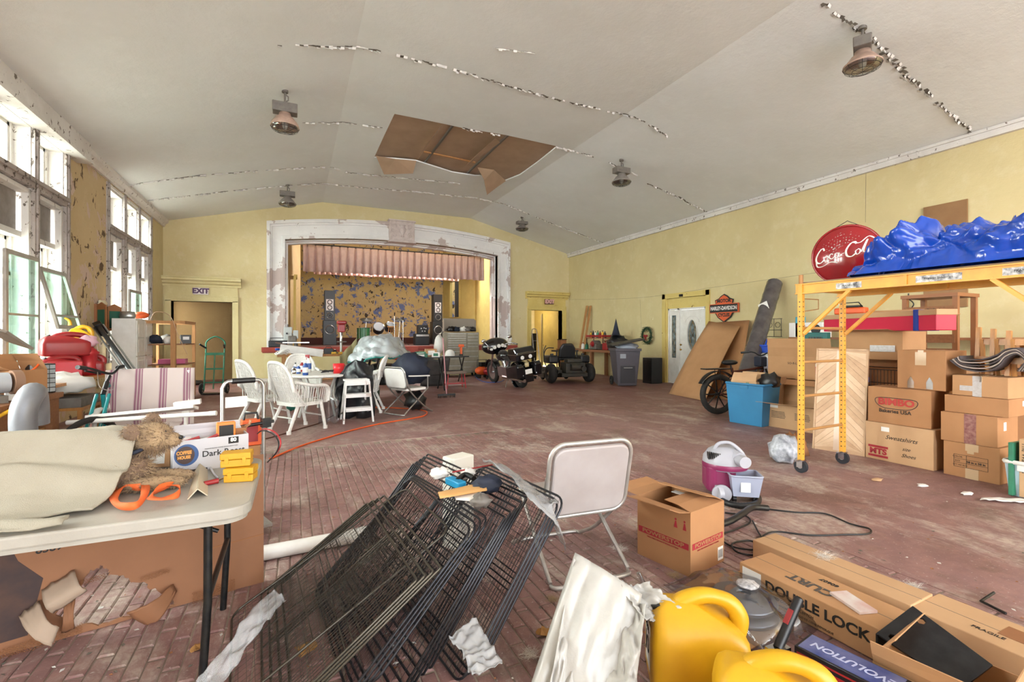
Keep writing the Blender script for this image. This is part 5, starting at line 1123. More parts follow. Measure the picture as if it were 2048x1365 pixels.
# fuel jugs
def jug(nm, lab, p, s, m, rz=0, capm=None, spout=None, group=None, handle='side'):
    """moulded jug: bevelled body, shoulder, loop handle, neck, cap"""
    w, d, h = s; t = thing(nm, lab, 'jug', p, rz, group); b = MB()
    lv = [(0, .9, 0), (.03, .97, 0), (.08, 1, 0), (.55, 1.0, 0), (.62, .98, .0), (.70, .90, -.03), (.78, .76, -.08), (.86, .54, -.14), (.91, .34, -.17), (.93, .2, -.17)]; n = 28; vs = []
    for z, k, ofx in lv:
        for i in range(n):
            a = 2 * math.pi * i / n; ca, sa = math.cos(a), math.sin(a); e = .28
            vs.append(((abs(ca) ** e) * (1 if ca > 0 else -1) * w / 2 * k + w * ofx, (abs(sa) ** e) * (1 if sa > 0 else -1) * d / 2 * (k if z < .8 else k * .95), z * h))
    L = len(lv); b.add(vs, [(j * n + i, j * n + (i + 1) % n, (j + 1) * n + (i + 1) % n, (j + 1) * n + i) for j in range(L - 1) for i in range(n)] + [tuple(range(n))[::-1], tuple(range((L - 1) * n, L * n))], 0, True)
    add('body', b, m, t)
    b = MB(); b.tube(spline([(w * .40, 0, h * .56), (w * .45, 0, h * .76), (w * .34, 0, h * .93), (w * .1, 0, h * .98), (-w * .12, 0, h * .90), (-w * .2, 0, h * .8)], 6), [d * (.11 + .05 * abs(i / 15 - 1)) for i in range(31)], 14); add('handle', b, m, t)
    if capm is not M_YEL: b = MB(); b.cyl((-w * .28, 0, h * .66), (-w * .36, 0, h * .84), d * .13, n=16); add('neck', b, m, t)
    b = MB(); b.cyl((-w * .355, 0, h * .82), (-w * .38, 0, h * .88), d * .15, n=16)
    if capm is not M_YEL: add('cap', b, capm or M_BLACK, t)
    if spout: b = MB(); b.tube(spline([(-w * .38, 0, h * 1.03), (-w * .42, 0, h * 1.2), (-w * .6, 0, h * 1.3)], 5), d * .1, 8, r1=d * .05); add('spout', b, spout, t)
    return t
FCG = 'fuel jugs piled on the low table by the window'
jug('fuel_jug', 'big dusty red fuel jug on top of the pile near the window', PT(130, 712, 5.9), (.46, .3, .27), M_REDP, .5, group=FCG)
jug('fuel_jug', 'tall yellow fuel jug with a yellow spout behind the red one', PT(160, 708, 6.6), (.26, .24, .38), M_YEL, .3, spout=M_YEL, group=FCG)
jug('fuel_jug', 'flat red fuel jug lying under the big dusty one', PT(118, 748, 5.75), (.4, .28, .2), M_REDP, .6, group=FCG)
jug('fuel_jug', 'second red fuel jug at the right of the pile', PT(172, 752, 6.1), (.38, .26, .26), M_REDP, .2, group=FCG)
bottle('oil_drum', 'yellow and black round tub beyond the red jugs', Vector((-2.6, 7.72, .9)), .13, .36, M_YEL, M_BLACK, 'tub')
t = thing('red_lantern', 'dark red metal lantern between the jugs and the black case', 'lantern', (-2.38, 7.75, .9)); b = MB(); b.lathe([(0, 0), (.1, 0), (.12, .05), (.1, .1), (.09, .25), (.12, .28), (.05, .36), (0, .37)], n=14); add('body', b, M_REDM, t); b = MB(); b.tube([(-.1, 0, .28), (-.08, 0, .42), (.08, 0, .42), (.1, 0, .28)], .006, 5); add('bail', b, M_ALU, t)
box_t('red_tool_box', 'red metal box at the foot of the red jugs', 'box', (-2.42, 7.2, .9), (.3, .2, .2), M_REDM, .3)
q = PT(160, 708, 6.6); box_t('plastic_crate', 'grey crate holding up the tall yellow fuel jug', 'crate', (q.x, q.y, .9), (.26, .26, q.z - .905), M_BOX, .3)
b = MB(); q = Vector((-2.38, 7.75, 1.33)); blob(b, (q.x, q.y, q.z), (.1, .1, .08), 6, .5, 12); one('pink_cloth', 'small pink and white cloth hanging over the lantern', 'cloth', b, mat('pink_cloth', '#c9a0ad', .8))
# things on the timber bench (top z .85)
zb = .852
def onb(u, v0, z=zb): return PZ(u, v0, z)
carton('open_carton', 'open cardboard box with one flap folded down on the timber bench', (-2.28, 5.78, zb), (.26, .3, .24), -.45, 1, top='open', flaps=((0, 150), (2, 60), (3, 100)), fl=.55)
t = box_t('parts_organizer', 'black parts organizer with rows of clear drawers on the bench', 'organizer', (-2.45, 6.25 - .3, zb), (.2, .14, .28), M_BLACK, .8)
t.location = (-2.22, 6.02, zb + .0)
for j in range(6):
    for i in range(4): b = MB(); b.bx(-.095 + i * .048, -.095 + i * .048 + .042, -.078, -.07, .012 + j * .044, .012 + j * .044 + .036); add('drawer', b, mat('clear_drawer', '#9aa0a4', .3), t)
t = thing('bench_grinder', 'grey and brown bench grinder at the left end of the timber bench', 'grinder', (-2.25, 5.25, zb), .7); sub(t, 'base', M_BOX, (-.1, .1, -.08, .08, 0, .06)); b = MB(); b.cyl((-.12, 0, .16), (.12, 0, .16), .085, n=18); add('motor', b, mat('grinder_grey', '#9b9ea3', .5), t)
for s in (-1, 1): b = MB(); b.cyl((s * .14, 0, .16), (s * .2, 0, .16), .1, n=20); add('guard', b, mat('grinder_brown', '#7e5f4b', .6), t); b = MB(); b.cyl((s * .15, -.01, .16), (s * .19, -.01, .16), .085, n=20); add('grinding_wheel', b, M_BOX, t)
t = box_t('black_speaker_case', 'black case with white labels behind the grinder on the bench', 'case', (-2.62, 5.55, zb + .12), (.42, .25, .2), M_BLACK, .55); sub(t, 'label_print', M_WHT, (-.15, -.02, -.128, -.125, .1, .16)); sub(t, 'label_print', M_WHT, (-.12, -.03, -.128, -.125, .03, .08))
box_t('bench_box', 'grey box under the black case on the bench', 'box', (-2.62, 5.58, zb), (.4, .3, .12), M_BOX, .55)
b = MB(); blob(b, (-2.75, 5.6, 1.28), (.26, .2, .12), 5, .3, 14, flat=.8); one('red_cloth', 'dark red cloth bundled on the black case at the left edge', 'cloth', b, mat('red_cloth', '#92283c', .8))
b = MB(); b.bar(PT(-15, 655, 4.6), PT(40, 690, 4.9), .3, .025, up=(.5, .3, 1)); one('grey_board', 'weathered grey board sticking out over the red cloth', 'board', b, mat('grey_wood', '#8d8379', .7, c2='#6f655c'))
b = MB(); b.tube(spline([PT(u, v, t) for u, v, t in ((30, 713, 4.6), (60, 712, 4.7), (78, 722, 4.5), (72, 735, 4.4), (50, 750, 4.3), (40, 765, 4.25))], 7), .009, 6); one('extension_cord', 'short orange cord looped over the cardboard box on the bench', 'cord', b, M_ORG)
t = thing('wood_clamp', 'yellowish wooden clamp block under the bench with yellow hose', 'clamp', (-2.1, 4.6, .54)); sub(t, 'body', M_OAK, (-.14, .14, -.2, .2, 0, .14), bev=.01)
b = MB(); b.tube(spline([PT(u, v, t) for u, v, t in ((-10, 838, 3.6), (20, 822, 3.7), (60, 805, 3.9), (72, 830, 3.9), (70, 860, 3.8), (60, 890, 3.8))], 6), .014, 6); one('yellow_hose', 'yellow hose curving under the timber bench', 'hose', b, M_YEL)
for k, (x, y, m, lab) in enumerate(((-2.35, 5.05, M_CHR, 'chrome socket tray at the front of the bench'), (-2.5, 4.7, M_BOX, 'grey machine part at the left edge of the bench'), (-2.2, 5.5, M_WHT, 'stack of white tiles in front of the cardboard box'))):
    box_t('bench_item', lab, 'tool', (x + .06, y, zb), (.2, .16, .05 + .03 * k), m, .4)
# low side table with white bag beyond bench
t = thing('low_side_table', 'pale low side table between the timber bench and the bicycle', 'table', (-2.35, 6.85, 0)); sub(t, 'tabletop', M_OAK, (-.3, .3, -.3, .3, .6, .63)); sub(t, 'drawer_box', M_BOX, (-.27, .27, -.27, .27, .63, .73))
for x in (-.26, .26):
    for y in (-.26, .26): sub(t, 'leg', M_OAK, (x - .02, x + .02, y - .02, y + .02, 0, .6))
b = MB(); blob(b, (-2.3, 6.8, .86), (.24, .2, .13), 8, .4, 16, flat=.7); one('white_bag', 'crumpled white bag on the low side table', 'bag', b, M_WHL)
for k, x in enumerate((-3.0, -2.75, -2.5)): b = MB(); b.bar((x, 6.2, .0), (x + .05, 6.6, .75), .1, .05); one('dark_post', ('leftmost', 'middle', 'rightmost')[k] + ' of three dark boards standing under the bench end', 'board', b, M_BLACK)
# shop dust collector lower left
M_SV = mat('collector_dark', '#2b2d36', .45, c2='#1d1e24'); M_SVS = mat('collector_silver', '#85878d', .45, .3, c2='#5f6168')
t = thing('dust_collector', 'dark grey dust collector with a silver elbow duct behind the table', 'vacuum', (-1.62, 3.72, 0), .2); b = MB(); b.lathe([(0, 0), (.27, .02), (.3, .1), (.3, .45), (0, .45)], n=24); add('tank', b, M_SVS, t); b = MB(); b.lathe([(.32, .45), (.33, .5), (.33, .62), (.28, .7), (.12, .74), (0, .74)], n=24); add('motor_lid', b, M_SV, t)
sub(t, 'duct_box', M_SV, (.05, .33, -.16, .1, .62, .82), bev=.02); b = MB(); b.tube(spline([(.18, -.04, .8), (.18, -.04, .96), (.2, 0, 1.04), (.2, .1, 1.05), (.2, .16, .98), (.2, .18, .85)], 6), .062, 14); add('elbow_duct', b, M_SVS, t)
b = MB(); b.tube(spline([(.1, -.25, .66), (.22, -.3, .66), (.27, -.33, .6), (.3, -.35, .48)], 6), .012, 7); add('silver_tube', b, M_ALU, t); b = MB(); b.cyl((.28, -.16, .58), (.28, -.2, .58), .02); add('red_knob', b, M_REDP, t)
# teal bicycle
t = thing('teal_bicycle', 'teal mountain bicycle with black bars wedged between bench and cushion', 'bicycle', (-1.75, 5.75, 0), 0)
wh = (-1.0, 0)
def bp(u, v, d): return PT(u, v, d)
b = MB(); F1 = bp(180, 890, 4.35); HD = bp(206, 790, 4.8); HT = bp(214, 765, 4.9); SEAT = bp(226, 790, 5.5); BB = bp(214, 880, 5.0)
for s in (-.05, .05): b.tube([HD + Vector((s, 0, 0)), F1 + Vector((s, 0, .05))], .016, 7)
add('fork', b, M_TEAL, t, world=True); b = MB(); b.cyl(HD, HT, .022); b.cyl(HT, bp(220, 752, 4.95), .014); add('head_tube', b, M_BLACK, t, world=True)
b = MB(); b.cyl(HD, BB, .02); b.cyl(HT, SEAT, .018); b.cyl(SEAT, BB, .018); add('frame', b, M_TEAL, t, world=True)
b = MB(); h0 = bp(222, 748, 4.95); b.tube(spline([bp(155, 735, 4.5), bp(180, 738, 4.7), h0, bp(238, 735, 5.1)], 6), .013, 7); b.cyl(bp(155, 735, 4.5), bp(172, 737, 4.62), .02); b.cyl(bp(235, 736, 5.1), bp(246, 733, 5.2), .02); b.bar(bp(170, 742, 4.6), bp(200, 748, 4.75), .02, .02); add('handlebar', b, M_BLACK, t, world=True)
b = MB(); b.tube(spline([bp(195, 745, 4.7), bp(200, 775, 4.6), bp(225, 780, 4.8), bp(228, 765, 4.9)], 6), .004, 5); add('brake_cable', b, M_CHR, t, world=True)
wc = Vector((F1.x, F1.y, .33)) - Vector(t.location); wheel(t, wc, .33, .05, axis=(.85, -.5, 0), spokes=28, name='front_wheel'); wheel(t, wc + Vector((-.1, 1.05, 0)), .33, .05, axis=(1, .1, 0), spokes=28, name='rear_wheel')
# armchair with striped cushion
M_STR = NT('striped_cushion'); p_ = M_STR.n('SeparateXYZ'); M_STR.set(p_.inputs[0], M_STR.pos()); s1 = M_STR.math('FRACT', M_STR.math('MULTIPLY', p_.outputs[0], 4.6)); m1 = M_STR.math('LESS_THAN', M_STR.math('ABSOLUTE', M_STR.math('SUBTRACT', s1, .5)), .16); s2 = M_STR.math('FRACT', M_STR.math('MULTIPLY', p_.outputs[0], 36.8)); m2 = M_STR.math('LESS_THAN', s2, .45)
M_STR.col(M_STR.mix(M_STR.math('MULTIPLY', m1, M_STR.math('ADD', .45, M_STR.math('MULTIPLY', m2, .55))), hexc('#b9aca8'), hexc('#7d5064'))); M_STR.rough(.85); M_STR.bump(M_STR.noise(M_STR.pos(), 200, 2), .2, .002); M_STR = M_STR.m
t = thing('patio_armchair', 'white patio armchair with a purple striped cushion behind the table', 'chair', (-1.40, 6.1, 0), R(6))
for s in (-1, 1):
    b = MB(); b.tube(spline([(s * .36, .3, 0), (s * .35, .28, .55), (s * .34, .4, 1.0)], 5), .02, 7); add('leg', b, M_WHT, t); b = MB(); b.tube([(s * .36, -.28, 0), (s * .36, -.28, .6)], .02, 7); add('leg', b, M_WHT, t); b = MB(); b.tube(spline([(s * .36, .3, .62), (s * .38, 0, .66), (s * .36, -.34, .62)], 5), .035, 8, flat=.5); add('armrest', b, M_WHT, t)
sub(t, 'seat', M_WHT, (-.34, .34, -.28, .3, .34, .38)); sub(t, 'back_frame', M_WHT, (-.34, .34, .5, .52, .4, .9))
def cush(x0, x1, f, th):
    def fn(u, v):
        a = u * 2 * math.pi; 
        x = (x0 + x1) / 2 + (x1 - x0) / 2 * (abs(math.cos(a)) ** .3) * (1 if math.cos(a) > 0 else -1); e = math.sin(math.pi * min(.97, max(.03, v))) ** .3
        y = th / 2 * (abs(math.sin(a)) ** .6) * (1 if math.sin(a) > 0 else -1) * e
        return f(x, y * (1 - .3 * math.cos(x * 30) * math.cos(v * 9)), v)
    b = MB(); b.sheet(fn, 48, 16); return b
add('cushion_back', cush(-.4, .4, lambda x, y, v: (x, .26 + .16 * v + y, .42 + .62 * v - .03 * abs(x)), .12), M_STR, t); add('cushion_seat', cush(-.33, .33, lambda x, y, v: (x, .28 - .56 * v, .42 + y), .09), M_STR, t)
# pvc pipes lying across the arm chair
def pipe(nm, lab, a, c, r, m=M_WHT, hollow=True):
    b = MB(); b.cyl(a, c, r, n=16); t = thing(nm, lab, 'pipe', ((a.x + c.x) / 2, (a.y + c.y) / 2, min(a.z, c.z) - r)); add('body', b, m, t, world=True); b = MB(); d = (c - a).normalized(); b.cyl(c - d * .06, c + d * .004, r * 1.12, n=16); b.cyl(a - d * .004, a, r * .7, n=12); add('collar', b, m, t, world=True)
pipe('plastic_pipe', 'long thin white pipe laid across the armchair in front', PT(134, 846, 4.35), PT(432, 827, 4.55), .021)
b = MB(); b.bar(PT(178, 836, 4.5), PT(392, 815, 4.7), .13, .03, up=(0, .3, 1)); one('plastic_gutter', 'flat white plastic trim lying behind the thin pipe', 'trim', b, M_WHT, bev=.004)
b = MB(); b.bar(PT(348, 810, 4.9), PT(402, 803, 5.0), .09, .05); one('foam_block', 'white foam block at the right end of the flat trim', 'foam', b, M_WHT, bev=.006)
# ---- green hand truck ------------------------------------------------
q = G(428, 788); t = thing('green_hand_truck', 'green hand truck with looped handle in front of the left doorway', 'hand truck', (q.x, q.y, 0), -.15)
b = MB()
for s in (-.2, .2): b.tube([(s, -.05, .1), (s, .1, 1.1)], .018, 7)
b.tube(spline([(-.2, .1, 1.08), (-.19, .12, 1.26), (0, .13, 1.38), (.19, .12, 1.26), (.2, .1, 1.08)], 6), .018, 7); add('frame', b, M_GRN, t); b = MB(); b.bx(-.2, .2, .03, .06, .93, .99)
add('top_bar', b, M_GRN, t); sub(t, 'middle_bar', M_GRN, (-.2, .2, .0, .03, .58, .62)); sub(t, 'lower_bar', M_GRN, (-.2, .2, -.04, -.02, .26, .29)); b = MB(); b.bar((0, -.05, .12), (0, .07, .96), .06, .015); add('centre_strap', b, M_GRN, t); sub(t, 'toe_plate', M_DKM, (-.2, .2, -.28, -.04, .02, .035))
b = MB(); b.cyl((-.2, .1, 1.1), (-.3, -.02, 1.2), .022); b.cyl((.2, .1, 1.1), (.22, -.02, 1.18), .022); add('grips', b, M_BLACK, t)['kind'] = 'stuff'
for s in (-.27, .27): wheel(t, (s, .02, .13), .13, .07, disc=True)
b = MB(); blob(b, G(388, 772) + Vector((0, .25, .06)), (.2, .15, .07), 2, .5, 12, flat=.8); one('dark_rubbish', 'small dark rubbish heap on the floor inside the left doorway', 'rubbish', b, M_DIRT)
# ---- silver cart handle behind table ---------------------------------
q = PT(487, 800, 3.45); t = thing('folding_cart', 'silver folding luggage cart with black grip behind the table', 'cart', (q.x, q.y, 0), R(20)); b = MB(); b.tube([(-.135, 0, .1), (-.135, 0, 1.03), (-.12, 0, 1.06), (-.1, 0, 1.075), (.1, 0, 1.075), (.12, 0, 1.06), (.135, 0, 1.03), (.135, 0, .1)], .013, 8); add('frame', b, M_ALU, t)
b = MB(); b.cyl((-.075, 0, 1.075), (.075, 0, 1.075), .02); add('grip', b, M_BLACK, t); b = MB(); b.cyl((-.06, .0, .74), (.2, -.02, .76), .012); b.bx(.12, .18, -.03, .03, .72, .79); add('lock_bar', b, M_DKM, t); sub(t, 'platform', M_ALU, (-.13, .1, -.3, .0, .08, .1))
for s in (-.1, .1): wheel(t, (s, .04, .075), .075, .03)
sub(t, 'paper_tag', M_WHL, (-.12, .02, -.016, -.013, .89, .965))
carton('carton', 'plain carton standing on the floor behind the table under the red charger', (q.x + .02, q.y + .25, 0), (.14, .2, .56), .1, 1)
t = box_t('battery_charger', 'orange red battery charger with black and red cables behind the box', 'charger', (q.x + .03, q.y + .24, .562), (.13, .12, .19), M_ORG, .2); sub(t, 'front_panel', M_REDP, (-.04, .04, -.065, -.06, .03, .15)); b = MB(); b.tube([(-.05, 0, .19), (-.04, 0, .24), (.04, 0, .24), (.05, 0, .19)], .01, 6); add('handle', b, M_BLACK, t)
for m, off, nm in ((M_BLACK, 0, 'black_cable'), (M_REDM, .012, 'red_cable')):
    b = MB(); b.tube(spline([PT(u, v, d) + Vector((off, 0, off)) for u, v, d in ((515, 868, 3.5), (525, 862, 3.4), (545, 868, 3.3), (557, 885, 3.2), (553, 905, 3.2), (535, 925, 3.3))], 7), .0045, 5); add(nm, b, m, t, world=True)
# ---- wicker furniture --------------------------------------------------
def wicker_chair(lab, p, rz):
    t = thing('wicker_chair', lab, 'chair', (p[0], p[1], 0), rz, 'white wicker chairs around the round table')
    for x, y, x2, y2 in ((-.24, -.3, -.2, -.12), (.24, -.3, .2, -.12), (-.25, .28, -.25, .2), (.25, .28, .25, .2)):
        b = MB(); b.tube([(x, y, 0.02), (x2, y2, .42)], .022, 8, r1=.028); b.cyl((x, y, 0), (x, y, .05), .032); add('leg', b, M_WCK, t)
    b = MB(); b.prism(rrect(.54, .5, .12), .05, Matrix.Translation((0, .02, .38))); add('seat', b, M_WCK, t)
    def back(u, v):
        a = (u - .5) * 2; w = .3 * (1 - .0 * v) ; top = .40 + .62 * v * math.sqrt(max(0, 1 - (abs(a) * .98) ** 3.2)) ** .8
        return (a * w, -.2 - .2 * v + .14 * a * a, top if v > 0 else .40)
    b = MB(); b.sheet(back, 20, 14); add('back_panel', b, M_WCK, t, solid=.012)
    b = MB(); b.tube([Vector(back(i / 24, 1)) for i in range(25)], .024, 8); rim = add('back_rim', b, M_WCK, t)
    b = MB()
    for i in range(1, 20):
        b.tube([Vector(back(i / 20, j / 5)) + Vector((0, -.012, 0)) for j in range(6)], .005, 4)
    for j in range(1, 9): b.tube([Vector(back(i / 10, j / 9)) + Vector((0, -.012, 0)) for i in range(11)], .004, 4)
    add('woven_ribs', b, M_WCK, t)['kind'] = 'stuff'
    for s in (-1, 1):
        arm = spline([(s * .3, -.24, .74), (s * .34, .0, .68), (s * .33, .22, .66), (s * .29, .31, .58), (s * .27, .31, .42)], 6); b = MB(); b.tube(arm, .03, 8, flat=.8); add('armrest', b, M_WCK, t)
        b = MB()
        for i in range(2, 20): q = arm[int(i * 18 / 20)]; b.cyl(q, (s * .27, q.y, .4), .006, n=4)
        add('arm_weave', b, M_WCK, t)['kind'] = 'stuff'
    for y in (-.2, .25): b = MB(); b.cyl((-.23, y, .2), (.23, y, .2), .012); add('stretcher', b, M_WCK, t)
    return t
wicker_chair('white wicker armchair seen from behind, nearest the camera of the set', (.06, 7.8), R(-58))
wicker_chair('white wicker armchair just left of and behind the nearest one', (-.42, 8.5), R(-62))
wicker_chair('white wicker armchair on the far side of the round table', (.15, 10.25), R(188)); wicker_chair('white wicker armchair right of the table holding the black plastic', (1.2, 9.15), R(75))
t = thing('wicker_table', 'round white wicker table covered with bottles and tools', 'table', (.42, 9.15, 0)); b = MB(); b.cyl((0, 0, .7), (0, 0, .735), .58, n=36); add('tabletop', b, M_WCK, t); b = MB(); b.tube([(.58 * math.cos(k * math.pi / 18), .58 * math.sin(k * math.pi / 18), .715) for k in range(36)], .025, 7, closed=True); add('edge_braid', b, M_WCK, t)
for k in range(4): a = k * math.pi / 2 + .6; b = MB(); b.tube(spline([(.42 * math.cos(a), .42 * math.sin(a), .7), (.3 * math.cos(a), .3 * math.sin(a), .4), (.42 * math.cos(a), .42 * math.sin(a), 0)], 5), .025, 8); add('leg', b, M_WCK, t)
tz = .737
for k, (u, v, r_, h, m, cm, lab, sp) in enumerate(((611, 752, .045, .24, M_BLUC, M_WHT, 'dark blue spray bottle at the front of the wicker table', True), (617, 745, .05, .3, M_WHT, M_REDP, 'tall white bottle with red trigger on the wicker table', True), (597, 748, .035, .16, M_BLUC, M_WHT, 'short blue and white can left of the spray bottle', False), (585, 747, .04, .12, M_WHT, M_BLUC, 'small white jar left of the short blue can', False), (604, 743, .04, .2, M_REDP, M_WHT, 'red can behind the blue spray bottle', False), (591, 743, .03, .17, M_WHT, M_BLACK, 'slim white bottle with black cap at the table back', False), (576, 748, .03, .1, M_BROWN, M_BLACK, 'small brown jar at the left of the wicker table', False))):
    p = PZ(u, v, tz); p.x = min(max(p.x, .0), .9); p.y = min(max(p.y, 8.7), 9.6); bottle('bottle', lab, p, r_, h, m, cm, spray=sp, band=M_WHL if m is not M_WHT else M_BLUC, group='bottles on the wicker table')
t = thing('red_bucket', 'translucent red plastic tub on the wicker table', 'tub', (.72, 8.95, tz)); b = MB(); b.lathe([(0, 0), (.09, 0), (.1, .17), (.09, .17), (.082, .01), (0, .01)], n=20, sy=.8); add('body', b, mat('bright_red', '#d3242b', .3), t); b = MB(); b.tube([(.1, 0, .14), (.15, 0, .12), (.15, 0, .05), (.1, 0, .03)], .009, 6); add('handle', b, mat('bright_red', '#d3242b', .3), t)
b = MB(); rr = random.Random(6)
for k in range(3): b.tube(spline([(.55 + rr.uniform(-.15, .15), 9.0 + rr.uniform(-.15, .1), tz + .02 + .02 * j % .05) for j in range(7)], 5), .006, 5)
one('cable_tangle', 'tangled black cable beside the red tub', 'cable', b, M_BLACK)
b = MB(); b.sheet(lambda u, v: (.95 + (u - .5) * .62 + .1 * nz((u * 4, v * 4, 1)), 8.38 + .22 * (1 - v) + .12 * nz((u * 5, v * 5, 3)) + .1 * math.sin(u * 7), .97 * (1 - v) ** .7 * (.55 + .45 * math.sin(min(1, u * 1.3) * 2.2)) + .02 + .06 * nz((u * 6, v * 6, 5))), 26, 20)
tag(add('black_plastic', b, mat('black_film', '#1b1c20', .35, bump=.4, bsc=12), solid=.008), 'black plastic sheeting heaped between table and step stool', 'sheeting')
b = MB(); b.sheet(lambda u, v: (.35 + .3 * u, 8.1 - .05 * math.sin(u * 9), .42 - .4 * v + .02 * math.sin(u * 14)), 12, 8); tag(add('clear_plastic', b, M_PLASTIC, solid=.004), 'clear plastic wrap hanging under the nearest wicker chair', 'wrap')
b = MB(); blob(b, (-.02, 7.98, .36), (.09, .12, .09), 4, .4, 12); one('green_rag', 'dark green rag stuffed under the seat of the nearest wicker chair', 'rag', b, mat('green_rag', '#1f6b5c', .8))
# step stool
t = thing('step_stool', 'old white painted step stool with three treads', 'step stool', (.93, 8.15, 0), R(4)); sub(t, 'top_step', M_WHP, (-.19, .19, -.1, .14, .66, .69), bev=.004); sub(t, 'top_rail', M_WHP, (-.19, .19, -.11, -.09, .6, .66))
for s in (-1, 1): b = MB(); b.bar((s * .23, -.17, 0), (s * .18, -.09, .66), .045, .025); add('front_leg', b, M_WHP, t); b = MB(); b.bar((s * .2, .3, 0), (s * .16, .1, .64), .03, .02); add('rear_leg', b, M_WHP, t); b = MB(); b.bar((s * .21, -.15, .2), (s * .2, .25, .1), .015, .02); add('side_brace', b, M_ALU, t)
for z, y in ((.22, -.14), (.44, -.12)): sub(t, 'tread', M_WHP, (-.2, .2, y - .05, y + .1, z, z + .025)); sub(t, 'tread_lip', M_WHP, (-.2, .2, y - .06, y - .05, z - .03, z + .025))
# folding lawn chair (generic maker reused for the near chair)
def folding_chair(lab, p, rz, m, fm, sc=1.0, near=False):
    t = thing('folding_chair', lab, 'chair', p, rz); t.scale = (sc, sc, sc)
    b = MB(); b.prism(rrect(.5, (.42 if near else .33), .07), .035, frame((0, -.27, .60 if near else .62), (1, 0, 0), (0, -.22, 1))); add('back_pad', b, m, t, bev=.012)
    b = MB(); b.tube([frame((0, -.285, .60 if near else .62), (1, 0, 0), (0, -.22, 1)) @ Vector((q[0], q[1], .0)) for q in rrect(.54, (.46 if near else .37), .09)], .013, 8, closed=True); add('back_frame', b, fm, t)
    b = MB(); b.prism(rrect(.48, .44, .06), .045, Matrix.Translation((0, .0, .4))); add('seat_pad', b, m, t, bev=.012)
    for s in (-1, 1):
        b = MB(); b.tube(spline([(s * .265, -.27, .62), (s * .265, -.18, .4), (s * .27, .1, .14), (s * .26, .3, .02)], 5), .013, 7); add('side_leg', b, fm, t)
        b = MB(); b.tube([(s * .24, .22, .42), (s * .25, .0, .25), (s * .26, -.3, .03)], .013, 7); add('side_leg', b, fm, t)
        if not near: b = MB(); b.bar((s * .28, -.22, .66), (s * .28, .22, .64), .045, .02); add('armrest', b, m, t); b = MB(); b.cyl((s * .27, .2, .64), (s * .25, .22, .42), .011); add('arm_post', b, fm, t)
    b = MB(); b.tube(spline([(-.26, .3, .014), (-.2, .34, .014), (.2, .34, .014), (.26, .3, .014)], 4), .013, 7); add('floor_tube', b, fm, t); b = MB(); b.tube(spline([(-.26, -.3, .014), (-.2, -.34, .014), (.2, -.34, .014), (.26, -.3, .014)], 4), .013, 7); add('floor_tube', b, fm, t)
    return t
folding_chair('white webbed folding lawn chair with a navy bag on its seat', (1.9, 8.7, 0), R(-62), M_WHT, M_ALU, 1.05)
b = MB(); blob(b, (1.98, 8.85, .78), (.32, .28, .3), 3, .28, 22, flat=.9); b2 = one('navy_bag', 'large navy fabric bag slumped on the folding lawn chair', 'bag', b, M_NAVY)
b = MB(); blob(b, (2.05, 8.8, .2), (.2, .24, .17), 7, .3, 16); one('black_bag', 'small black bag under the seat of the folding lawn chair', 'bag', b, M_BLACK)
t = thing('green_bucket', 'dark green square bucket on the floor beyond the step stool', 'bucket', G(746, 812) + Vector((0, .2, 0))); b = MB(); b.lathe([(0, 0), (.15, 0), (.17, .34), (.155, .34), (.14, .02), (0, .02)], n=16); add('body', b, mat('dark_green_plastic', '#1f3a30', .5), t)
def cord(lab, pts, r, m, nm='extension_cord', z=None, n=8): b = MB(); b.tube(spline([G(u, v, z or r) for u, v in pts], n), r, 6); return one(nm, lab, 'cord', b, m)
cord('orange extension cord curving across the floor to the folding lawn chair', ((540, 918), (600, 893), (650, 877), (700, 862), (760, 848), (820, 838), (848, 832), (853, 824), (830, 819), (780, 816), (740, 815)), .011, M_ORG)
cord('thin brown cord running under the nearest wicker chair', ((470, 890), (540, 876), (600, 858), (640, 846), (660, 835), (700, 812)), .008, mat('brown_cord', '#5b3324', .6), 'power_cord')
b = MB(); a, c = PZ(470, 1118, .045), PZ(735, 1068, .045); pipe('white_floor_pipe', 'thick white plastic pipe on the brick floor behind the crate panels', Vector((a.x, a.y, .046)), Vector((c.x, c.y, .046)), .045)
# ================================================================ right side: scaffold, boxes, signs
def mid(u, v, x): return PX(u, v, x)
# leaning cardboard sheets
def sheetquad(nm, lab, P, m, th=.012, cat='cardboard', n=8, bend=.04):
    P = [Vector(p) for p in P]
    nn = (P[1] - P[0]).cross(P[3] - P[0]).normalized()
    b = MB(); b.sheet(lambda u, v: P[0].lerp(P[1], u).lerp(P[3].lerp(P[2], u), v) + nn * bend * math.sin(v * math.pi), n, n)
    xs = sum((p for p in P), Vector()) / 4; base = Vector((xs.x, xs.y, min(p.z for p in P))); b.v = [q - base for q in b.v]
    return tag(add(nm, b, m, solid=th, loc=base), lab, cat)
A = G(1338, 788, .01); B = G(1410, 803, .01)
sheetquad('cardboard_sheet', 'large cardboard sheet leaning on the right wall, front one of two', [A, B, PX(1480, 653, 9.75), PX(1418, 643, 9.85)], M_CB[0])
sheetquad('cardboard_sheet', 'large cardboard sheet leaning behind the front one, beside the rolled carpet', [A + Vector((.45, .1, 0)), B + Vector((.6, -.35, 0)), PX(1499, 641, 10.0), PX(1425, 646, 9.98)], M_CB[1])
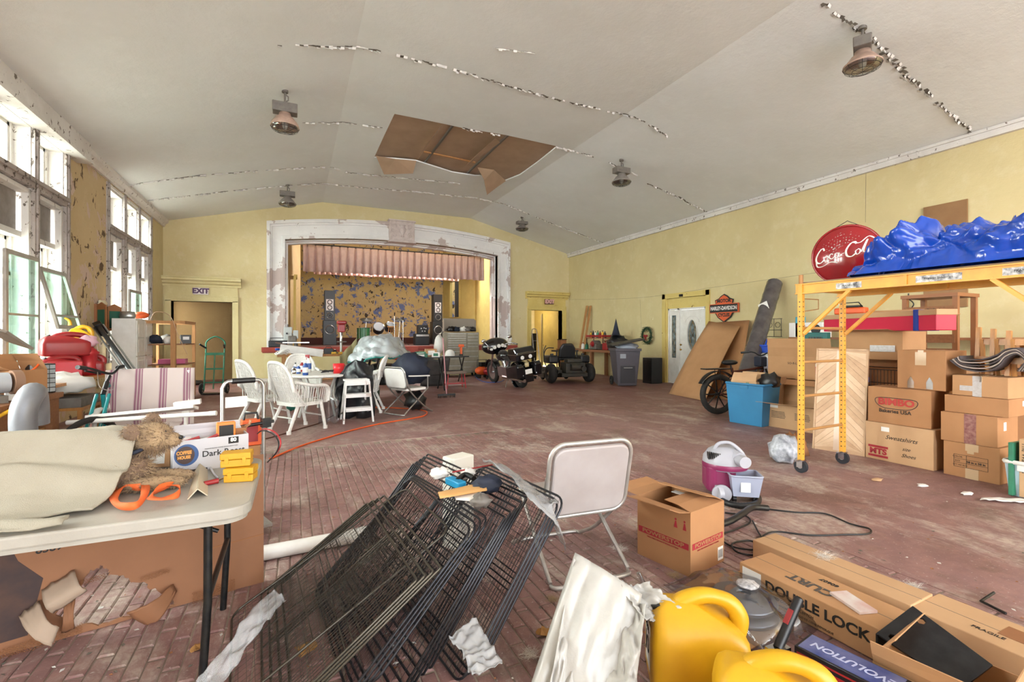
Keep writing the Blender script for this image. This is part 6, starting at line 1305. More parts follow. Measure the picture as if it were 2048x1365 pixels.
# rolled carpet in plastic film
a, c = PT(1497, 735, 9.6), PX(1549, 568, 9.93); t = thing('rolled_carpet', 'dark carpet roll wrapped in shiny film leaning on the right wall', 'carpet', (a.x, a.y, 0)); a = Vector((a.x - .35, a.y + .25, .0)) if False else a.lerp(c, -.38)
a.z = max(a.z, .02); b = MB(); n = 40; dd = (c - a); b.tube([a + dd * (i / n) for i in range(n + 1)], [.165 + .012 * nz((i * .7, 0, 0)) for i in range(n + 1)], 22)
add('roll', b, mat('grey_shiny_film', '#5f5a5b', .22, .2, c2='#2f2d30', sc=5, bump=.8, bsc=22), t, world=True); b = MB(); b.cyl(c, c + dd.normalized() * .01, .1); add('core', b, M_CB[3], t, world=True)
b = MB(); q = a.lerp(c, .78) + Vector((-.17, -.04, 0)); b.box(q, (.01, .22, .18), M=Matrix.Rotation(R(-20), 3, 'X')); add('paper_label', b, M_WHL, t, world=True)
# bar and shield shop sign
M_SORG = mat('sign_orange', '#cf5a2c', .5); M_SBLK = mat('sign_black', '#1d1a19', .5); p = PX(1449, 617, XR - .03); t = thing('shield_sign', 'orange and black shield and bar sign on the right wall', 'sign', p)
M = frame((0, 0, 0), (0, -1, 0), (0, 0, 1))
sh = [(-.26, .1), (-.29, .22), (-.17, .26), (-.1, .32), (0, .37), (.1, .32), (.17, .26), (.29, .22), (.26, .1), (.3, -.1), (.2, -.24), (0, -.37), (-.2, -.24), (-.3, -.1)]
b = MB(); b.prism(sh, .02, M); add('shield', b, M_SBLK, t); b = MB(); b.prism([(x * .9, y * .92) for x, y in sh], .006, M @ Matrix.Translation((0, 0, .02))); o = add('shield_face', b, M_SORG, t)
b = MB(); b.prism([(-.45, -.12), (.45, -.12), (.45, .12), (-.45, .12)], .04, M); bar = add('bar', b, M_SORG, t, bev=.004); b = MB(); b.prism([(-.43, -.1), (.43, -.1), (.43, .1), (-.43, .1)], .004, M @ Matrix.Translation((0, 0, .04))); add('bar_face', b, M_SBLK, bar)
text('HARLEY-DAVIDSON', .135, (-.046, 0, 0), 'x-', M_WHL, t, bold=.003, sx=.68); text('MOTOR', .12, (-.028, 0, .19), 'x-', M_SBLK, t, bold=.006); text('CYCLES', .115, (-.028, 0, -.175), 'x-', M_SBLK, t, bold=.006, sx=.9)
# fat tyre bicycle
q = G(1436, 829); t = thing('fat_tyre_bicycle', 'black fat tyre electric bicycle parked beside the blue tote', 'bicycle', (q.x, q.y, 0), R(-101))
wheel(t, (0, 0, .36), .36, .1, hub_m=M_DKM, spokes=9, name='rear_wheel', axis=(1, 0, 0)); wheel(t, (0, 1.12, .36), .36, .1, hub_m=M_DKM, spokes=9, name='front_wheel')
M_FRM = mat('bike_frame_rust', '#54271c', .4, .3)
def tb(nm, m, r, *seg):
    b = MB()
    for s_ in seg: b.cyl(s_[0], s_[1], r)
    return add(nm, b, m, t)
tb('main_frame', M_FRM, .022, ((0, .42, .35), (0, .95, .78)), ((0, .32, .75), (0, .93, .82)), ((0, .42, .35), (0, .28, .82))); tb('rear_stays', M_FRM, .011, ((.06, 0, .36), (.04, .4, .34)), ((-.06, 0, .36), (-.04, .4, .34)), ((.06, 0, .36), (.03, .31, .7)), ((-.06, 0, .36), (-.03, .31, .7)))
tb('fork', M_BLACK, .018, ((.07, 1.12, .36), (.05, .96, .8)), ((-.07, 1.12, .36), (-.05, .96, .8)), ((0, .95, .76), (0, .9, 1.02))); b = MB(); b.tube(spline([(-.33, .78, 1.08), (-.2, .88, 1.1), (0, .9, 1.04), (.2, .88, 1.1), (.33, .78, 1.08)], 5), .013, 7); b.cyl((-.35, .76, 1.08), (-.24, .85, 1.1), .019); b.cyl((.35, .76, 1.08), (.24, .85, 1.1), .019); add('handlebar', b, M_BLACK, t)
b = MB(); b.ball((0, .24, .92), (.09, .16, .05), 14); b.cyl((0, .28, .75), (0, .26, .9), .014); add('saddle', b, M_BLACK, t); b = MB(); b.bx(-.08, .08, -.3, .2, .80, .82)
for s in (-.07, .07): b.cyl((s, .05, .38), (s, -.02, .8), .006)
add('rear_rack', b, M_DKM, t); b = MB(); b.cyl((.0, .42, .33), (.09, .42, .33), .09, n=18); b.cyl((.1, .42, .33), (.1, .55, .2), .01); b.cyl((-.06, .42, .33), (-.1, .3, .46), .01); b.bx(.1, .17, .52, .6, .18, .21); add('crank', b, M_BLACK, t)
b = MB(); b.bx(-.09, .09, .82, .96, .84, 1.02); add('bar_bag', b, M_NAVY, t, bev=.02)
b = MB(); b.sheet(lambda u, v: ((v - .5) * .12, .4 * math.cos(math.pi * (.25 + u * .6)), .37 + .4 * math.sin(math.pi * (.25 + u * .6))), 14, 3); add('mudguard', b, M_BLACK, t, solid=.006)
# totes
def tote(nm, lab, p, s, m, rz=0, rimc=None):
    w, d, h = s; t = thing(nm, lab, 'tote', p, rz); k = .86; b = MB()
    o_ = [(-w / 2 * k, -d / 2 * k, .005), (w / 2 * k, -d / 2 * k, .005), (w / 2 * k, d / 2 * k, .005), (-w / 2 * k, d / 2 * k, .005), (-w / 2, -d / 2, h), (w / 2, -d / 2, h), (w / 2, d / 2, h), (-w / 2, d / 2, h)]
    b.add(o_, [(0, 3, 2, 1), (0, 1, 5, 4), (1, 2, 6, 5), (2, 3, 7, 6), (3, 0, 4, 7)]); add('body', b, m, t, solid=.006)
    b = MB(); b.tube([(x, y, h) for x, y in rrect(w + .02, d + .02, .03)], .014, 6, closed=True, flat=1.4); add('rim', b, rimc or m, t)
    for s_ in (-1, 1): sub(t, 'handle_lug', rimc or m, (s_ * w / 2 - .015, s_ * w / 2 + .015, -.07, .07, h - .07, h - .01), bev=.005)
    return t
q = G(1508, 851); BT_ = (q.x + .12, q.y + .12); tote('blue_tote', 'blue plastic storage tote filled with a box and bag beside the bicycle', (BT_[0], BT_[1], 0), (.46, .62, .64), M_BLU, .12)
t = carton('open_carton', 'cardboard box with green lettering sticking out of the blue tote', (BT_[0] - .05, BT_[1] + .05, .42), (.3, .4, .26), .25, 2, top='open', flaps=((1, 120), (3, 60)), fl=.5); text('mall', .11, (-.153, 0, .2), 'x-', M_GRN, t, bold=.004, rot=R(0))
b = MB(); blob(b, (BT_[0] + .12, BT_[1] - .2, .68), (.16, .16, .13), 5, .35, 16); one('black_trash_bag', 'black trash bag bulging out of the blue tote', 'bag', b, mat('black_film', '#1b1c20', .35, bump=.4, bsc=12))
tote('clear_tote', 'clear plastic bin stacked behind the bicycle bars', (8.85, 6.55, .66), (.4, .5, .36), mat('cloudy_plastic', '#a9a7b5', .35), .1, M_WHT)
b_ = box_t('brown_crate', 'brown wooden crate holding up the clear bin behind the bicycle', 'crate', (8.85, 6.55, 0), (.5, .6, .66), M_WOOD, .1)
t = tote('blue_basket', 'bright blue plastic basket on top of the clear bin', (8.85, 6.55, 1.05), (.34, .46, .15), mat('royal_blue', '#1d49b8', .35), .2); b = MB(); b.tube([(0, -.2, .15), (0, -.16, .27), (0, .16, .27), (0, .2, .15)], .02, 7); add('handle', b, mat('royal_blue', '#1d49b8', .35), t)
# dark back shelf along wall behind boxes with things on top
t = thing('low_wall_shelf', 'dark low shelf along the right wall behind the boxes', 'shelf', (9.75, 5.2, 0)); sub(t, 'shelf_top', M_WC, (-.3, .3, -2.6, 1.5, 1.33, 1.37)); sub(t, 'middle_shelf', M_WC, (-.3, .3, -2.6, 1.5, .6, .63))
for y in (-2.5, -.5, 1.45): sub(t, 'side_board', M_WC, (-.3, .3, y - .02, y + .02, 0, 1.33))
t = box_t('white_carton', 'white carton with a camera lens print on the low wall shelf', 'box', (9.7, 6.4, 1.372), (.3, .7, .3), M_WHL); b = MB(); b.cyl((-.152, -.22, .16), (-.154, -.22, .16), .1, n=22); add('lens_print', b, M_BLACK, t); sub(t, 'red_print', M_REDP, (-.153, -.15, 0, .18, .2, .25))
b = MB(); p = PX(1548, 652, XR - .03); t = thing('wire_rack', 'black wire rack with rings hanging on the right wall', 'rack', p)
for y in (-.18, 0, .18): b.cyl((0, y, -.25), (0, y, .16), .006, n=5)
for z in (-.25, -.1, .16): b.cyl((0, -.2, z), (0, .2, z), .006, n=5)
for y in (-.1, .1): b.tube([(-.01, y + .06 * math.cos(k * .63), .02 + .06 * math.sin(k * .63)) for k in range(10)], .006, 5, closed=True)
add('rack_wires', b, M_DKM, t)['kind'] = 'stuff'
box_t('teal_carton', 'teal blue panel standing on the wall shelf beside the scaffold post', 'panel', PX(1601, 690, 9.6), (.1, .16, .42), mat('teal_blue', '#3b9cb8', .5)).location.z = 1.372
p = PX(1634, 676, 8.6); t = thing('teal_filter_box', 'teal square filter box with a black grille tilted on the boxes', 'box', (8.6, p.y, 1.10), .1); sub(t, 'frame', mat('teal_dark', '#17605c', .5), (-.06, .06, -.2, .2, 0, .36), bev=.01); sub(t, 'grille', M_BLACK, (-.065, -.06, -.12, .12, .08, .28))
b = MB()
for k in range(6): b.bx(-.07, -.065, -.12 + k * .046, -.112 + k * .046, .08, .28)
add('grille_bars', b, mat('teal_dark', '#17605c', .5), t)['kind'] = 'stuff'
# background box pile (behind scaffold left part)
def dec_lines(t, x, y0, z0, n, w, m=M_INK, dz=.022):
    b = MB(); rr = random.Random(n)
    for k in range(n): b.bx(x - .001, x, y0 - w * rr.uniform(.75, 1), y0, z0 - k * dz, z0 - k * dz + .007)
    o = add('printed_lines', b, m, t); o['kind'] = 'stuff'
t = carton('open_carton', 'big open cardboard box on the floor left of the yellow scaffold post', (7.25, 4.62, 0), (.55, .85, .36), .12, 2, top='open', flaps=((3, 172), (2, 80), (1, 100)), fl=.45); dec_lines(t, -.277, -.05, .24, 5, .22); dec_lines(t, -.277, .3, .24, 5, .22)
t.location = (7.0, 4.75, 0)
sub(t, 'white_label', M_WHL, (-.277, -.275, .2, .34, .3, .34))
t = carton('open_carton', 'cardboard box with drooping flap above the big open one', (7.55, 4.95, .37), (.4, .75, .32), .1, 0, top='open', flaps=((3, 200), (1, 60)), fl=.5)
t = carton('open_carton', 'wide cardboard box with raised flap, topmost behind the left scaffold post', (7.6, 5.2, .7), (.5, 1.0, .36), .14, 0, top='open', flaps=((3, 100), (1, 150)), fl=.6); text('SO-B-L', .05, (-.253, .1, .25), 'x-', M_INK, t)
t.location = (7.65, 5.1, .7)
box_t('dark_milk_crate', 'black plastic milk crate between boxes behind the scaffold post', 'crate', (6.85, 4.02, .38), (.28, .3, .36), M_BLACK)
box_t('carton', 'plain cardboard box supporting the black milk crate', 'box', (6.95, 4.05, 0), (.4, .35, .375), M_CB[3])
for k, (x, y, z, s) in enumerate(((8.2, 4.3, 0, (.6, .8, .62)), (8.2, 4.3, .63, (.55, .75, .45)), (8.3, 5.4, 0, (.6, .9, .68)), (8.0, 3.2, 0, (.7, .9, .6)), (8.0, 3.2, .61, (.7, .85, .4)), (7.3, 2.1, 0, (.6, .8, .9)), (8.6, 5.25, .7, (.4, .6, .38)))): carton('carton', ('brown carton low behind the scaffold', 'brown carton stacked on another behind the scaffold', 'brown carton on the floor beyond the scaffold', 'brown carton behind the chevron panel', 'upper brown carton behind the chevron panel', 'tall carton behind the bakery box stack', 'upper carton beside the teal filter box')[k], (x, y, z), s, .05 * k, k % 4, tape='x')
t = box_t('poster_board', 'white and red poster board standing behind the scaffold post', 'poster', (6.45, 4.0, 0), (.02, .35, 1.02), M_WHL); sub(t, 'red_print', mat('crimson', '#c22344', .5), (-.012, -.01, -.12, .17, .6, .98)); sub(t, 'dark_print', M_NAVY, (-.012, -.01, -.14, .06, .1, .25))
# chevron parquet panel
P0, P1 = G(1625, 897), G(1730, 914); q = (P0 + P1) / 2; d = (P1 - P0); Lp = d.length; t = thing('parquet_panel', 'pale wooden panel of chevron parquet strips leaning behind the scaffold', 'panel', (q.x, q.y, 0))
M = frame(Vector((0, 0, 0)) , d.normalized(), (.13, 0, 1)); hh = 1.25; w2 = Lp / 2
b = MB(); b.prism([(-w2, 0), (w2, 0), (w2, hh), (-w2, hh)], .03, M @ Matrix.Translation((0, 0, -.03))); add('panel_back', b, mat('pale_oak', '#c19f7e', .55, c2='#a98563', sc=4), t)
wood3 = [mat('strip_%d' % i, c_, .5, c2=c2_, sc=9) for i, (c_, c2_) in enumerate((('#cbaa88', '#b08b68'), ('#bf9c78', '#9f7b58'), ('#d4b594', '#bb9773')))]
rr = random.Random(5); nrow = 3; cw_ = w2 * 2 * .96 / 2
for col in (0, 1):
    for j in range(-3, 15):
        z0 = .05 + j * .082; s = 1 if col == 0 else -1; x0 = -w2 * .96 + col * cw_; pts = [(x0 + .002, z0 + (0 if s > 0 else cw_)), (x0 + cw_ - .002, z0 + (cw_ if s > 0 else 0)), (x0 + cw_ - .002, z0 + (cw_ if s > 0 else 0) + .078), (x0 + .002, z0 + (0 if s > 0 else cw_) + .078)]
        pts = [(x, min(max(y, .03), hh - .03)) for x, y in pts]
        if abs(pts[0][1] - pts[3][1]) < .002 and abs(pts[1][1] - pts[2][1]) < .002: continue
        b = MB(); b.prism(pts, .004 + rr.uniform(0, .0015), M); add('parquet_strip', b, wood3[rr.randrange(3)], t)
b = MB(); b.prism([(-w2, 0), (-w2 + .02, 0), (-w2 + .02, hh), (-w2, hh)], .012, M); b.prism([(w2 - .02, 0), (w2, 0), (w2, hh), (w2 - .02, hh)], .012, M); b.prism([(-w2, hh - .02), (w2, hh - .02), (w2, hh), (-w2, hh)], .012, M); add('edge_trim', b, wood3[1], t); b = MB(); b.prism([(-.05, .02), (.03, .02), (.03, hh), (-.05, hh)], .001, M @ Matrix.Translation((0, 0, .006))); add('wrapping_tape', b, mat('strip_film', '#cdb59f', .35), t)
# scaffold --------------------------------------------------------------
S0, S1 = G(1602, 946), G(1685, 928); yaw_s = math.atan2(S1.y - S0.y, S1.x - S0.x); SWD = (S1 - S0).length; L_ = 1.9
t = thing('scaffold', 'yellow rolling scaffold tower carrying the blue tarp', 'scaffold', (S0.x, S0.y, 0), yaw_s)
ZC, ZT = .135, 1.93
for x in (0, SWD):
    for y in (0, -L_):
        b = MB(); b.bx(x - .024, x + .024, y - .024, y + .024, ZC, ZT - .01); o = add('post', b, M_YSC, t, bev=.004)
        b = MB(); z = ZC + .06
        while z < ZT - .15:
            for s in (-1, 1): b.cyl((x + s * .0235, y, z), (x + s * .0246, y, z), .007, n=8); b.cyl((x, y + s * .0235, z), (x, y + s * .0246, z), .007, n=8)
            z += .05
        add('pin_holes', b, M_DKM, o)['kind'] = 'stuff'
        b = MB(); b.cyl((x, y, ZT - .02), (x, y, ZT + .09 if x == 0 and y == 0 else ZT + .02), .02); add('coupling_pin', b, M_PINE, t)
        b = MB(); b.bx(x - .035, x + .035, y - .035, y + .035, ZC - .012, ZC); b.bx(x - .03, x - .024, y - .03, y + .03, .055, ZC - .01); b.bx(x + .024, x + .03, y - .03, y + .03, .055, ZC - .01); b.bx(x - .1, x - .02, y - .012, y + .012, ZC - .01, ZC + .005); cs = add('caster', b, M_CHR, t)
        b = MB(); b.cyl((x - .018, y, .066), (x + .018, y, .066), .065, n=22); add('caster_wheel', b, mat('caster_rubber', '#23262e', .6), cs); b = MB(); b.cyl((x - .022, y, .066), (x + .022, y, .066), .022, n=12); add('caster_hub', b, M_ALU, cs)
M_RNG = mat('rung_steel_tan', '#c4955f', .4, .4)
for y in (0, -L_):
    for z in (.43, .78, 1.13, 1.48): b = MB(); b.cyl((0, y, z), (SWD, y, z), .014); add('rung', b, M_RNG, t)
    b = MB(); b.bar((.02, y - .01, 1.42), (SWD - .02, y - .01, 1.82), .035, .03); add('diagonal_brace', b, M_YSC, t); b = MB(); b.bx(0, SWD, y - .02, y + .02, ZT - .07, ZT - .02); add('end_rail', b, M_YSC, t)
    b = MB(); b.tube([(.04, y, 1.78), (.3, y, 1.78), (.3, y, 1.68), (.05, y, 1.65)], .005, 5); add('lock_wire', b, M_PINE, t)
for x in (-.0, SWD):
    b = MB(); b.bx(x - .022, x + .022, -L_ - .05, .05, ZT - .105, ZT - .093); b.bx(x - .022, x + .022, -L_ - .05, .05, ZT - .012, ZT); b.bx(x - .005, x + .005, -L_ - .05, .05, ZT - .1, ZT - .01)
    for y in (.03, -.9, -L_ - .03): b.bx(x - .02, x + .02, y - .012, y + .012, ZT - .1, ZT - .01)
    add('side_rail', b, M_YSC, t)
    for y, s in ((0, -1), (-L_, 1)): b = MB(); b.bar((x, y + s * .03, 1.42), (x, y + s * .46, 1.83), .03, .03); add('side_brace', b, M_YSC, t)
b = MB(); b.cyl((-.0, -.25 + .25, ZT - .18), (0, .0, ZT + .03), .012); b.cyl((SWD, .03, ZT - .2), (SWD, .03, ZT + .03), .012); add('lock_pin', b, M_CHR, t)['kind'] = 'stuff'
for k in range(3): b = MB(); x0 = .03 + k * (SWD - .06) / 3; b.bx(x0, x0 + (SWD - .06) / 3 - .01, -L_, .02, ZT, ZT + .018); add('deck_board', b, mat('deck_ply', '#8f7a5f', .8, c2='#6b5a46', sc=5), t)
for y, w_, s in ((-.45, .22, 'FRANKLIN'), (-1.12, .3, 'Franklin Industries'), (-1.62, .24, 'FRANKLIN')):
    b = MB(); b.bx(-.0075, -.005, y - w_ / 2, y + w_ / 2, ZT - .085, ZT - .03); o = add('rail_decal', b, mat('worn_decal', '#d8d8d8', .6, c2='#2a2a33', sc=30, amt=.9), t); text(s, .028, (-.008, y, ZT - .057), 'x-', M_INK, t, sx=.9)
TS = pmat(t)
# blue tarp heap
M_TB = mat('blue_tarp', '#1148b4', .2, c2='#0b3590', sc=2.5, bump=.35, bsc=14, coat=.5)
def tarp():
    """heap along the deck: ridge height follows y, cross-section across x, creased by voronoi facets"""
    pr = [(-.36, .0), (-.42, .12), (-.55, .26), (-.72, .4), (-.84, .52), (-.94, .46), (-1.05, .42), (-1.2, .40), (-1.35, .37), (-1.5, .42), (-1.62, .46), (-1.75, .42), (-1.9, .3), (-1.98, 0)]
    def hh(y):
        for (a, ha), (c, hc) in zip(pr[:-1], pr[1:]):
            if c <= y <= a: f = (y - a) / (c - a); f = f * f * (3 - 2 * f); return ha + (hc - ha) * f
        return 0
    b = MB(); nu, nv = 90, 260; vs = []
    for j in range(nv + 1):
        y = -.36 - 1.62 * j / nv; h0 = hh(y)
        for i in range(nu + 1):
            a = math.pi * i / nu; ex = .40 * min(1, (h0 + .03) / .2) ** .5; x = -math.cos(a) * ex; z = h0 * math.sin(a) ** .6
            q = Vector((x * 2.6 + .5 * y, y * 2.1 - z * .8, z * 3.2)); D = noise.voronoi(q * 1.15)[0]; D2 = noise.voronoi(q * 2.7 + Vector((3, 3, 3)))[0]
            D3 = noise.voronoi(q * 5.5)[0]; k = (.40 - D[0]) * .2 + (.35 - D2[0]) * .13 + (.3 - D3[0]) * .05 - .05 * abs(nz(q, 3.1)) - .035 * (abs(math.sin(7 * z + 4 * y)) < .18) - .05 * max(0, .12 - (D[1] - D[0])) * 8 + .05 * math.sin(6 * z / .4 + 5 * y + 3 * nz((y * 2, x * 3, 1)))
            n_ = Vector((-math.cos(a), 0, math.sin(a))); e = math.sin(a) ** .3 * min(1, h0 / .2); p = Vector((x + SWD / 2, y, ZT + .035 + z)) + n_ * k * e; p.z = max(p.z, ZT + .03); vs.append(TS @ p)
    W = nu + 1; b.add(vs, [(j * W + i, j * W + i + 1, (j + 1) * W + i + 1, (j + 1) * W + i) for j in range(nv) for i in range(nu)], 0, True); return b
o = one('blue_tarp', 'big crumpled shiny blue tarp heaped on the scaffold deck', 'tarp', tarp(), M_TB, fix=False)
# red round soda sign behind the tarp
M_CRED = mat('enamel_red', '#981820', .22, c2='#74141a', sc=3, coat=.5)
DC = PX(1693, 510, TS.translation.x + .78); DR = 59 * (SA * DC.x + CA * DC.y) / F
nrm = Vector((-.93, -.36, .06)); t = thing('round_soda_sign', 'round domed red soda sign with white script leaning behind the tarp', 'sign', (DC.x, DC.y, DC.z))
rt = Vector((0, 0, 1)).cross(nrm).normalized() ; up = nrm.cross(rt); MD = Matrix((rt, up, nrm)).transposed().to_4x4()
dome = lambda x, y: .13 * DR / .38 * (1 - (x * x + y * y) / (DR * DR)) if x * x + y * y < DR * DR else 0
b = MB(); vs = [MD @ Vector((0, 0, dome(0, 0)))]; 
for j in range(1, 11):
    for i in range(48): a = 2 * math.pi * i / 48; r_ = DR * j / 10; vs.append(MD @ Vector((r_ * math.cos(a), r_ * math.sin(a), dome(r_, 0))))
b.add(vs, [(0, 1 + i, 1 + (i + 1) % 48) for i in range(48)] + [(1 + j * 48 + i, 1 + (j + 1) * 48 + i, 1 + (j + 1) * 48 + (i + 1) % 48, 1 + j * 48 + (i + 1) % 48) for j in range(9) for i in range(48)], 0, True); add('dome_face', b, M_CRED, t, solid=.006)
b = MB(); b.tube([MD @ Vector((DR * math.cos(i * math.pi / 24), DR * math.sin(i * math.pi / 24), 0)) for i in range(48)], .012, 6, closed=True); add('rolled_edge', b, M_CRED, t)
b = MB(); b.tube([MD @ Vector(q) for q in ((-DR * .45, DR * .9, .0), (0, DR * 1.18, -.02), (DR * .45, DR * .9, 0))], .004, 5); add('hanging_wire', b, M_DKM, t)
b = MB()   # script lettering as flat pen strokes on the dome
def stroke(pts, w=.1):
    P = spline([(x, y, 0) for x, y in pts], 6); L = []; Rr = []
    for i, q in enumerate(P):
        d = (P[min(i + 1, len(P) - 1)] - P[max(i - 1, 0)]); d.normalize(); n_ = Vector((-d.y, d.x, 0)); ww = w * (.35 + .65 * abs(d.y * .8 - d.x * .3)) / 2
        for LL, s in ((L, 1), (Rr, -1)): e = q + n_ * ww * s; X, Y = e.x * DR * .30, e.y * DR * .30; LL.append(MD @ Vector((X, Y, dome(X, Y) + .004)))
    n2 = len(L); b.add(L + Rr, [(i, i + 1, n2 + i + 1, n2 + i) for i in range(n2 - 1)])
ox_ = -2.95
stroke([(ox_ + .95, .55), (ox_ + .8, .85), (ox_ + .45, .6), (ox_ + .1, -.1), (ox_ + .15, -.65), (ox_ + .55, -.8), (ox_ + .95, -.5)], .22)
stroke([(ox_ + 1.2, -.1), (ox_ + .95, -.3), (ox_ + 1.0, -.65), (ox_ + 1.25, -.55), (ox_ + 1.35, -.2), (ox_ + 1.15, -.05)], .14)
stroke([(ox_ + 1.85, .0), (ox_ + 1.6, .05), (ox_ + 1.5, -.35), (ox_ + 1.75, -.5), (ox_ + 1.95, -.3)], .14)
stroke([(ox_ + 2.4, .05), (ox_ + 2.1, .05), (ox_ + 2.05, -.35), (ox_ + 2.3, -.4), (ox_ + 2.45, .1), (ox_ + 2.42, -.3), (ox_ + 2.65, -.25)], .14)
stroke([(ox_ + 2.75, -.05), (ox_ + 2.95, .0)], .12)
stroke([(ox_ + 4.0, .95), (ox_ + 3.85, 1.2), (ox_ + 3.45, .95), (ox_ + 3.1, .25), (ox_ + 3.2, -.35), (ox_ + 3.6, -.45), (ox_ + 3.95, -.15)], .22)
stroke([(ox_ + 4.15, .3), (ox_ + 3.95, .1), (ox_ + 4.05, -.25), (ox_ + 4.3, -.1), (ox_ + 4.35, .25), (ox_ + 4.15, .35)], .14)
stroke([(ox_ + 4.45, .0), (ox_ + 4.85, 1.2), (ox_ + 4.95, 1.35), (ox_ + 4.75, .6), (ox_ + 4.65, .0), (ox_ + 4.9, .1)], .14)
stroke([(ox_ + 5.35, .5), (ox_ + 5.05, .45), (ox_ + 5.0, .1), (ox_ + 5.3, .15), (ox_ + 5.4, .5), (ox_ + 5.35, .15), (ox_ + 5.6, .3)], .14)
stroke([(ox_ + .1, -.6), (ox_ + .2, -1.15), (ox_ + .8, -1.2), (ox_ + 1.6, -.85), (ox_ + 2.3, -1.0)], .16); stroke([(ox_ + 3.6, 1.15), (ox_ + 4.3, 1.05), (ox_ + 5.0, 1.75), (ox_ + 5.5, 1.55)], .16)
add('script_lettering', b, M_WHL, t, fix=False)
q = NT('worn_patch'); m_ = q.ramp(q.noise(q.pos(), 28, 6, .7), .44, .47); q.set(q.b.inputs['Alpha'], m_); q.col(q.mix(q.ramp(q.noise(q.pos(), 60, 3), .4, .6), hexc('#c9c4bf'), hexc('#6b2a2a'))); b = MB(); vs = []
for j in range(9):
    for i in range(15): u_, v_ = i / 14 * 2 - 1, j / 8 * 2 - 1; s_ = math.sqrt(max(0, 1 - v_ * v_ * .9)); X, Y = DR * (-.22 + u_ * s_ * .6), DR * (.42 + v_ * .28 + u_ * .12); vs.append(MD @ Vector((X, Y, dome(X, Y) + .003)))
b.add(vs, [(j * 15 + i, j * 15 + i + 1, (j + 1) * 15 + i + 1, (j + 1) * 15 + i) for j in range(8) for i in range(14)]); add('scraped_patch', b, q.m, t, fix=False)
# plywood behind the tarp and below
p = PX(1890, 440, XR - .03); b = MB(); b.bx(-.015, .015, -.3, .3, -1.5, .28); tag(add('plywood_board', b, mat('brown_ply', '#8f6a44', .6, c2='#75522f', sc=3), loc=(p.x, p.y, p.z)), 'brown wooden panel standing against the wall behind the tarp', 'panel')
p = PX(1830, 620, XR - .05); t = thing('wall_bracket', 'black curly wire bracket on the wall under the scaffold deck', 'bracket', p); b = MB(); b.tube(spline([(0, .1, .2), (0, .02, .1), (0, .1, -.05), (0, .0, -.15), (0, -.12, -.08), (0, -.05, .0)], 6), .01, 6); b.cyl((0, .1, -.2), (0, .1, .3), .01); add('wires', b, M_DKM, t)
# red long box with blue straps on box pile
a, c = PX(1663, 638, 7.1), PX(1893, 640, 6.5); c.z = a.z + .0; t = thing('long_red_box', 'long crimson box with blue straps lying across the box pile', 'box', ((a.x + c.x) / 2, (a.y + c.y) / 2, 1.46), math.atan2(c.y - a.y, c.x - a.x)); Lb = (c - a).length
sub(t, 'body', mat('crimson', '#8c1530', .5), (-Lb / 2, Lb / 2, -.12, .12, 0, .2), bev=.008); sub(t, 'lid', M_CB[2], (-Lb / 2 - .01, Lb / 2 + .01, -.125, .125, .17, .235), bev=.006)
for x in (-Lb * .28, Lb * .36): sub(t, 'blue_strap', mat('strap_blue', '#1c3a94', .6), (x - .03, x + .03, -.13, .13, -.004, .24))
p = PX(1702, 622, 7.05); t = thing('orange_tool', 'orange and black tool with a wire handle on the long crimson box', 'tool', (p.x, p.y, 1.70)); sub(t, 'body', M_ORG, (-.06, .06, -.2, .2, 0, .09), bev=.02); sub(t, 'black_top', M_BLACK, (-.05, .05, -.13, .13, .09, .12), bev=.01); b = MB(); b.tube([(0, -.2, .02), (0, -.1, .16), (0, .1, .16), (0, .2, .02)], .008, 6); add('handle', b, M_DKM, t)
# big open cartons on top of pile
t = carton('open_carton', 'large open cardboard box with white flap under the long red box', (6.95, 3.3, 1.03), (.52, .74, .355), .0, 0, top='open', flaps=((3, 176), (0, 150), (1, 90)), fl=.55); t.location = (6.98, 3.66, 1.10); sub(t, 'shelf_box', M_CB[3], (-.1, .25, -.4, .4, -1.09, -.001))
sub(t, 'torn_tape', mat('silver_scuff', '#b7b4b4', .3, c2='#9a8d82', sc=40), (-.279, -.277, -.3, -.02, .1, .18))
t = thing('wire_dog_crate', 'black wire crate with a blue latch under the open cartons', 'crate', (6.52, 3.34, 0)); b = MB()
for k in range(24): y = -.42 + k * .036; b.cyl((-.2, y, .02), (-.2, y, 1.0), .003, n=4)
for z in (.02, .2, .4, .6, .8, 1.0): b.cyl((-.2, -.42, z), (-.2, .42, z), .004, n=4); b.cyl((.3, -.42, z), (.3, .42, z), .004, n=4); b.cyl((-.2, -.42, z), (.3, -.42, z), .004, n=4); b.cyl((-.2, .42, z), (.3, .42, z), .004, n=4)
add('wire_grid', b, M_DKM, t)['kind'] = 'stuff'; sub(t, 'latch', mat('royal_blue', '#1d49b8', .35), (-.22, -.2, .1, .3, .84, .9))
carton('carton', 'printed carton on the shelf top at the right, near the wooden crate', (7.9, 2.35, 1.02), (.4, .75, .36), .0, 1, tape='x'); carton('carton', 'brown carton under the printed one at the right end of the pile', (7.9, 2.35, 0), (.5, .9, 1.01), .0, 3, tape='x')
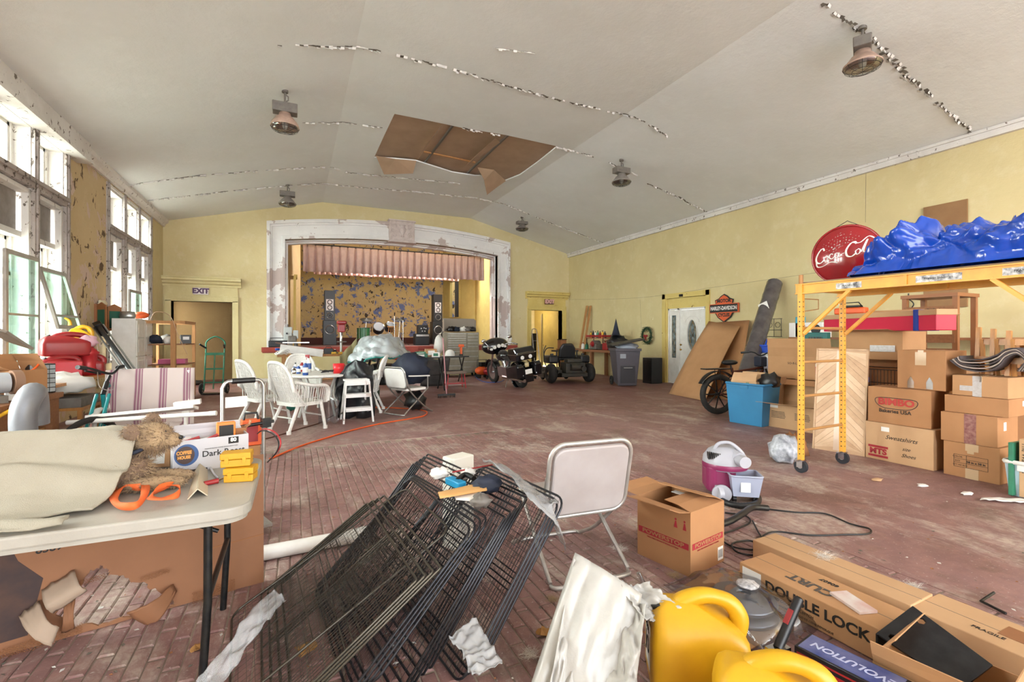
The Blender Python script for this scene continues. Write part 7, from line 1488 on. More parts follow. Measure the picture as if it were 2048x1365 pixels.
# main front stacks
def front(nm, lab, u0, u1, z0, h, x, d, m, tape=None, dx=0, rz=0):
    ya = PX(u0, 700, x).y; yb = PX(u1, 700, x).y
    return carton(nm, lab, (x + d / 2, (ya + yb) / 2, z0), (d, abs(ya - yb), h), rz, m, tape=tape), abs(ya - yb)
t, w_ = front('carton', 'cardboard box with a red logo band and marker script, bottom of its stack', 1731, 1867, 0, .42, 6.0, .5, 2); b = MB(); X = -.251
yl = w_ / 2 - .03
for z in (.135, .03): b.bx(X - .001, X, yl - .2, yl, z, z + .025)
add('red_bands', b, M_INKR, t); text('MTS', .085, (X - .001, yl - .1, .094), 'x-', M_INKR, t, bold=.004, sx=1.1); text('Sweatshirts', .065, (X - .001, -.03, .27), 'x-', M_INK, t, shear=.4); text('size', .05, (X - .001, -.08, .17), 'x-', M_INK, t, shear=.4); text('Shoes', .055, (X - .001, -.1, .1), 'x-', M_INK, t, shear=.4); sub(t, 'white_label', M_WHL, (X - .0015, X, .08, .16, .33, .38))
t, w_ = front('carton', 'bakery carton with a red and blue oval logo, stacked on the marker box', 1735, 1858, .422, .4, 6.02, .48, 1, rz=.05); X = -.241
b = MB(); b.tube([(X - .001, .02 + .2 * math.cos(k * math.pi / 16) * (abs(math.cos(k * math.pi / 16)) ** -.5 if abs(math.cos(k * math.pi / 16)) > .05 else 1), .24 + .06 * math.sin(k * math.pi / 16) + .012 * math.cos(k * math.pi / 8)) for k in range(32)], .003, 4, closed=True); add('logo_outline', b, M_NAVY, t)
text('BIMBO', .1, (X - .002, .02, .24), 'x-', mat('logo_red', '#b03a35', .7), t, bold=.004, sx=1.15, rot=R(0)); text('Bakeries USA', .055, (X - .002, .03, .14), 'x-', M_INK, t, bold=.001)
t, w_ = front('carton', 'tall carton with two clear tape ends, on top of the bakery carton', 1795, 1893, .824, .42, 6.1, .4, 1, tape='x', rz=-.02)
for y in (-.08, .09): b = MB(); b.prism([(-.03, 0), (.03, 0), (.03, .07), (0, .13), (-.03, .07)], .001, frame((-.202, y, .01), (0, -1, 0), (0, 0, 1))); add('tape_end', b, M_CHR, t)
sub(t, 'front_tape', M_TAPE, (-.203, -.2015, -.05, .05, .26, .4))
t, w_ = front('carton', 'carton with a printed table, bottom of the right stack', 1887, 2000, 0, .34, 6.0, .42, 1, tape='x'); X = -.211; b = MB()
for z in (.1, .14, .18, .22): b.bx(X - .001, X, -.13, .13, z, z + .003)
for y in (-.13, .03, .127): b.bx(X - .001, X, y, y + .003, .1, .22)
add('printed_table', b, M_INK, t); text('COLOR', .022, (X - .001, .1, .2), 'x-', M_INK, t); text('SIZE', .022, (X - .001, .1, .16), 'x-', M_INK, t); text('58 in x 58 in', .028, (X - .001, -.04, .16), 'x-', M_INK, t, bold=.001); text('QTY PER BOX', .018, (X - .001, .08, .12), 'x-', M_INK, t)
sub(t, 'front_tape', M_TAPE, (X - .0012, X, -.06, .04, .0, .1)); sub(t, 'front_tape', M_TAPE, (X - .0012, X, -.06, .04, .27, .34))
t, w_ = front('carton', 'carton sealed with dark red tape, second from the bottom on the right', 1880, 1992, .342, .29, 6.0, .46, 1, tape='x', rz=.04); b = MB(); b.bx(-.232, -.2305, -.06, .03, .0, .29); add('red_tape', b, mat('maroon_tape', '#6e3230', .4, c2='#b48b7c', sc=30), t); sub(t, 'white_label', M_WHL, (-.1, -.04, -w_ / 2 - .0015, -w_ / 2, .15, .23))
t, w_ = front('carton', 'wide plain carton, third from the bottom on the right', 1888, 2015, .634, .17, 6.03, .48, 1, rz=.03); sub(t, 'white_label', M_WHL, (.06, .12, -w_ / 2 - .0015, -w_ / 2, .09, .14))
t, w_ = front('carton', 'carton with silvery scuffed tape, topmost of the right stack', 1906, 2020, .806, .2, 6.05, .5, 0, tape='x', rz=-.04); b = MB(); b.bx(-.2515, -.25, -.02, .05, .0, .2); b.bx(-.252, -.25, .0, .15, .05, .1); add('scuffed_tape', b, mat('silver_scuff', '#c7c4c4', .3, c2='#9a8d82', sc=40), t)
# chairs and rolled mats on top at the right
for k in range(3):
    t = thing('wooden_folding_chair', ('nearest', 'middle', 'furthest')[k] + ' folded wooden chair standing on the boxes at the right', 'chair', (6.3 + .07 * k, 2.02 + .14 * k, 1.008), .1)
    for y in (-.18, .18): b = MB(); b.bar((0, y, 0), (.05, y, .44 + .02 * k), .035, .05); add('leg', b, M_OAK, t); b = MB(); b.bar((.06, y * .8, 0), (0, y * .8, .36), .03, .04); add('leg', b, M_OAK, t)
    for z in (.12, .3): sub(t, 'slat', M_OAK, (-.01, .03, -.18, .18, z, z + .06))
t = thing('rolled_mats', 'folded grey rubber mats in wavy layers on top of the right stack', 'mat', (6.2, 2.27, 1.03))
for k in range(5):
    b = MB(); P = spline([(0, .3 - .02 * k, .12 + .012 * k), (0, .2, .04 + .022 * k), (0, .05, .02 + .03 * k), (0, -.06, .07 + .03 * k), (0, -.12, .16 + .02 * k), (0, -.2, .2 + .012 * k), (0, -.26, .12 + .01 * k), (0, -.24 + .01 * k, .04)], 6)
    b.sheet(lambda u, v: P[int(round(v * (len(P) - 1)))] + Vector((-.1 + .26 * u, 0, 0)), 1, len(P) - 1); add('mat_layer', b, mat('mat_beige', '#a89a92', .7) if k % 2 else mat('mat_dark', '#4b4345', .7), t, solid=.01)
# tall wooden crate, tote at right edge, bag near scaffold
t = thing('wooden_crate', 'dark slatted wooden crate standing on end behind the box pile', 'crate', (8.6, 3.75, 0)); 
for x in (-.25, .25):
    for y in (-.3, .3): sub(t, 'corner_post', M_WC, (x - .03, x + .03, y - .03, y + .03, 0, 1.95))
for k in range(9): sub(t, 'slat', M_WOOD, (-.29, -.27, -.3, .3, .1 + k * .2, .22 + k * .2))
sub(t, 'top', M_WC, (-.3, .3, -.34, .34, 1.95, 2.0)); text('FLORIDA', .08, (-.295, 0, 1.56 + .2), 'x-', M_INK, t)
t = tote('clear_bin', 'clear plastic bin of books and boxes at the right edge of the picture', (5.9, 1.86, 0), (.42, .3, .3), mat('bin_clear_blue', '#a9c1cf', .3), 0, M_WHT); bp_ = Vector(t.location)
for k, (m, lab, hh) in enumerate(((M_GRN, 'green book standing leftmost in the clear bin', .46), (M_CB[2], 'tan carton with dark lettering standing in the clear bin', .5), (M_WHL, 'white book standing in the clear bin behind the carton', .44))):
    t = box_t('book' if k != 1 else 'book_carton', lab, 'book', (bp_.x - .1 + .02 * k, bp_.y + .1 - .08 * k, .01), (.26, .035 if k != 1 else .07, hh), m, -.05); 
    if k == 1: text('The Waltons', .05, (-.132, 0, .34), 'x-', M_INK, t, rot=R(-90))
b = MB(); q = G(1572, 928); blob(b, (q.x + .05, q.y + .05, .14), (.17, .15, .15), 4, .35, 18, flat=.9); one('white_rag_bag', 'white printed plastic bag of trash on the floor beside the caster', 'bag', b, mat('print_bag', '#c9cdd6', .35, c2='#5d6470', sc=16, amt=.8))
b = MB(); blob(b, (q.x + .32, q.y + .12, .12), (.12, .12, .16), 9, .5, 14, flat=.7); one('crumpled_paper', 'crumpled brown paper behind the printed trash bag', 'paper', b, M_CB[3])
b = MB(); a, c = G(1960, 1003, .004), G(2060, 1010, .004); b.sheet(lambda u, v: a.lerp(c, u) + Vector((.1 * v * (1 + u), .02 * v, .01 + .02 * abs(nz((u * 5, v * 3, 0))))), 16, 5); tag(add('white_paper_strip', b, M_WHL, solid=.003), 'white paper strip lying on the floor at the right edge', 'paper')
for (u, v, lab) in ((1845, 974, 'small white paper scrap on the floor before the boxes'), (1755, 962, 'tan scrap of fluff on the floor before the boxes'), (1935, 990, 'small white shell-like scrap near the clear bin')):
    b = MB(); q = G(u, v); blob(b, (q.x, q.y, .012), (.06, .035, .012), u, .5, 10); one('scrap', lab, 'scrap', b, M_WHL if u != 1755 else M_CB[2])
# ================================================================ foreground
# folding table -----------------------------------------------------------
M_TBL = mat('table_plastic', '#a8a49b', .45, c2='#938e84', sc=6, bump=.15, bsc=120); TZ = .74
t = thing('folding_table', 'white plastic folding table with black steel legs in the left foreground', 'table', (-1.07, 2.52, 0))
b = MB(); b.prism(rrect(1.83, .84, .09, 8), .045, Matrix.Translation((0, 0, TZ - .045))); add('tabletop', b, M_TBL, t, bev=.008); b = MB(); b.prism(rrect(1.80, .81, .08, 8), .02, Matrix.Translation((0, 0, TZ - .062))); add('under_rim', b, M_TBL, t)
for s in (-1, 1):
    for y in (-.3, .3):
        b = MB(); b.tube([(s * .76, y, TZ - .05), (s * .76, y * 1.02, .35), (s * .74, y * 1.04, 0)], .0155, 10); add('leg', b, M_DKM, t)
    b = MB(); b.cyl((s * .76, -.3, .36), (s * .76, .3, .36), .012); b.cyl((s * .76, -.3, TZ - .1), (s * .76, .3, TZ - .1), .012); add('cross_tube', b, M_DKM, t)
    b = MB(); b.cyl((s * .76, -.02, .52), (s * .6, -.02, .6), .009); b.cyl((s * .6, -.02, .6), (s * .25, -.02, TZ - .07), .012); b.bar((s * .63, -.02, .585), (s * .54, -.02, .615), .035, .03); add('folding_brace', b, M_DKM, t)
# torn tv carton behind/under the table --------------------------------------
O0 = Vector((-.157, 3.05, 0)); DX = Vector((-.975, -.222, 0)).normalized()
NB_ = Vector((0, 0, 1)).cross(DX).normalized()
def onP(u, v):
    r = ray(u, v); o = Vector((0, 0, H)); tt = (O0 - o).dot(NB_) / r.dot(NB_); p = o + r * tt; return ((p - O0).dot(DX), p.z)
MP = Matrix((DX, (0, 0, 1), DX.cross(Vector((0, 0, 1))))).transposed().to_4x4()
hp = [onP(u, v) for u, v in ((112, 1228), (122, 1212), (135, 1190), (150, 1182), (165, 1168), (172, 1150), (185, 1140), (205, 1132), (215, 1142), (222, 1152), (240, 1150), (262, 1163), (285, 1166), (300, 1178), (318, 1182), (332, 1192), (345, 1200), (352, 1212), (330, 1222), (300, 1232), (262, 1236), (235, 1240), (205, 1250), (180, 1250), (150, 1256), (140, 1240), (125, 1246))]
rr = random.Random(9); hp2 = []
for i, q in enumerate(hp):
    n_ = hp[(i + 1) % len(hp)]
    for k in range(4): f = k / 4; hp2.append((q[0] + (n_[0] - q[0]) * f + rr.uniform(-.007, .007), q[1] + (n_[1] - q[1]) * f + rr.uniform(-.007, .007)))
M_TV = mat('big_carton', '#8d6143', .75, c2='#784f34', sc=2.5, bump=.15, bsc=8); t = thing('torn_carton', 'large torn brown carton with a ragged hole standing under the table edge', 'box', O0)
b = MB(); b.prism([(0, .0), (0, .725), (1.5, .70), (1.5, 0)], .012, MP, holes=[[(max(0.03, x), max(.012, z)) for x, z in hp2]]); add('front_panel', b, M_TV, t)
b = MB(); b.prism([(0.0, .27), (.30, .255), (.30, .262), (0, .277)], .002, MP @ Matrix.Translation((0, 0, -.002))); add('crease', b, M_CB[3], t)
b = MB(); b.prism([(.95, .06), (1.5, .04), (1.5, .62), (1.05, .60), (.98, .40), (.9, .3)], .0015, MP @ Matrix.Translation((0, 0, -.0015))); add('burnt_print', b, mat('dark_print', '#2a2024', .7, c2='#5f3f2e', sc=7), t)
fr = lambda s, z: (MP @ Vector((s, z, -.003)))
for s_, sz, sx_, sz_ in (('LIGHT', .09, 1.02, .56), ('8589', .045, .88, .43), ('R 8589', .04, 1.1, .47)): text(s_, sz, fr(sx_, sz_), 'y-', M_INK, t, right=-DX, up=(0, 0, 1), bold=.001)
def tear(pts, off, lab='torn_flap', m=M_TV, th=.01, curl=.05):
    P = [MP @ Vector((onP(u, v)[0], onP(u, v)[1], 0)) for u, v in pts]; P = [p - DX.cross(Vector((0, 0, 1))) * o for p, o in zip(P, off)]
    b = MB(); b.sheet(lambda u, v: P[0].lerp(P[1], u).lerp(P[3].lerp(P[2], u), v) - DX.cross(Vector((0, 0, 1))) * curl * math.sin(math.pi * v) + Vector((0, 0, .012 * nz((u * 5, v * 5, len(pts))))), 10, 10)
    add(lab, b, m, t, solid=th)
tear([(345, 1168), (352, 1180), (300, 1240), (255, 1205)], (.01, .02, .08, .12)); tear([(85, 1180), (150, 1140), (178, 1165), (110, 1215)], (.01, .01, .09, .06), m=mat('paper_grey', '#a5917f', .8)); tear([(40, 1230), (80, 1200), (125, 1230), (112, 1262)], (.02, .02, .12, .14), m=mat('paper_grey', '#a5917f', .8)); tear([(132, 1195), (150, 1190), (150, 1250), (128, 1256)], (.0, .0, .03, .05))
b = MB(); rr = random.Random(12)
for cx, cz, w_, h_ in ((.92, .02, .3, .05), (.25, .02, .2, .07), (.75, .25, .12, .03), (.5, .2, .12, .03), (1.2, .08, .1, .1)):
    for k in range(int(w_ / .013)):
        for j in range(max(2, int(h_ / .012))): p = MP @ Vector((cx + k * .013 - w_ / 2, max(.005, cz + j * .012 - .01 * k * .1), -.02 - rr.uniform(0, .015))); b.tube([p + Vector((.006 * math.cos(a), -.004, .006 * math.sin(a))) for a in (0, 1.57, 3.14, 4.7)], .0012, 3, closed=True)
add('corrugation', b, M_CB[3], t, fix=False)['kind'] = 'stuff'
# towel, toy dog, straps ------------------------------------------------------
M_TOW = mat('cream_towel', '#a39d8e', .95, c2='#938c7c', sc=5, bump=.7, bsc=260)
def tow(u, v):
    x = -1.62 + (.94 + .09 * v) * u; y = 2.13 + .78 * v + .12 * u * (1 - v)
    hgt = .25 * math.exp(-((v - .52) / .27) ** 2)
    w_ = v + .10 * nz((u * 2.2, v * 1.5, 0)) - .12 * u; fold = (.034 * (1 - 2 * abs((w_ * 4.2) % 1 - .5) * 1.6) + .018 * math.sin(w_ * 41 + 2 * u)) * min(1, 5 * v * (1.03 - v)) * (1.15 - .6 * u) + .01 * nz((u * 9, v * 9, 2))
    if u > .9: hgt *= 1 - .12 * (u - .9) / .1
    return (x + .03 * math.sin(v * 5), y, TZ + .012 + max(0, hgt + fold))
b = MB(); b.sheet(tow, 70, 110); tag(add('towel', b, M_TOW, solid=.008), 'cream towel draped over the toy dog and other things on the folding table', 'towel')
b = MB(); b.sheet(lambda u, v: (-1.5 + .78 * u, 2.115 + .1 * v * (1 - .4 * u), TZ + .01 + .03 * abs(math.sin(u * 7 + v * 3)) * (1 - u * .6) + .012 * v), 40, 8); tag(add('towel_corner', b, M_TOW, solid=.006), 'second cream cloth folded along the front edge of the folding table', 'cloth')
M_FUR = mat('golden_fur', '#7c6553', .95, c2='#453832', sc=14, bump=.5, bsc=90); M_FURL = mat('cream_fur', '#a48c6c', .95, c2='#6f5846', sc=16)
DP = Vector((-.66, 2.52, TZ)); t = thing('toy_dog', 'fluffy tan stuffed toy dog lying on the table under the towel', 'toy', DP)
furs = []
def lump(nm, c, r, m, M=None, n=16, hair=0, hm=None, L=.02):
    b = MB(); b.ball(c, r, n, M=M); o = add(nm, b, m, t)
    if hair:
        h = MB(); q = random.Random(len(nm) + hair)
        rad = r if isinstance(r, tuple) else (r, r, r)
        for _ in range(hair):
            d = Vector((q.gauss(0, 1), q.gauss(0, 1), q.gauss(0, 1))).normalized(); p = Vector((d.x * rad[0], d.y * rad[1], d.z * rad[2])); 
            if M is not None: p = M.to_3x3() @ p; dd = M.to_3x3() @ d
            else: dd = d
            p += Vector(c)
            if p.z < .006 or p.x < -.1: continue
            tip = p + dd * L * .55 + Vector((q.gauss(-.3, .5), q.gauss(0, .5), q.gauss(-.4, .4))) * L; s_ = dd.orthogonal().normalized() * .0016
            h.add([p - s_, p + s_, tip], [(0, 1, 2)], q.randrange(2))
        f_ = add('fur', h, [M_FUR, M_FURL], o, fix=False); f_['kind'] = 'stuff'
    return o
lump('body', (-.05, .03, .08), (.15, .10, .078), M_FUR, hair=3800, L=.03); 
hd = lump('head', (.085, .07, .205), (.082, .075, .07), M_FURL, hair=2200, L=.022)
lump('muzzle', (.155, .055, .195), (.045, .036, .032), M_FURL, hair=500, L=.01); lump('nose', (.196, .048, .203), (.012, .014, .01), M_BLACK, n=10)
for s in (-1, 1): lump('eye', (.14, .07 + s * .032, .235), .008, M_BLACK, n=8)
lump('ear', (.03, .0, .245), (.032, .018, .036), M_FUR, hair=400, L=.014); lump('ear', (.075, .135, .275), (.03, .018, .034), M_FUR, hair=400, L=.014)
lump('front_leg', (.12, -.045, .032), (.115, .034, .03), M_FURL, hair=1100, L=.014); lump('front_leg', (.13, .05, .034), (.12, .034, .032), M_FURL, hair=1100, L=.014); lump('hind_leg', (-.11, -.08, .035), (.1, .045, .034), M_FUR, hair=900, L=.016)
b = MB(); b.tube([(.03 + .052 * math.cos(k * .4) , .06 + .062 * math.sin(k * .4), .158 + .018 * math.cos(k * .4)) for k in range(16)], .009, 6, closed=True); add('collar', b, M_NAVY, t)
def ribbon(pts, w_, up, nm, m, th=.002):
    P = spline(pts, 8); b = MB(); n = len(P); vs = []
    for i, p in enumerate(P): o = Vector((0.0, .25 * math.sin(i * .35), 1)).normalized() * w_ * (.5 if up else .5) if up else None; d = (P[min(i + 1, n - 1)] - P[max(i - 1, 0)]).normalized(); s_ = d.cross(Vector((0, 0, 1))).normalized() * w_ * .5; k = .5 + .5 * math.sin(i * .22); o = (s_ * (1 - k) + Vector((0, 0, w_ * .5)) * k) if up else s_; vs += [p - o, p + o]
    b.add(vs, [(2 * i, 2 * i + 1, 2 * i + 3, 2 * i + 2) for i in range(n - 1)], 0, True); return b
z_ = TZ + .016
pts = [PZ(u, v, z_ + dz) for u, v, dz in ((212, 994, .0), (240, 975, .012), (285, 968, .02), (290, 985, .02), (275, 1010, .01), (240, 1012, .01), (228, 995, .012), (245, 975, .02), (280, 975, .014), (310, 965, .01), (330, 970, .018), (358, 975, .018), (355, 990, .012), (325, 998, .014), (300, 995, .014), (318, 978, .02), (345, 968, .02))]
tag(add('ratchet_strap', ribbon(pts, .03, True, '', None), mat('orange_strap', '#e0672f', .7, bump=.3, bsc=300), solid=.002), 'bright orange webbing strap coiled on the table before the toy dog', 'strap')
# coffee carton -----------------------------------------------------------------
ca, cb = PZ(345, 951, TZ), PZ(497, 928, TZ); cd = (cb - ca); cr = math.atan2(cd.y, cd.x); cl = cd.length; cc = (ca + cb) / 2 + Vector((-math.sin(cr), math.cos(cr), 0)) * .075
M_WB = mat('white_carton', '#b7b5b9', .55); t = carton('coffee_carton', 'open white coffee pod carton full of tools on the folding table', (cc.x, cc.y, TZ + .001), (cl, .15, .155), cr, M_WB, top='open', flaps=((2, 100),), fl=.35)
fy = -.0755; M_CBL = mat('cup_blue', '#274a7c', .5); M_CBR = mat('coffee_brown', '#3a2012', .5)
def fdisc(nm, x, z, r1, m, off, sx=1.0, n=30): b = MB(); b.prism([(r1 * sx * math.cos(2 * math.pi * i / n), r1 * math.sin(2 * math.pi * i / n)) for i in range(n)], .0006, frame((x, fy - off, z), (1, 0, 0), (0, 0, 1))); add(nm, b, m, t)
xl = -cl / 2
fdisc('round_logo', xl + .055, .085, .052, M_CBL, 0, .95); fdisc('round_logo_centre', xl + .05, .085, .042, M_CBR, .001, .9)
text('COFFEE', .022, (xl + .045, fy - .003, .097), 'y-', mat('logo_gold', '#d08f3c', .5), t, bold=.0012, sx=.8); text('HOUSE', .02, (xl + .045, fy - .003, .075), 'y-', mat('logo_gold', '#d08f3c', .5), t, bold=.0012, sx=.8)
text('Dark Roast', .04, (xl + .21, fy - .001, .078), 'y-', M_INK, t, bold=.0004); text('PREMIUM BLEND COFFEE SINGLE SERVE CUPS', .007, (xl + .2, fy - .001, .103), 'y-', M_BOX, t)
sub(t, 'black_square', M_INK, (cl / 2 - .09, cl / 2 - .045, fy - .001, fy, .115, .147), bev=0); text('80', .026, (cl / 2 - .068, fy - .002, .133), 'y-', M_WHL, t, bold=.001)
for k, x in enumerate((.12, .16)): fdisc('cup_print', x, .022, .02, M_CBR, .001, 1.1); fdisc('cup_print_rim', x, .022, .014, M_CB[3], .002, 1.1)
sub(t, 'black_band', M_INK, (xl + .0, xl + .14, fy - .001, fy, .0, .012))
base = pmat(t)
def inb(x, y, z): return base @ Vector((x, y, z))
p = inb(cl / 2 - .09, .0, .10); t = box_t('glue_box', 'small orange glue box standing in the coffee carton', 'box', p, (.085, .03, .115), mat('glue_orange', '#d9772a', .45), cr); sub(t, 'black_patch', M_INK, (-.032, .032, -.016, -.015, .045, .1)); text('GORILLA', .017, (0, -.017, .03), 'y-', M_INK, t, bold=.001)
for k, (x, y, m, r_, a_, lab) in enumerate(((-.1, .0, M_REDP, .014, 1.2, 'red handled tool leaning in the left of the coffee carton'), (-.06, .02, M_ALU, .01, 1.35, 'silver tool shaft lying beside the red handled tool'), (-.02, -.01, M_REDP, .012, 1.1, 'second red tool handle in the middle of the coffee carton'), (.02, .02, M_OAK, .012, .9, 'wooden handled tool next to the glue box'), (.06, .03, M_BRASS, .009, .6, 'brass fitting rod behind the glue box'))):
    b = MB(); p = inb(x, y, .13); d = Vector((math.sin(a_), .1, math.cos(a_))) * .06; b.tube([p - d, p, p + d], [r_ * .8, r_, r_ * .6], 8); one('hand_tool', lab, 'tool', b, m)
t = carton('small_carton', 'small dark open carton at the right rear corner of the coffee box', (inb(cl / 2 - .03, .06, 0).x, inb(cl / 2 - .03, .06, 0).y, TZ + .001), (.08, .06, .17), cr, 3, top='open', flaps=((1, 130), (3, 120)), fl=.5)
# packages behind the dog
for k, (u, v, s, m, rz, lab, pr) in enumerate(((238, 905, (.1, .07, .14), M_WHL, .5, 'white and teal blister box standing behind the toy dog', mat('teal_print', '#3d97a5', .5)), (272, 908, (.14, .08, .12), M_BOX, .3, 'grey cardboard packet tilted behind the toy dog', M_CB[2]), (322, 902, (.12, .08, .11), M_CB[0], -.2, 'small tan box behind the head of the toy dog', M_WHL))):
    p = PZ(u, 935, TZ); p.y = 2.84 + .02 * k; t = thing('packet', lab, 'box', (p.x + .0, p.y, TZ + .001), rot=(-.12, 0, rz)); b = MB(); b.bx(-s[0] / 2, s[0] / 2, -s[1] / 2, s[1] / 2, .01, s[2] + .01); add('body', b, m, t, bev=.003); sub(t, 'print', pr, (-s[0] * .3, s[0] * .3, -s[1] / 2 - .001, -s[1] / 2, s[2] * .25, s[2] * .85))
t = thing('spool', 'white and blue plastic spool behind the toy dog', 'spool', (-.66, 2.93, TZ)); b = MB(); b.lathe([(0, 0), (.045, 0), (.045, .01), (.03, .02), (.03, .12), (.045, .13), (.045, .145), (0, .145)], n=18); add('body', b, M_WHL, t); b = MB(); b.cyl((0, 0, .145), (0, 0, .15), .02); add('hub', b, M_CBL, t)
t.location = (-.52, 2.88, TZ + .001)
# yellow cases, corner piece, screwdriver
for k, (u, v, z, rz, lab) in enumerate(((480, 966, TZ, -.2, 'lower of two yellow plastic cases on the table corner'), (472, 964, TZ + .064, -.08, 'upper of two yellow plastic cases, stacked askew'))):
    p = PZ(u, v, TZ); t = thing('yellow_case', lab, 'case', (p.x, p.y + .045, z + .001), rz, 'yellow cases on the table'); M_YC = mat('case_yellow', '#c8951e', .45)
    sub(t, 'bottom_shell', M_YC, (-.06, .06, -.04, .04, 0, .032), bev=.004); sub(t, 'lid', M_YC, (-.062, .062, -.042, .042, .034, .062), bev=.004)
    for x in (-.035, .035): sub(t, 'latch', M_YC, (x - .008, x + .008, -.046, -.04, .018, .045), bev=.001)
b = MB(); a, c, e = PZ(375, 1000, TZ), PZ(400, 940, TZ), PZ(415, 992, TZ); pk = (a + e) / 2 + Vector((0, 0, .035)); pk2 = c + Vector((0, 0, .035)); b.add([a, pk, pk2, c + Vector((-.02, 0, 0))], [(0, 1, 2, 3)]); b.add([pk, e, c + Vector((.03, .01, 0)), pk2], [(0, 1, 2, 3)]); tag(add('corner_protector', b, mat('cream_card', '#b9ad98', .8), solid=.004), 'cream cardboard corner piece standing like a tent on the table', 'cardboard')
t = thing('screwdriver', 'screwdriver with red handle beside the yellow cases', 'screwdriver', PZ(430, 955, TZ)); a, c, e = PZ(408, 968, TZ + .012), PZ(436, 962, TZ + .012), PZ(458, 952, TZ + .012); b = MB(); b.cyl(a, c, .010, .012, n=10); add('handle', b, M_REDP, t, world=True); b = MB(); b.cyl(c, e, .0035); add('shaft', b, M_CHR, t, world=True)
b = MB(); b.tube([PZ(420, 935, TZ + .008), PZ(428, 950, TZ + .008), PZ(436, 958, TZ + .008)], .006, 8); one('chrome_bit', 'short chrome bit lying above the red screwdriver', 'tool', b, M_CHR)
b = MB(); b.tube(spline([(-1.5 + .0, 2.2, TZ + .02), (-1.3, 2.17, TZ + .012), (-1.0, 2.16, TZ + .02), (-.95, 2.2, TZ + .012)], 6), .008, 6); b.v = [q for q in b.v]; one('grey_cable', 'dark cable under the towel at the left table edge', 'cable', b, M_BLACK)
# dog crate panels ------------------------------------------------------------
M_CRT = mat('crate_black_wire', '#3c3d42', .28, .7, c2='#26262a', sc=9); M_CRG = mat('crate_worn_wire', '#5a554c', .35, .6, c2='#35322e', sc=7)
def panel(lab, FT, NTp, NBp, rounded=True, m=M_CRT, wr=.0013, nw=30, nh=12, bars=1):
    FT, NTp, NBp = Vector(FT), Vector(NTp), Vector(NBp); FB = FT + NBp - NTp; c = (FT + NBp) / 2; c.z = 0
    X = (NTp - FT); Y = (FT - FB); W, Hh = X.length, Y.length; M = frame(FB, X, Y); t = thing('crate_panel', lab, 'crate panel', FB, 0, 'folded wire crate panels'); M.translation = (0, 0, 0)
    r_ = .06 if rounded else .006; b = MB(); P = [(x + W / 2, y + Hh / 2) for x, y in rrect(W, Hh, r_, 5 if rounded else 1)]; b.tube([M @ Vector((x, y, 0)) for x, y in P], .0055, 7, closed=True); add('frame_tube', b, m, t)
    b = MB()
    for k in range(bars): y = Hh * (.33 + .33 * k) if bars > 1 else Hh * .5; b.cyl(M @ Vector((.0, y, 0)), M @ Vector((W, y, 0)), .0035, n=5)
    b.cyl(M @ Vector((W * .5, 0, 0)), M @ Vector((W * .5, Hh, 0)), .0035, n=5); add('cross_bar', b, m, t)['kind'] = 'stuff'
    b = MB()
    for k in range(1, nw): x = W * k / nw; b.cyl(M @ Vector((x, .004, 0)), M @ Vector((x, Hh - .004, 0)), wr, n=3)
    for k in range(1, nh): y = Hh * k / nh; b.cyl(M @ Vector((.004, y, .003)), M @ Vector((W - .004, y, .003)), wr * 1.1, n=3)
    b.s = [False] * len(b.s); add('wire_grid', b, m, t, fix=False)['kind'] = 'stuff'; return t
ordn = ['first', 'second', 'third', 'fourth', 'fifth', 'sixth']
FT1, NT1 = PZ(801, 969, .5), PZ(886, 1048, .5)
panel('shallowest long wire crate panel at the left of the leaning stack', FT1, NT1, (-.22, 2.05, .01), True, M_CRG, wr=.001, nw=20, nh=30, bars=2)
for k in range(4): d = Vector((.032 * k, -.004 * k, .012 * k)); panel('short worn crate panel lying on the long one, %s from the left' % ordn[k], Vector((.39, 2.80, .41)) + d, Vector((.45, 1.80, .41)) + d, Vector((-.10, 1.87, .02)) + d, False, M_CRG, wr=.001, nw=26, nh=8)
for k in range(4): d = Vector((.03 * k, -.012 * k, .010 * k)); panel('rounded crate panel in the middle of the fan, %s from the left' % ordn[k], Vector((.63, 2.86, .545)) + d * .4, Vector((.72, 1.975, .545)) + d, Vector((.19, 1.93, .012)) + d * .9, True, M_CRT, wr=.001, nw=24, nh=(8, 5)[k % 2])
for k in range(5): d = Vector((.035 * k, .01 * k, .012 * k)); panel('square cornered crate panel right of the middle ones, %s from the left' % ordn[k], Vector((.69, 2.82, .59)) + d * .8, Vector((.86, 1.78, .59)) + d, Vector((.36, 1.84, .012)) + d, False, M_CRT, wr=.001, nw=(24, 8)[k % 2], nh=7)
for k in range(4): d = Vector((.03 * k, .01 * k, .004 * k)); panel('steep black crate panel at the right of the stack, %s from the left' % ordn[k], Vector((.93, 2.66, .63)) + d, Vector((1.04, 1.93, .63)) + d, Vector((.60, 1.80, .012)) + d, True, M_CRT, wr=.0012, nw=20, nh=8)
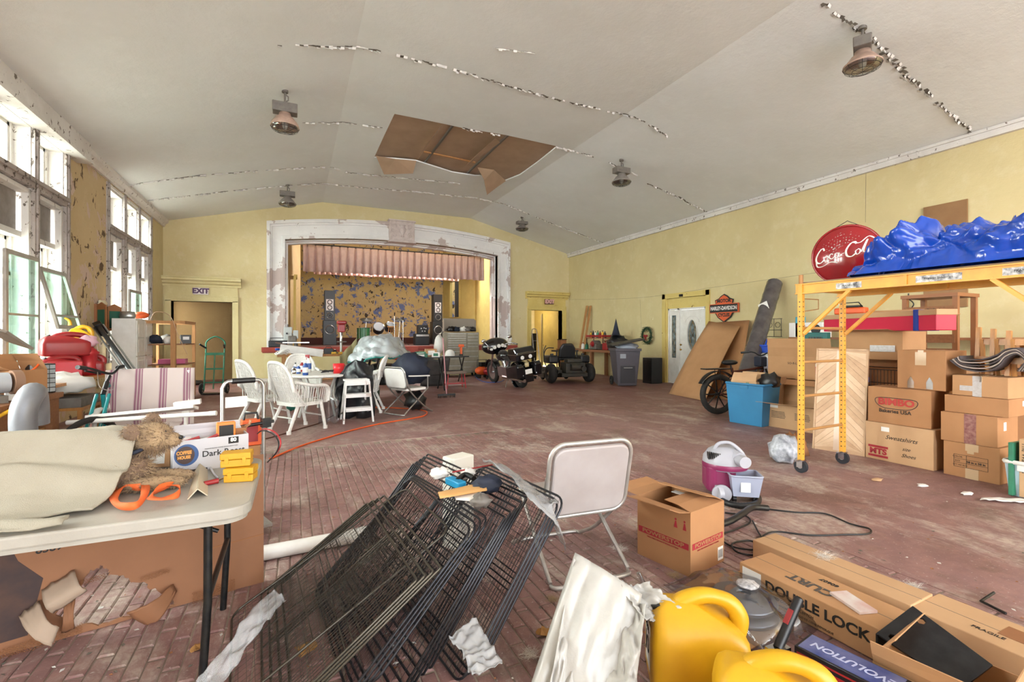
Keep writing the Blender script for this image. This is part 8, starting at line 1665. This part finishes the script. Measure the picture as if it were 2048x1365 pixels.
# bits lying on the crates
pz = lambda u, v, z: PZ(u, v, z)
t = thing('quick_clamp', 'blue and black bar clamp lying on the top edge of the crates', 'clamp', pz(915, 965, .64)); b = MB(); b.bar(pz(898, 960, .65), pz(925, 972, .65), .05, .035); add('jaw', b, mat('clamp_blue', '#1d87b5', .4), t, world=True, bev=.006); b = MB(); b.tube(spline([pz(915, 962, .66), pz(930, 950, .67), pz(948, 958, .67)], 5), .014, 8); add('handle', b, M_BLACK, t, world=True)
b = MB(); A_, B_, C_, D_ = pz(876, 986, .66), pz(970, 965, .66), pz(974, 981, .665), pz(880, 997, .665); b.sheet(lambda u, v: A_.lerp(B_, u).lerp(D_.lerp(C_, u), v), 6, 3); tag(add('envelope', b, mat('manila', '#cf9f63', .7), solid=.006), 'manila envelope with a white label lying across the crates', 'envelope')
b = MB(); A_, B_, C_, D_ = pz(905, 985, .655), pz(965, 982, .655), pz(945, 1003, .65), pz(912, 1000, .65); b.sheet(lambda u, v: A_.lerp(B_, u).lerp(D_.lerp(C_, u), v), 4, 3); tag(add('white_sheet', b, M_WHL, solid=.003), 'white paper under the manila envelope on the crates', 'paper')
for k, (u, v, z, r_, m, nm, lab) in enumerate(((975, 968, .67, (.07, .05, .04), M_NAVY, 'glove', 'dark blue glove wedged between the crates near the envelope'), (962, 1003, .66, (.045, .04, .03), M_BOX, 'rope_clump', 'grey frayed rope clump below the envelope'), (880, 947, .66, (.05, .04, .03), M_WHL, 'white_scrap', 'crumpled white plastic at the far corner of the crates'), (935, 946, .66, (.04, .035, .025), M_WHT, 'white_scrap', 'second white plastic wad near the clamp handle'))):
    b = MB(); q = pz(u, v, z); blob(b, q, r_, k + 2, .55, 18, fr=4); one(nm, lab, 'scrap', b, m)
M_FILM = mat('milky_film', '#b4b6b9', .25, c2='#9a9ca1', sc=12, bump=.6, bsc=60, alpha=.5)
def film(nm, lab, pts, w_, seed, m=M_FILM, n=26):
    P = spline([Vector(p) for p in pts], 8); N_ = len(P); b = MB()
    def fn(u, v):
        x = u * (N_ - 1); i = min(int(x), N_ - 2); p = P[i].lerp(P[i + 1], x - i); d = (P[i + 1] - P[i]).normalized(); s_ = d.cross(Vector((.3, -.6, .75))).normalized()
        return p + s_ * (v - .5) * w_ * (1 + .3 * nz((u * 4, seed, 0))) + Vector((.0, 0, 1)) * .025 * nz((u * 9, v * 4, seed))
    b.sheet(fn, n * 2, 8); tag(add(nm, b, m, solid=.002), lab, 'plastic')
film('plastic_film', 'milky plastic film draped down the right edge of the crate stack', (pz(985, 925, .69), pz(1020, 945, .70), pz(1065, 985, .70), pz(1105, 1020, .67), PT(1118, 1075, 2.2)), .13, 1)
film('plastic_film', 'long clear plastic sleeve lying over the front of the crates at left', (PT(560, 1190, 2.05), PT(520, 1230, 1.85), PT(470, 1300, 1.7), PT(410, 1375, 1.55)), .07, 2, mat('clear_sleeve', '#c3c6ca', .12, alpha=.38, bump=.5, bsc=40)); film('plastic_film', 'crumpled clear plastic caught at the bottom of the steep crates', (PT(925, 1255, 1.7), PT(955, 1300, 1.65), PT(975, 1340, 1.6)), .13, 3)
b = MB(); b.box((1.0, 3.05, .30), (.18, .12, .6), rz=.4); one('foam_block', 'white foam block standing behind the crates beside the folding chair', 'foam', b, mat('cream_foam', '#d9d6cc', .7), bev=.01)
b = MB(); b.cyl(pz(905, 945, .68), pz(985, 930, .68), .004, n=6); one('red_wire', 'thin red wire across the far end of the crates', 'wire', b, M_REDP)
# folding chair, near ---------------------------------------------------------
fc = folding_chair('worn white padded folding chair seen from behind, next to the crates', (1.56, 2.58, 0), R(-4), mat('chair_vinyl', '#a8a1a1', .5, c2='#928782', sc=4), mat('chair_frame', '#c3bfba', .35, .6, c2='#96918a', sc=12), .97, near=True)
# powerstop box ------------------------------------------------------------------
q0, q1, q2 = G(1382, 1156), G(1274, 1108), G(1449, 1122); ay = math.atan2(q2.y - q0.y, q2.x - q0.x); wq, dq = (q2 - q0).length, (q1 - q0).length; ctr = (q1 + q2) / 2
t = carton('parts_carton', 'open carton with red printed bands on the floor right of the folding chair', (ctr.x, ctr.y, 0), (wq, dq, .375), ay, 1, top='open', flaps=((3, 165), (1, 18), (2, 175), (0, 6)), fl=.5)
for face, x, y, w_ in (('x-', -wq / 2 - .001, 0, dq), ('y-', 0, -dq / 2 - .001, wq)):
    s_ = .17; b = MB()
    if face == 'x-': b.bx(x - .001, x, -w_ * .47, w_ * .47, s_ - .018, s_ + .018)
    else: b.bx(-w_ * .45, w_ * .45, y - .001, y, s_ - .018, s_ + .018)
    add('red_band', b, M_INKR, t); text('POWERSTOP', .034, (x - (.002 if face == 'x-' else 0), y - (.002 if face == 'y-' else 0), s_), face, M_CB[1], t, bold=.0008, sx=1.45 * w_ / .37); text('HIGH PERFORMANCE BRAKE SYSTEMS', .012, (x - (.002 if face == 'x-' else 0), y - (.002 if face == 'y-' else 0), s_ - .03), face, M_INKR, t, sx=1.1)
b = MB()
for dx in (-.03, .03): b.ball((-wq / 2 - .001, -dq * .32 + dx, .31), (.0005, .007, .007), 8); b.prism([(-.012, 0), (.012, 0), (.004, .04), (-.004, .04)], .001, frame((-wq / 2, -dq * .32 + dx, .26), (0, -1, 0), (0, 0, 1)))
o = add('handling_symbol', b, M_INKR, t); o['kind'] = 'stuff'; sub(t, 'barcode_label', M_WHL, (wq * .3, wq * .46, -dq / 2 - .0015, -dq / 2, .02, .1)); b = MB()
for k in range(7): b.bx(wq * .32 + k * .007, wq * .32 + k * .007 + .003, -dq / 2 - .002, -dq / 2 - .0015, .035, .085)
add('barcode', b, M_NAVY, t)['kind'] = 'stuff'; b = MB(); b.box((wq * .2, .02, .378), (.05, .16, .002)); add('shipping_label', b, M_WHL, t)
# yellow jugs and white bag -------------------------------------------------------
t = jug('yellow_jug', 'large yellow plastic jug with black cap, the far one of two in front', (1.47, 1.44, .004), (.37, .26, .36), M_YEL, -YAW - .15); sub(t, 'paper_label', M_WHL, (-.185, -.183, -.06, .06, .06, .24)); text('JO', .09, (-.186, 0, .14), 'x-', M_INK, t, bold=.001); text('POOL', .03, (-.186, 0, .21), 'x-', M_INK, t)
jug('yellow_jug', 'nearest yellow plastic jug cut by the bottom edge of the picture', (1.42, 1.06, .004), (.36, .26, .35), M_YEL, -YAW - .35, capm=M_YEL)
M_PB = mat('white_bag_plastic', '#b3b1ac', .3, c2='#9c9993', sc=6, bump=.5, bsc=30)
def quadsheet(A_, B_, C_, D_, nu, nv, amp, seed, fr=4): 
    nn = (B_ - A_).cross(D_ - A_).normalized(); b = MB(); b.sheet(lambda u, v: A_.lerp(B_, u).lerp(D_.lerp(C_, u), v) + nn * amp * (1.2 * nz((u * fr, v * fr * .5, seed)) + 1.1 * abs(nz((u * fr * 2, v * fr * .8, seed + 3))) + .6 * abs(nz((u * fr * 4, v * fr * 2, seed + 5))) + 1.4 * math.sin(math.pi * u)), nu, nv); return b
A_, B_, C_, D_ = PT(1148, 1117, 1.95), PT(1292, 1208, 1.85), PT(1262, 1480, 1.6), PT(1080, 1480, 1.62); b = quadsheet(A_, B_, C_, D_, 60, 60, .06, 3); b2 = quadsheet(A_ + Vector((.03, .04, 0)), B_ + Vector((.03, .06, 0)), C_ + Vector((.03, .14, 0)), D_ + Vector((.0, .14, 0)), 20, 20, -.02, 5); b.add(b2.v, b2.f, 0, True)
A_, B_, C_, D_ = PT(1222, 1145, 1.95), PT(1300, 1163, 1.95), PT(1366, 1218, 1.88), PT(1292, 1238, 1.82); b2 = quadsheet(A_, B_, C_, D_, 16, 16, .035, 8); b.add(b2.v, b2.f, 0, True)
tag(add('white_plastic_bag', b, M_PB, solid=.003), 'tall crumpled white plastic bag standing before the folding chair', 'bag')
# long cartons at lower right -------------------------------------------------------
t = carton('long_carton', 'long brown hitch carton with bold black lettering, front of the two', (2.385, 1.53, .004), (.26, .70, .145), R(2), 0); text('DOUBLE LOCK', .066, (-.1315, -.05, .088), 'x-', M_INK, t, bold=.0018, sx=1.1); text('UNDER BED GOOSENECK HITCH', .018, (-.1315, .08, .045), 'x-', M_INK, t); text('ENGANCHE DE CUELLO DE CISNE REMOLQUE', .014, (-.1315, .0, .02), 'x-', M_INK, t)
text('CURT', .085, (-.03, .02, .1465), '', mat('faded_ink', '#4f4843', .7), t, bold=.003, right=(0, 1, 0), up=(-1, 0, 0)); text('60607', .035, (.075, -.01, .1465), '', M_INK, t, bold=.001, right=(0, 1, 0), up=(-1, 0, 0)); sub(t, 'white_label', M_WHL, (-.132, -.1305, .22, .33, .03, .13))
b = MB(); b.box((2.37, 1.36, .157), (.09, .17, .012), rz=-.3); one('card_pouch', 'white pouch with a red edge lying on the long lettered carton', 'pouch', b, mat('pouch_white', '#d6d2cf', .3, c2='#b0483f', sc=9, amt=.5))
t = carton('long_carton', 'dented tan carton behind the lettered one, far piece', (2.74, 1.68, .004), (.22, .82, .12), R(3), 2); t = carton('long_carton', 'very long tan carton running out at the lower right corner', (2.80, .60, .004), (.28, 1.35, .11), R(1), 2); sub(t, 'printed_label', M_CB[3], (-.03, .08, .3, .4, .1105, .1115)); text('FRAGILE', .03, (-.06, .42, .112), '', M_INK, t, right=(0, -1, 0), up=(1, 0, 0))
t = carton('torn_box', 'torn carton holding a black steel plate in front of the long cartons', (2.27, .96, .004), (.36, .36, .12), R(8), 0, top='open', flaps=((3, 120), (0, 100), (2, 60)), fl=.35)
b = MB(); b.prism([(-.11, -.13), (.07, -.16), (.13, .12), (-.1, .15)], .01, Matrix.Translation((2.33, 1.04, .15)) @ Matrix.Rotation(R(-22), 4, 'Y') @ Matrix.Rotation(R(12), 4, 'X'), holes=[[(-.07 + .016 * math.cos(k), .1 + .016 * math.sin(k)) for k in (0, 1.05, 2.1, 3.14, 4.2, 5.2)], [(.08 + .016 * math.cos(k), .07 + .016 * math.sin(k)) for k in (0, 1.05, 2.1, 3.14, 4.2, 5.2)]]); b.prism([(-.11, -.01), (.11, -.01), (.11, 0.0), (-.11, 0.0)], .06, Matrix.Translation((2.33, 1.185, .09))); one('steel_plate', 'black steel bracket plate with two holes in the torn carton', 'plate', b, mat('plate_black', '#17191d', .4, .3, c2='#3a3b3e', sc=14), bev=.003)
t = thing('small_parts_box', 'black and blue brake pad box with coloured car pictures near the jugs', 'box', (1.95, 1.12, .04), R(10)); sub(t, 'body', mat('box_black', '#15161c', .3), (-.07, .07, -.18, .18, 0, .1), bev=.002); sub(t, 'blue_print', mat('box_blue', '#2a3f80', .3, c2='#8f93b5', sc=9), (-.06, .065, -.15, .17, .1, .101)); text('EVOLUTION', .05, (0, .0, .102), '', mat('print_silver', '#b9c0df', .3), t, bold=.001, right=(0, 1, 0), up=(-1, 0, 0), shear=.2)
for k, m in enumerate((M_REDP, M_CBL, M_YEL)): sub(t, 'car_picture', m, (-.0712, -.0702, .0 - .055 * k, .04 - .055 * k, .02, .06))
sub(t, 'red_line', M_REDP, (-.0712, -.0702, -.17, .17, .075, .082)); sub(t, 'end_label', M_WHL, (-.04, .04, -.1815, -.1805, .01, .06))
carton('flat_box', 'flat brown carton under the black and blue box', (1.95, 1.12, .004), (.3, .45, .034), R(6), 1)
t = thing('pry_tool', 'black handled tool with red button leaning up beside the jugs', 'tool', PT(1556, 1300, 1.95)); b = MB(); a, c = PT(1556, 1297, 1.95), PT(1598, 1198, 2.02); b.cyl(a, c, .019, n=12); add('handle', b, M_BLACK, t, world=True); b = MB(); d = c - a; b.bar(a + d * .5 + Vector((-.018, 0, 0)), a + d * .78 + Vector((-.018, 0, 0)), .02, .02); add('button', b, M_REDP, t, world=True); b = MB(); b.box(a + Vector((0, 0, -.02)), (.09, .05, .05)); b.cyl(a + Vector((0, 0, -.04)), Vector((a.x, a.y, .004)), .015); add('chrome_head', b, M_CHR, t, world=True)
def flatc(lab, P, z=.006): b = MB(); P = [G(u, v, z) for u, v in P]; b.add(P, [tuple(range(len(P)))]); tag(add('flat_cardboard', b, M_CB[0], solid=.005), lab, 'cardboard')
flatc('flat cardboard piece on the floor under the clear bag of discs', ((1325, 1198), (1405, 1150), (1500, 1142), (1580, 1260), (1440, 1330), (1350, 1300)))
DQ = G(1492, 1222, .02)
for k in range(2):
    t = thing('brake_disc', ('lower' if k == 0 else 'upper') + ' machined brake disc inside the clear bag', 'disc', (DQ.x - .01 + .01 * k, DQ.y + .015 * k, .012 + .05 * k)); b = MB(); b.lathe([(.035, .03), (.075, .03), (.08, .0), (.15, .0), (.155, .01), (.15, .022), (.085, .022), (.08, .04), (.035, .04), (.035, .03)], n=36); add('rotor', b, mat('machined_steel', '#9c9da0', .3, .9), t)
b = MB(); b.sheet(lambda u, v: (DQ.x + .03 + (u - .5) * .44 + .02 * nz((u * 6, v * 6, 1)), DQ.y - .24 + v * .62, .012 + .125 * (math.sin(math.pi * u) * math.sin(math.pi * min(1, v * 1.05))) ** .45 + .03 * nz((u * 7, v * 7, 4)) * math.sin(math.pi * u)), 34, 34); tag(add('clear_bag', b, glass_mat('bag_film', '#eceef2', .14), solid=.0015), 'clear plastic bag holding two brake discs on the floor', 'bag')
b = MB(); blob(b, DQ + Vector((.01, 0, .13)), (.055, .05, .012), 3, .3, 12); one('screw_packet', 'small white packet of screws on top of the brake discs', 'packet', b, mat('packet_white', '#cfcdd0', .4, c2='#77787c', sc=60, amt=.9))
t = thing('metal_tube_end', 'short chrome tube end sticking up behind the white bag', 'tube', G(1290, 1165, .0)); b = MB(); b.cyl(G(1290, 1172, .01), G(1290, 1172, .01) + Vector((-.03, .02, .07)), .012); add('tube', b, M_CHR, t, world=True)
# carpet washer -------------------------------------------------------------------
q = G(1474, 1000); M_VG = mat('washer_grey', '#a5a5ae', .4, c2='#a3a3ab', sc=9); M_VT = mat('washer_tank', '#9aa0b4', .35); M_VM = mat('washer_magenta', '#7e2450', .4)
t = thing('carpet_washer', 'grey and magenta carpet washer with a lift off tank on the floor', 'vacuum', (q.x, q.y + .08, 0), -YAW - .2); t.scale = (.93, .93, .87)
b = MB(); b.prism(rrect(.26, .34, .08), .24, Matrix.Translation((-.08, .06, .07))); add('magenta_tank', b, M_VM, t, bev=.015)
b = MB(); b.lathe([(.0, 0), (.19, 0), (.2, .04), (.19, .12), (.15, .18), (.09, .215), (0, .22)], (-.03, .04, .28), 28, sy=.95); add('motor_dome', b, M_VG, t); b = MB(); b.lathe([(.198, .29), (.202, .3), (.202, .33), (.198, .34)], (-.03, .04, 0), 28, sy=.95); add('magenta_ring', b, M_VM, t)
b = MB(); P = [(-.13, -.12, .0), (.13, -.12, .0), (.13, .1, 0), (-.13, .1, 0)]; b.add([(x * .8 + .1, y * .8 - .08, .07) for x, y, z in P] + [(x + .1, y - .09, .27) for x, y, z in P], [(0, 3, 2, 1), (0, 1, 5, 4), (1, 2, 6, 5), (2, 3, 7, 6), (3, 0, 4, 7)]); add('clean_tank', b, M_VT, t, solid=.008); b = MB(); b.tube([(x + .1, y - .1, .27) for x, y in rrect(.27, .23, .03)], .009, 6, closed=True); add('tank_rim', b, M_VT, t)
sub(t, 'sticker', M_WHL, (.05, .13, -.205, -.203, .12, .21)); b = MB(); b.tube(spline([(-.14, .0, .44), (-.1, -.02, .53), (.0, -.03, .545), (.09, -.05, .47), (.12, -.06, .4)], 6), .017, 8); add('handle', b, M_VG, t)
b = MB(); b.cyl((.06, -.1, .4), (.09, -.2, .4), .055, n=20); b.cyl((.02, -.02, .42), (.06, -.1, .4), .07, n=20); add('intake_port', b, M_VG, t); b = MB()
for k in range(7): b.bx(-.2 + k * .016, -.193 + k * .016, -.1, -.02, .40 - abs(k - 3) * .004, .45)
add('vent_slots', b, M_BLACK, t)['kind'] = 'stuff'
for x, y in ((-.12, -.13), (-.12, .22)): b = MB(); b.cyl((x + .02, y, .075), (x - .02, y - .01, .075), .075 if y < 0 else .05, n=22); b.cyl((x + .02, y - .04, .08), (x + .02, y - .02, .08), .085, n=22); add('wheel', b, M_VG, t)
for x in (-.0, .17): b = MB(); b.cyl((x, -.12, .03), (x + .03, -.12, .03), .03); add('front_caster', b, M_BLACK, t)
def hose(nm, lab, pts, r, m=M_BLACK, rib=False, cat='hose'):
    P = spline([G(u, v, z) for u, v, z in pts], 12); b = MB(); b.tube(P, [r * (1 + (.12 if rib and i % 2 else 0)) for i in range(len(P))], 8); one(nm, lab, cat, b, m)
hose('suction_hose', 'ribbed black suction hose looped round the front of the carpet washer', ((1440, 990, .03), (1448, 1004, .025), (1480, 1012, .025), (1512, 1008, .025), (1516, 995, .025), (1500, 990, .03)), .023, rib=True)
hose('hose_wand', 'smooth black hose wand lying on the floor behind the parts carton', ((1440, 1050, .04), (1462, 1042, .045), (1485, 1028, .05), (1505, 1016, .05), (1535, 1017, .03)), .024)
hose('power_cord', 'black power cord making a wide loop on the floor beyond the cartons', ((1530, 1018, .008), (1590, 1025, .008), (1650, 1028, .008), (1700, 1048, .008), (1738, 1058, .008), (1736, 1068, .008), (1690, 1070, .008), (1620, 1071, .008), (1555, 1064, .008), (1530, 1070, .008), (1524, 1082, .01), (1580, 1080, .008)), .006, cat='cord')
hose('power_cord', 'coiled end of the black cord beside the parts carton', ((1450, 1026, .008), (1490, 1032, .008), (1500, 1045, .008), (1470, 1060, .008), (1440, 1072, .008), (1460, 1092, .012), (1500, 1100, .012), (1524, 1095, .008), (1500, 1082, .008), (1465, 1088, .016), (1475, 1105, .016), (1515, 1110, .008), (1530, 1090, .014), (1515, 1062, .014), (1505, 1042, .012)), .006, cat='cord')
b = MB(); b.tube([G(1988, 1186, .03), G(1962, 1203, .012), G(2012, 1228, .012)], .007, 6); one('black_lever', 'black bent metal lever lying on the floor at the far right', 'lever', b, M_BLACK)
# floor litter ---------------------------------------------------------------------
rr = random.Random(11); b = MB()
for k in range(620):
    u, v = rr.uniform(0, 2048), 760 + 600 * rr.random() ** 1.3; q = G(u, v, .002)
    if q.x < XL + .1 or q.x > 9.9 or q.y > 16: continue
    s_ = rr.uniform(.004, .016); a_ = rr.uniform(0, 6.28); d = Vector((math.cos(a_), math.sin(a_), 0)) * s_; n_ = Vector((-d.y, d.x, 0)) * rr.uniform(.3, .9); b.add([q - d, q + n_ + Vector((0, 0, .003)), q + d, q - n_], [(0, 1, 2, 3)], rr.randrange(3))
o = add('floor_debris', b, [M_FLAKE, M_CB[3], M_CREV], fix=False); o['kind'] = 'stuff'; o['label'] = 'small paint flakes and dirt scattered over the floor'; o['category'] = 'debris'
for k, (u, v, s_, lab) in enumerate(((1238, 1098, .07, 'tuft of pale fluff on the floor under the folding chair'), (1350, 1152, .06, 'tuft of tan fluff before the parts carton corner'), (1060, 1310, .05, 'white fluff tuft on the floor right of the crates'), (1700, 1130, .07, 'white fluff along the top of the far long carton'), (1822, 1172, .06, 'grey fluff tuft on the floor beside the long carton'), (1105, 1200, .05, 'tan fluff under the crate edge by the chair'))):
    b = MB(); q = G(u, v, .003) if k != 3 else Vector((2.78, 1.75, .126)); 
    for _ in range(170):
        d = Vector((rr.gauss(0, 1), rr.gauss(0, 1), abs(rr.gauss(0, .5)))).normalized() * s_ * rr.uniform(.4, 1); o_ = Vector((rr.gauss(0, .3), rr.gauss(0, .3), 0)) * s_; w_ = d.orthogonal().normalized() * .0007; b.add([q + o_ - w_, q + o_ + w_, q + o_ + d], [(0, 1, 2)])
    o = one('fluff', lab, 'fluff', b, M_FURL if k in (1, 5) else mat('white_fluff', '#cfc8c0', .9), fix=False); o['kind'] = 'stuff'
def leaf(lab, q, r_, rz):
    b = MB(); P = []
    for k in range(20): a_ = k * math.pi / 10; rad = r_ * (.55 + .45 * abs(math.cos(a_ * 2.5))); P.append(q + Vector((rad * math.cos(a_ + rz), rad * math.sin(a_ + rz), .006 + .01 * math.sin(a_ * 3))))
    b.v = P; b.f = [list(range(20))]; b.m = [0]; b.s = [False]; tag(add('dry_leaf', b, mat('dry_leaf', '#a0743f', .8, c2='#7d5528', sc=30), solid=.001), lab, 'leaf')
leaf('dry brown leaf lying on the floor seen through the crate wires', Vector((.05, 2.28, .02)), .05, .4); leaf('dry leaf on the bare floor between the crates and the white bag', G(1090, 1268, .004), .045, 1.2); leaf('small dry leaf on the bricks under the folding table', G(398, 1298, .004), .035, 2.0)
# ================================================================ lettering to mesh
bpy.context.view_layer.update(); dg = bpy.context.evaluated_depsgraph_get()
for o in [o for o in COL.objects if o.type == 'FONT']:
    me = bpy.data.meshes.new_from_object(o.evaluated_get(dg)); nm = o.name; par, ml, mm = o.parent, o.matrix_local.copy(), o.data.materials[0]
    n = bpy.data.objects.new('lettering', me); COL.objects.link(n); n.parent = par; n.matrix_local = ml
    if not me.materials: me.materials.append(mm)
    bpy.data.objects.remove(o)
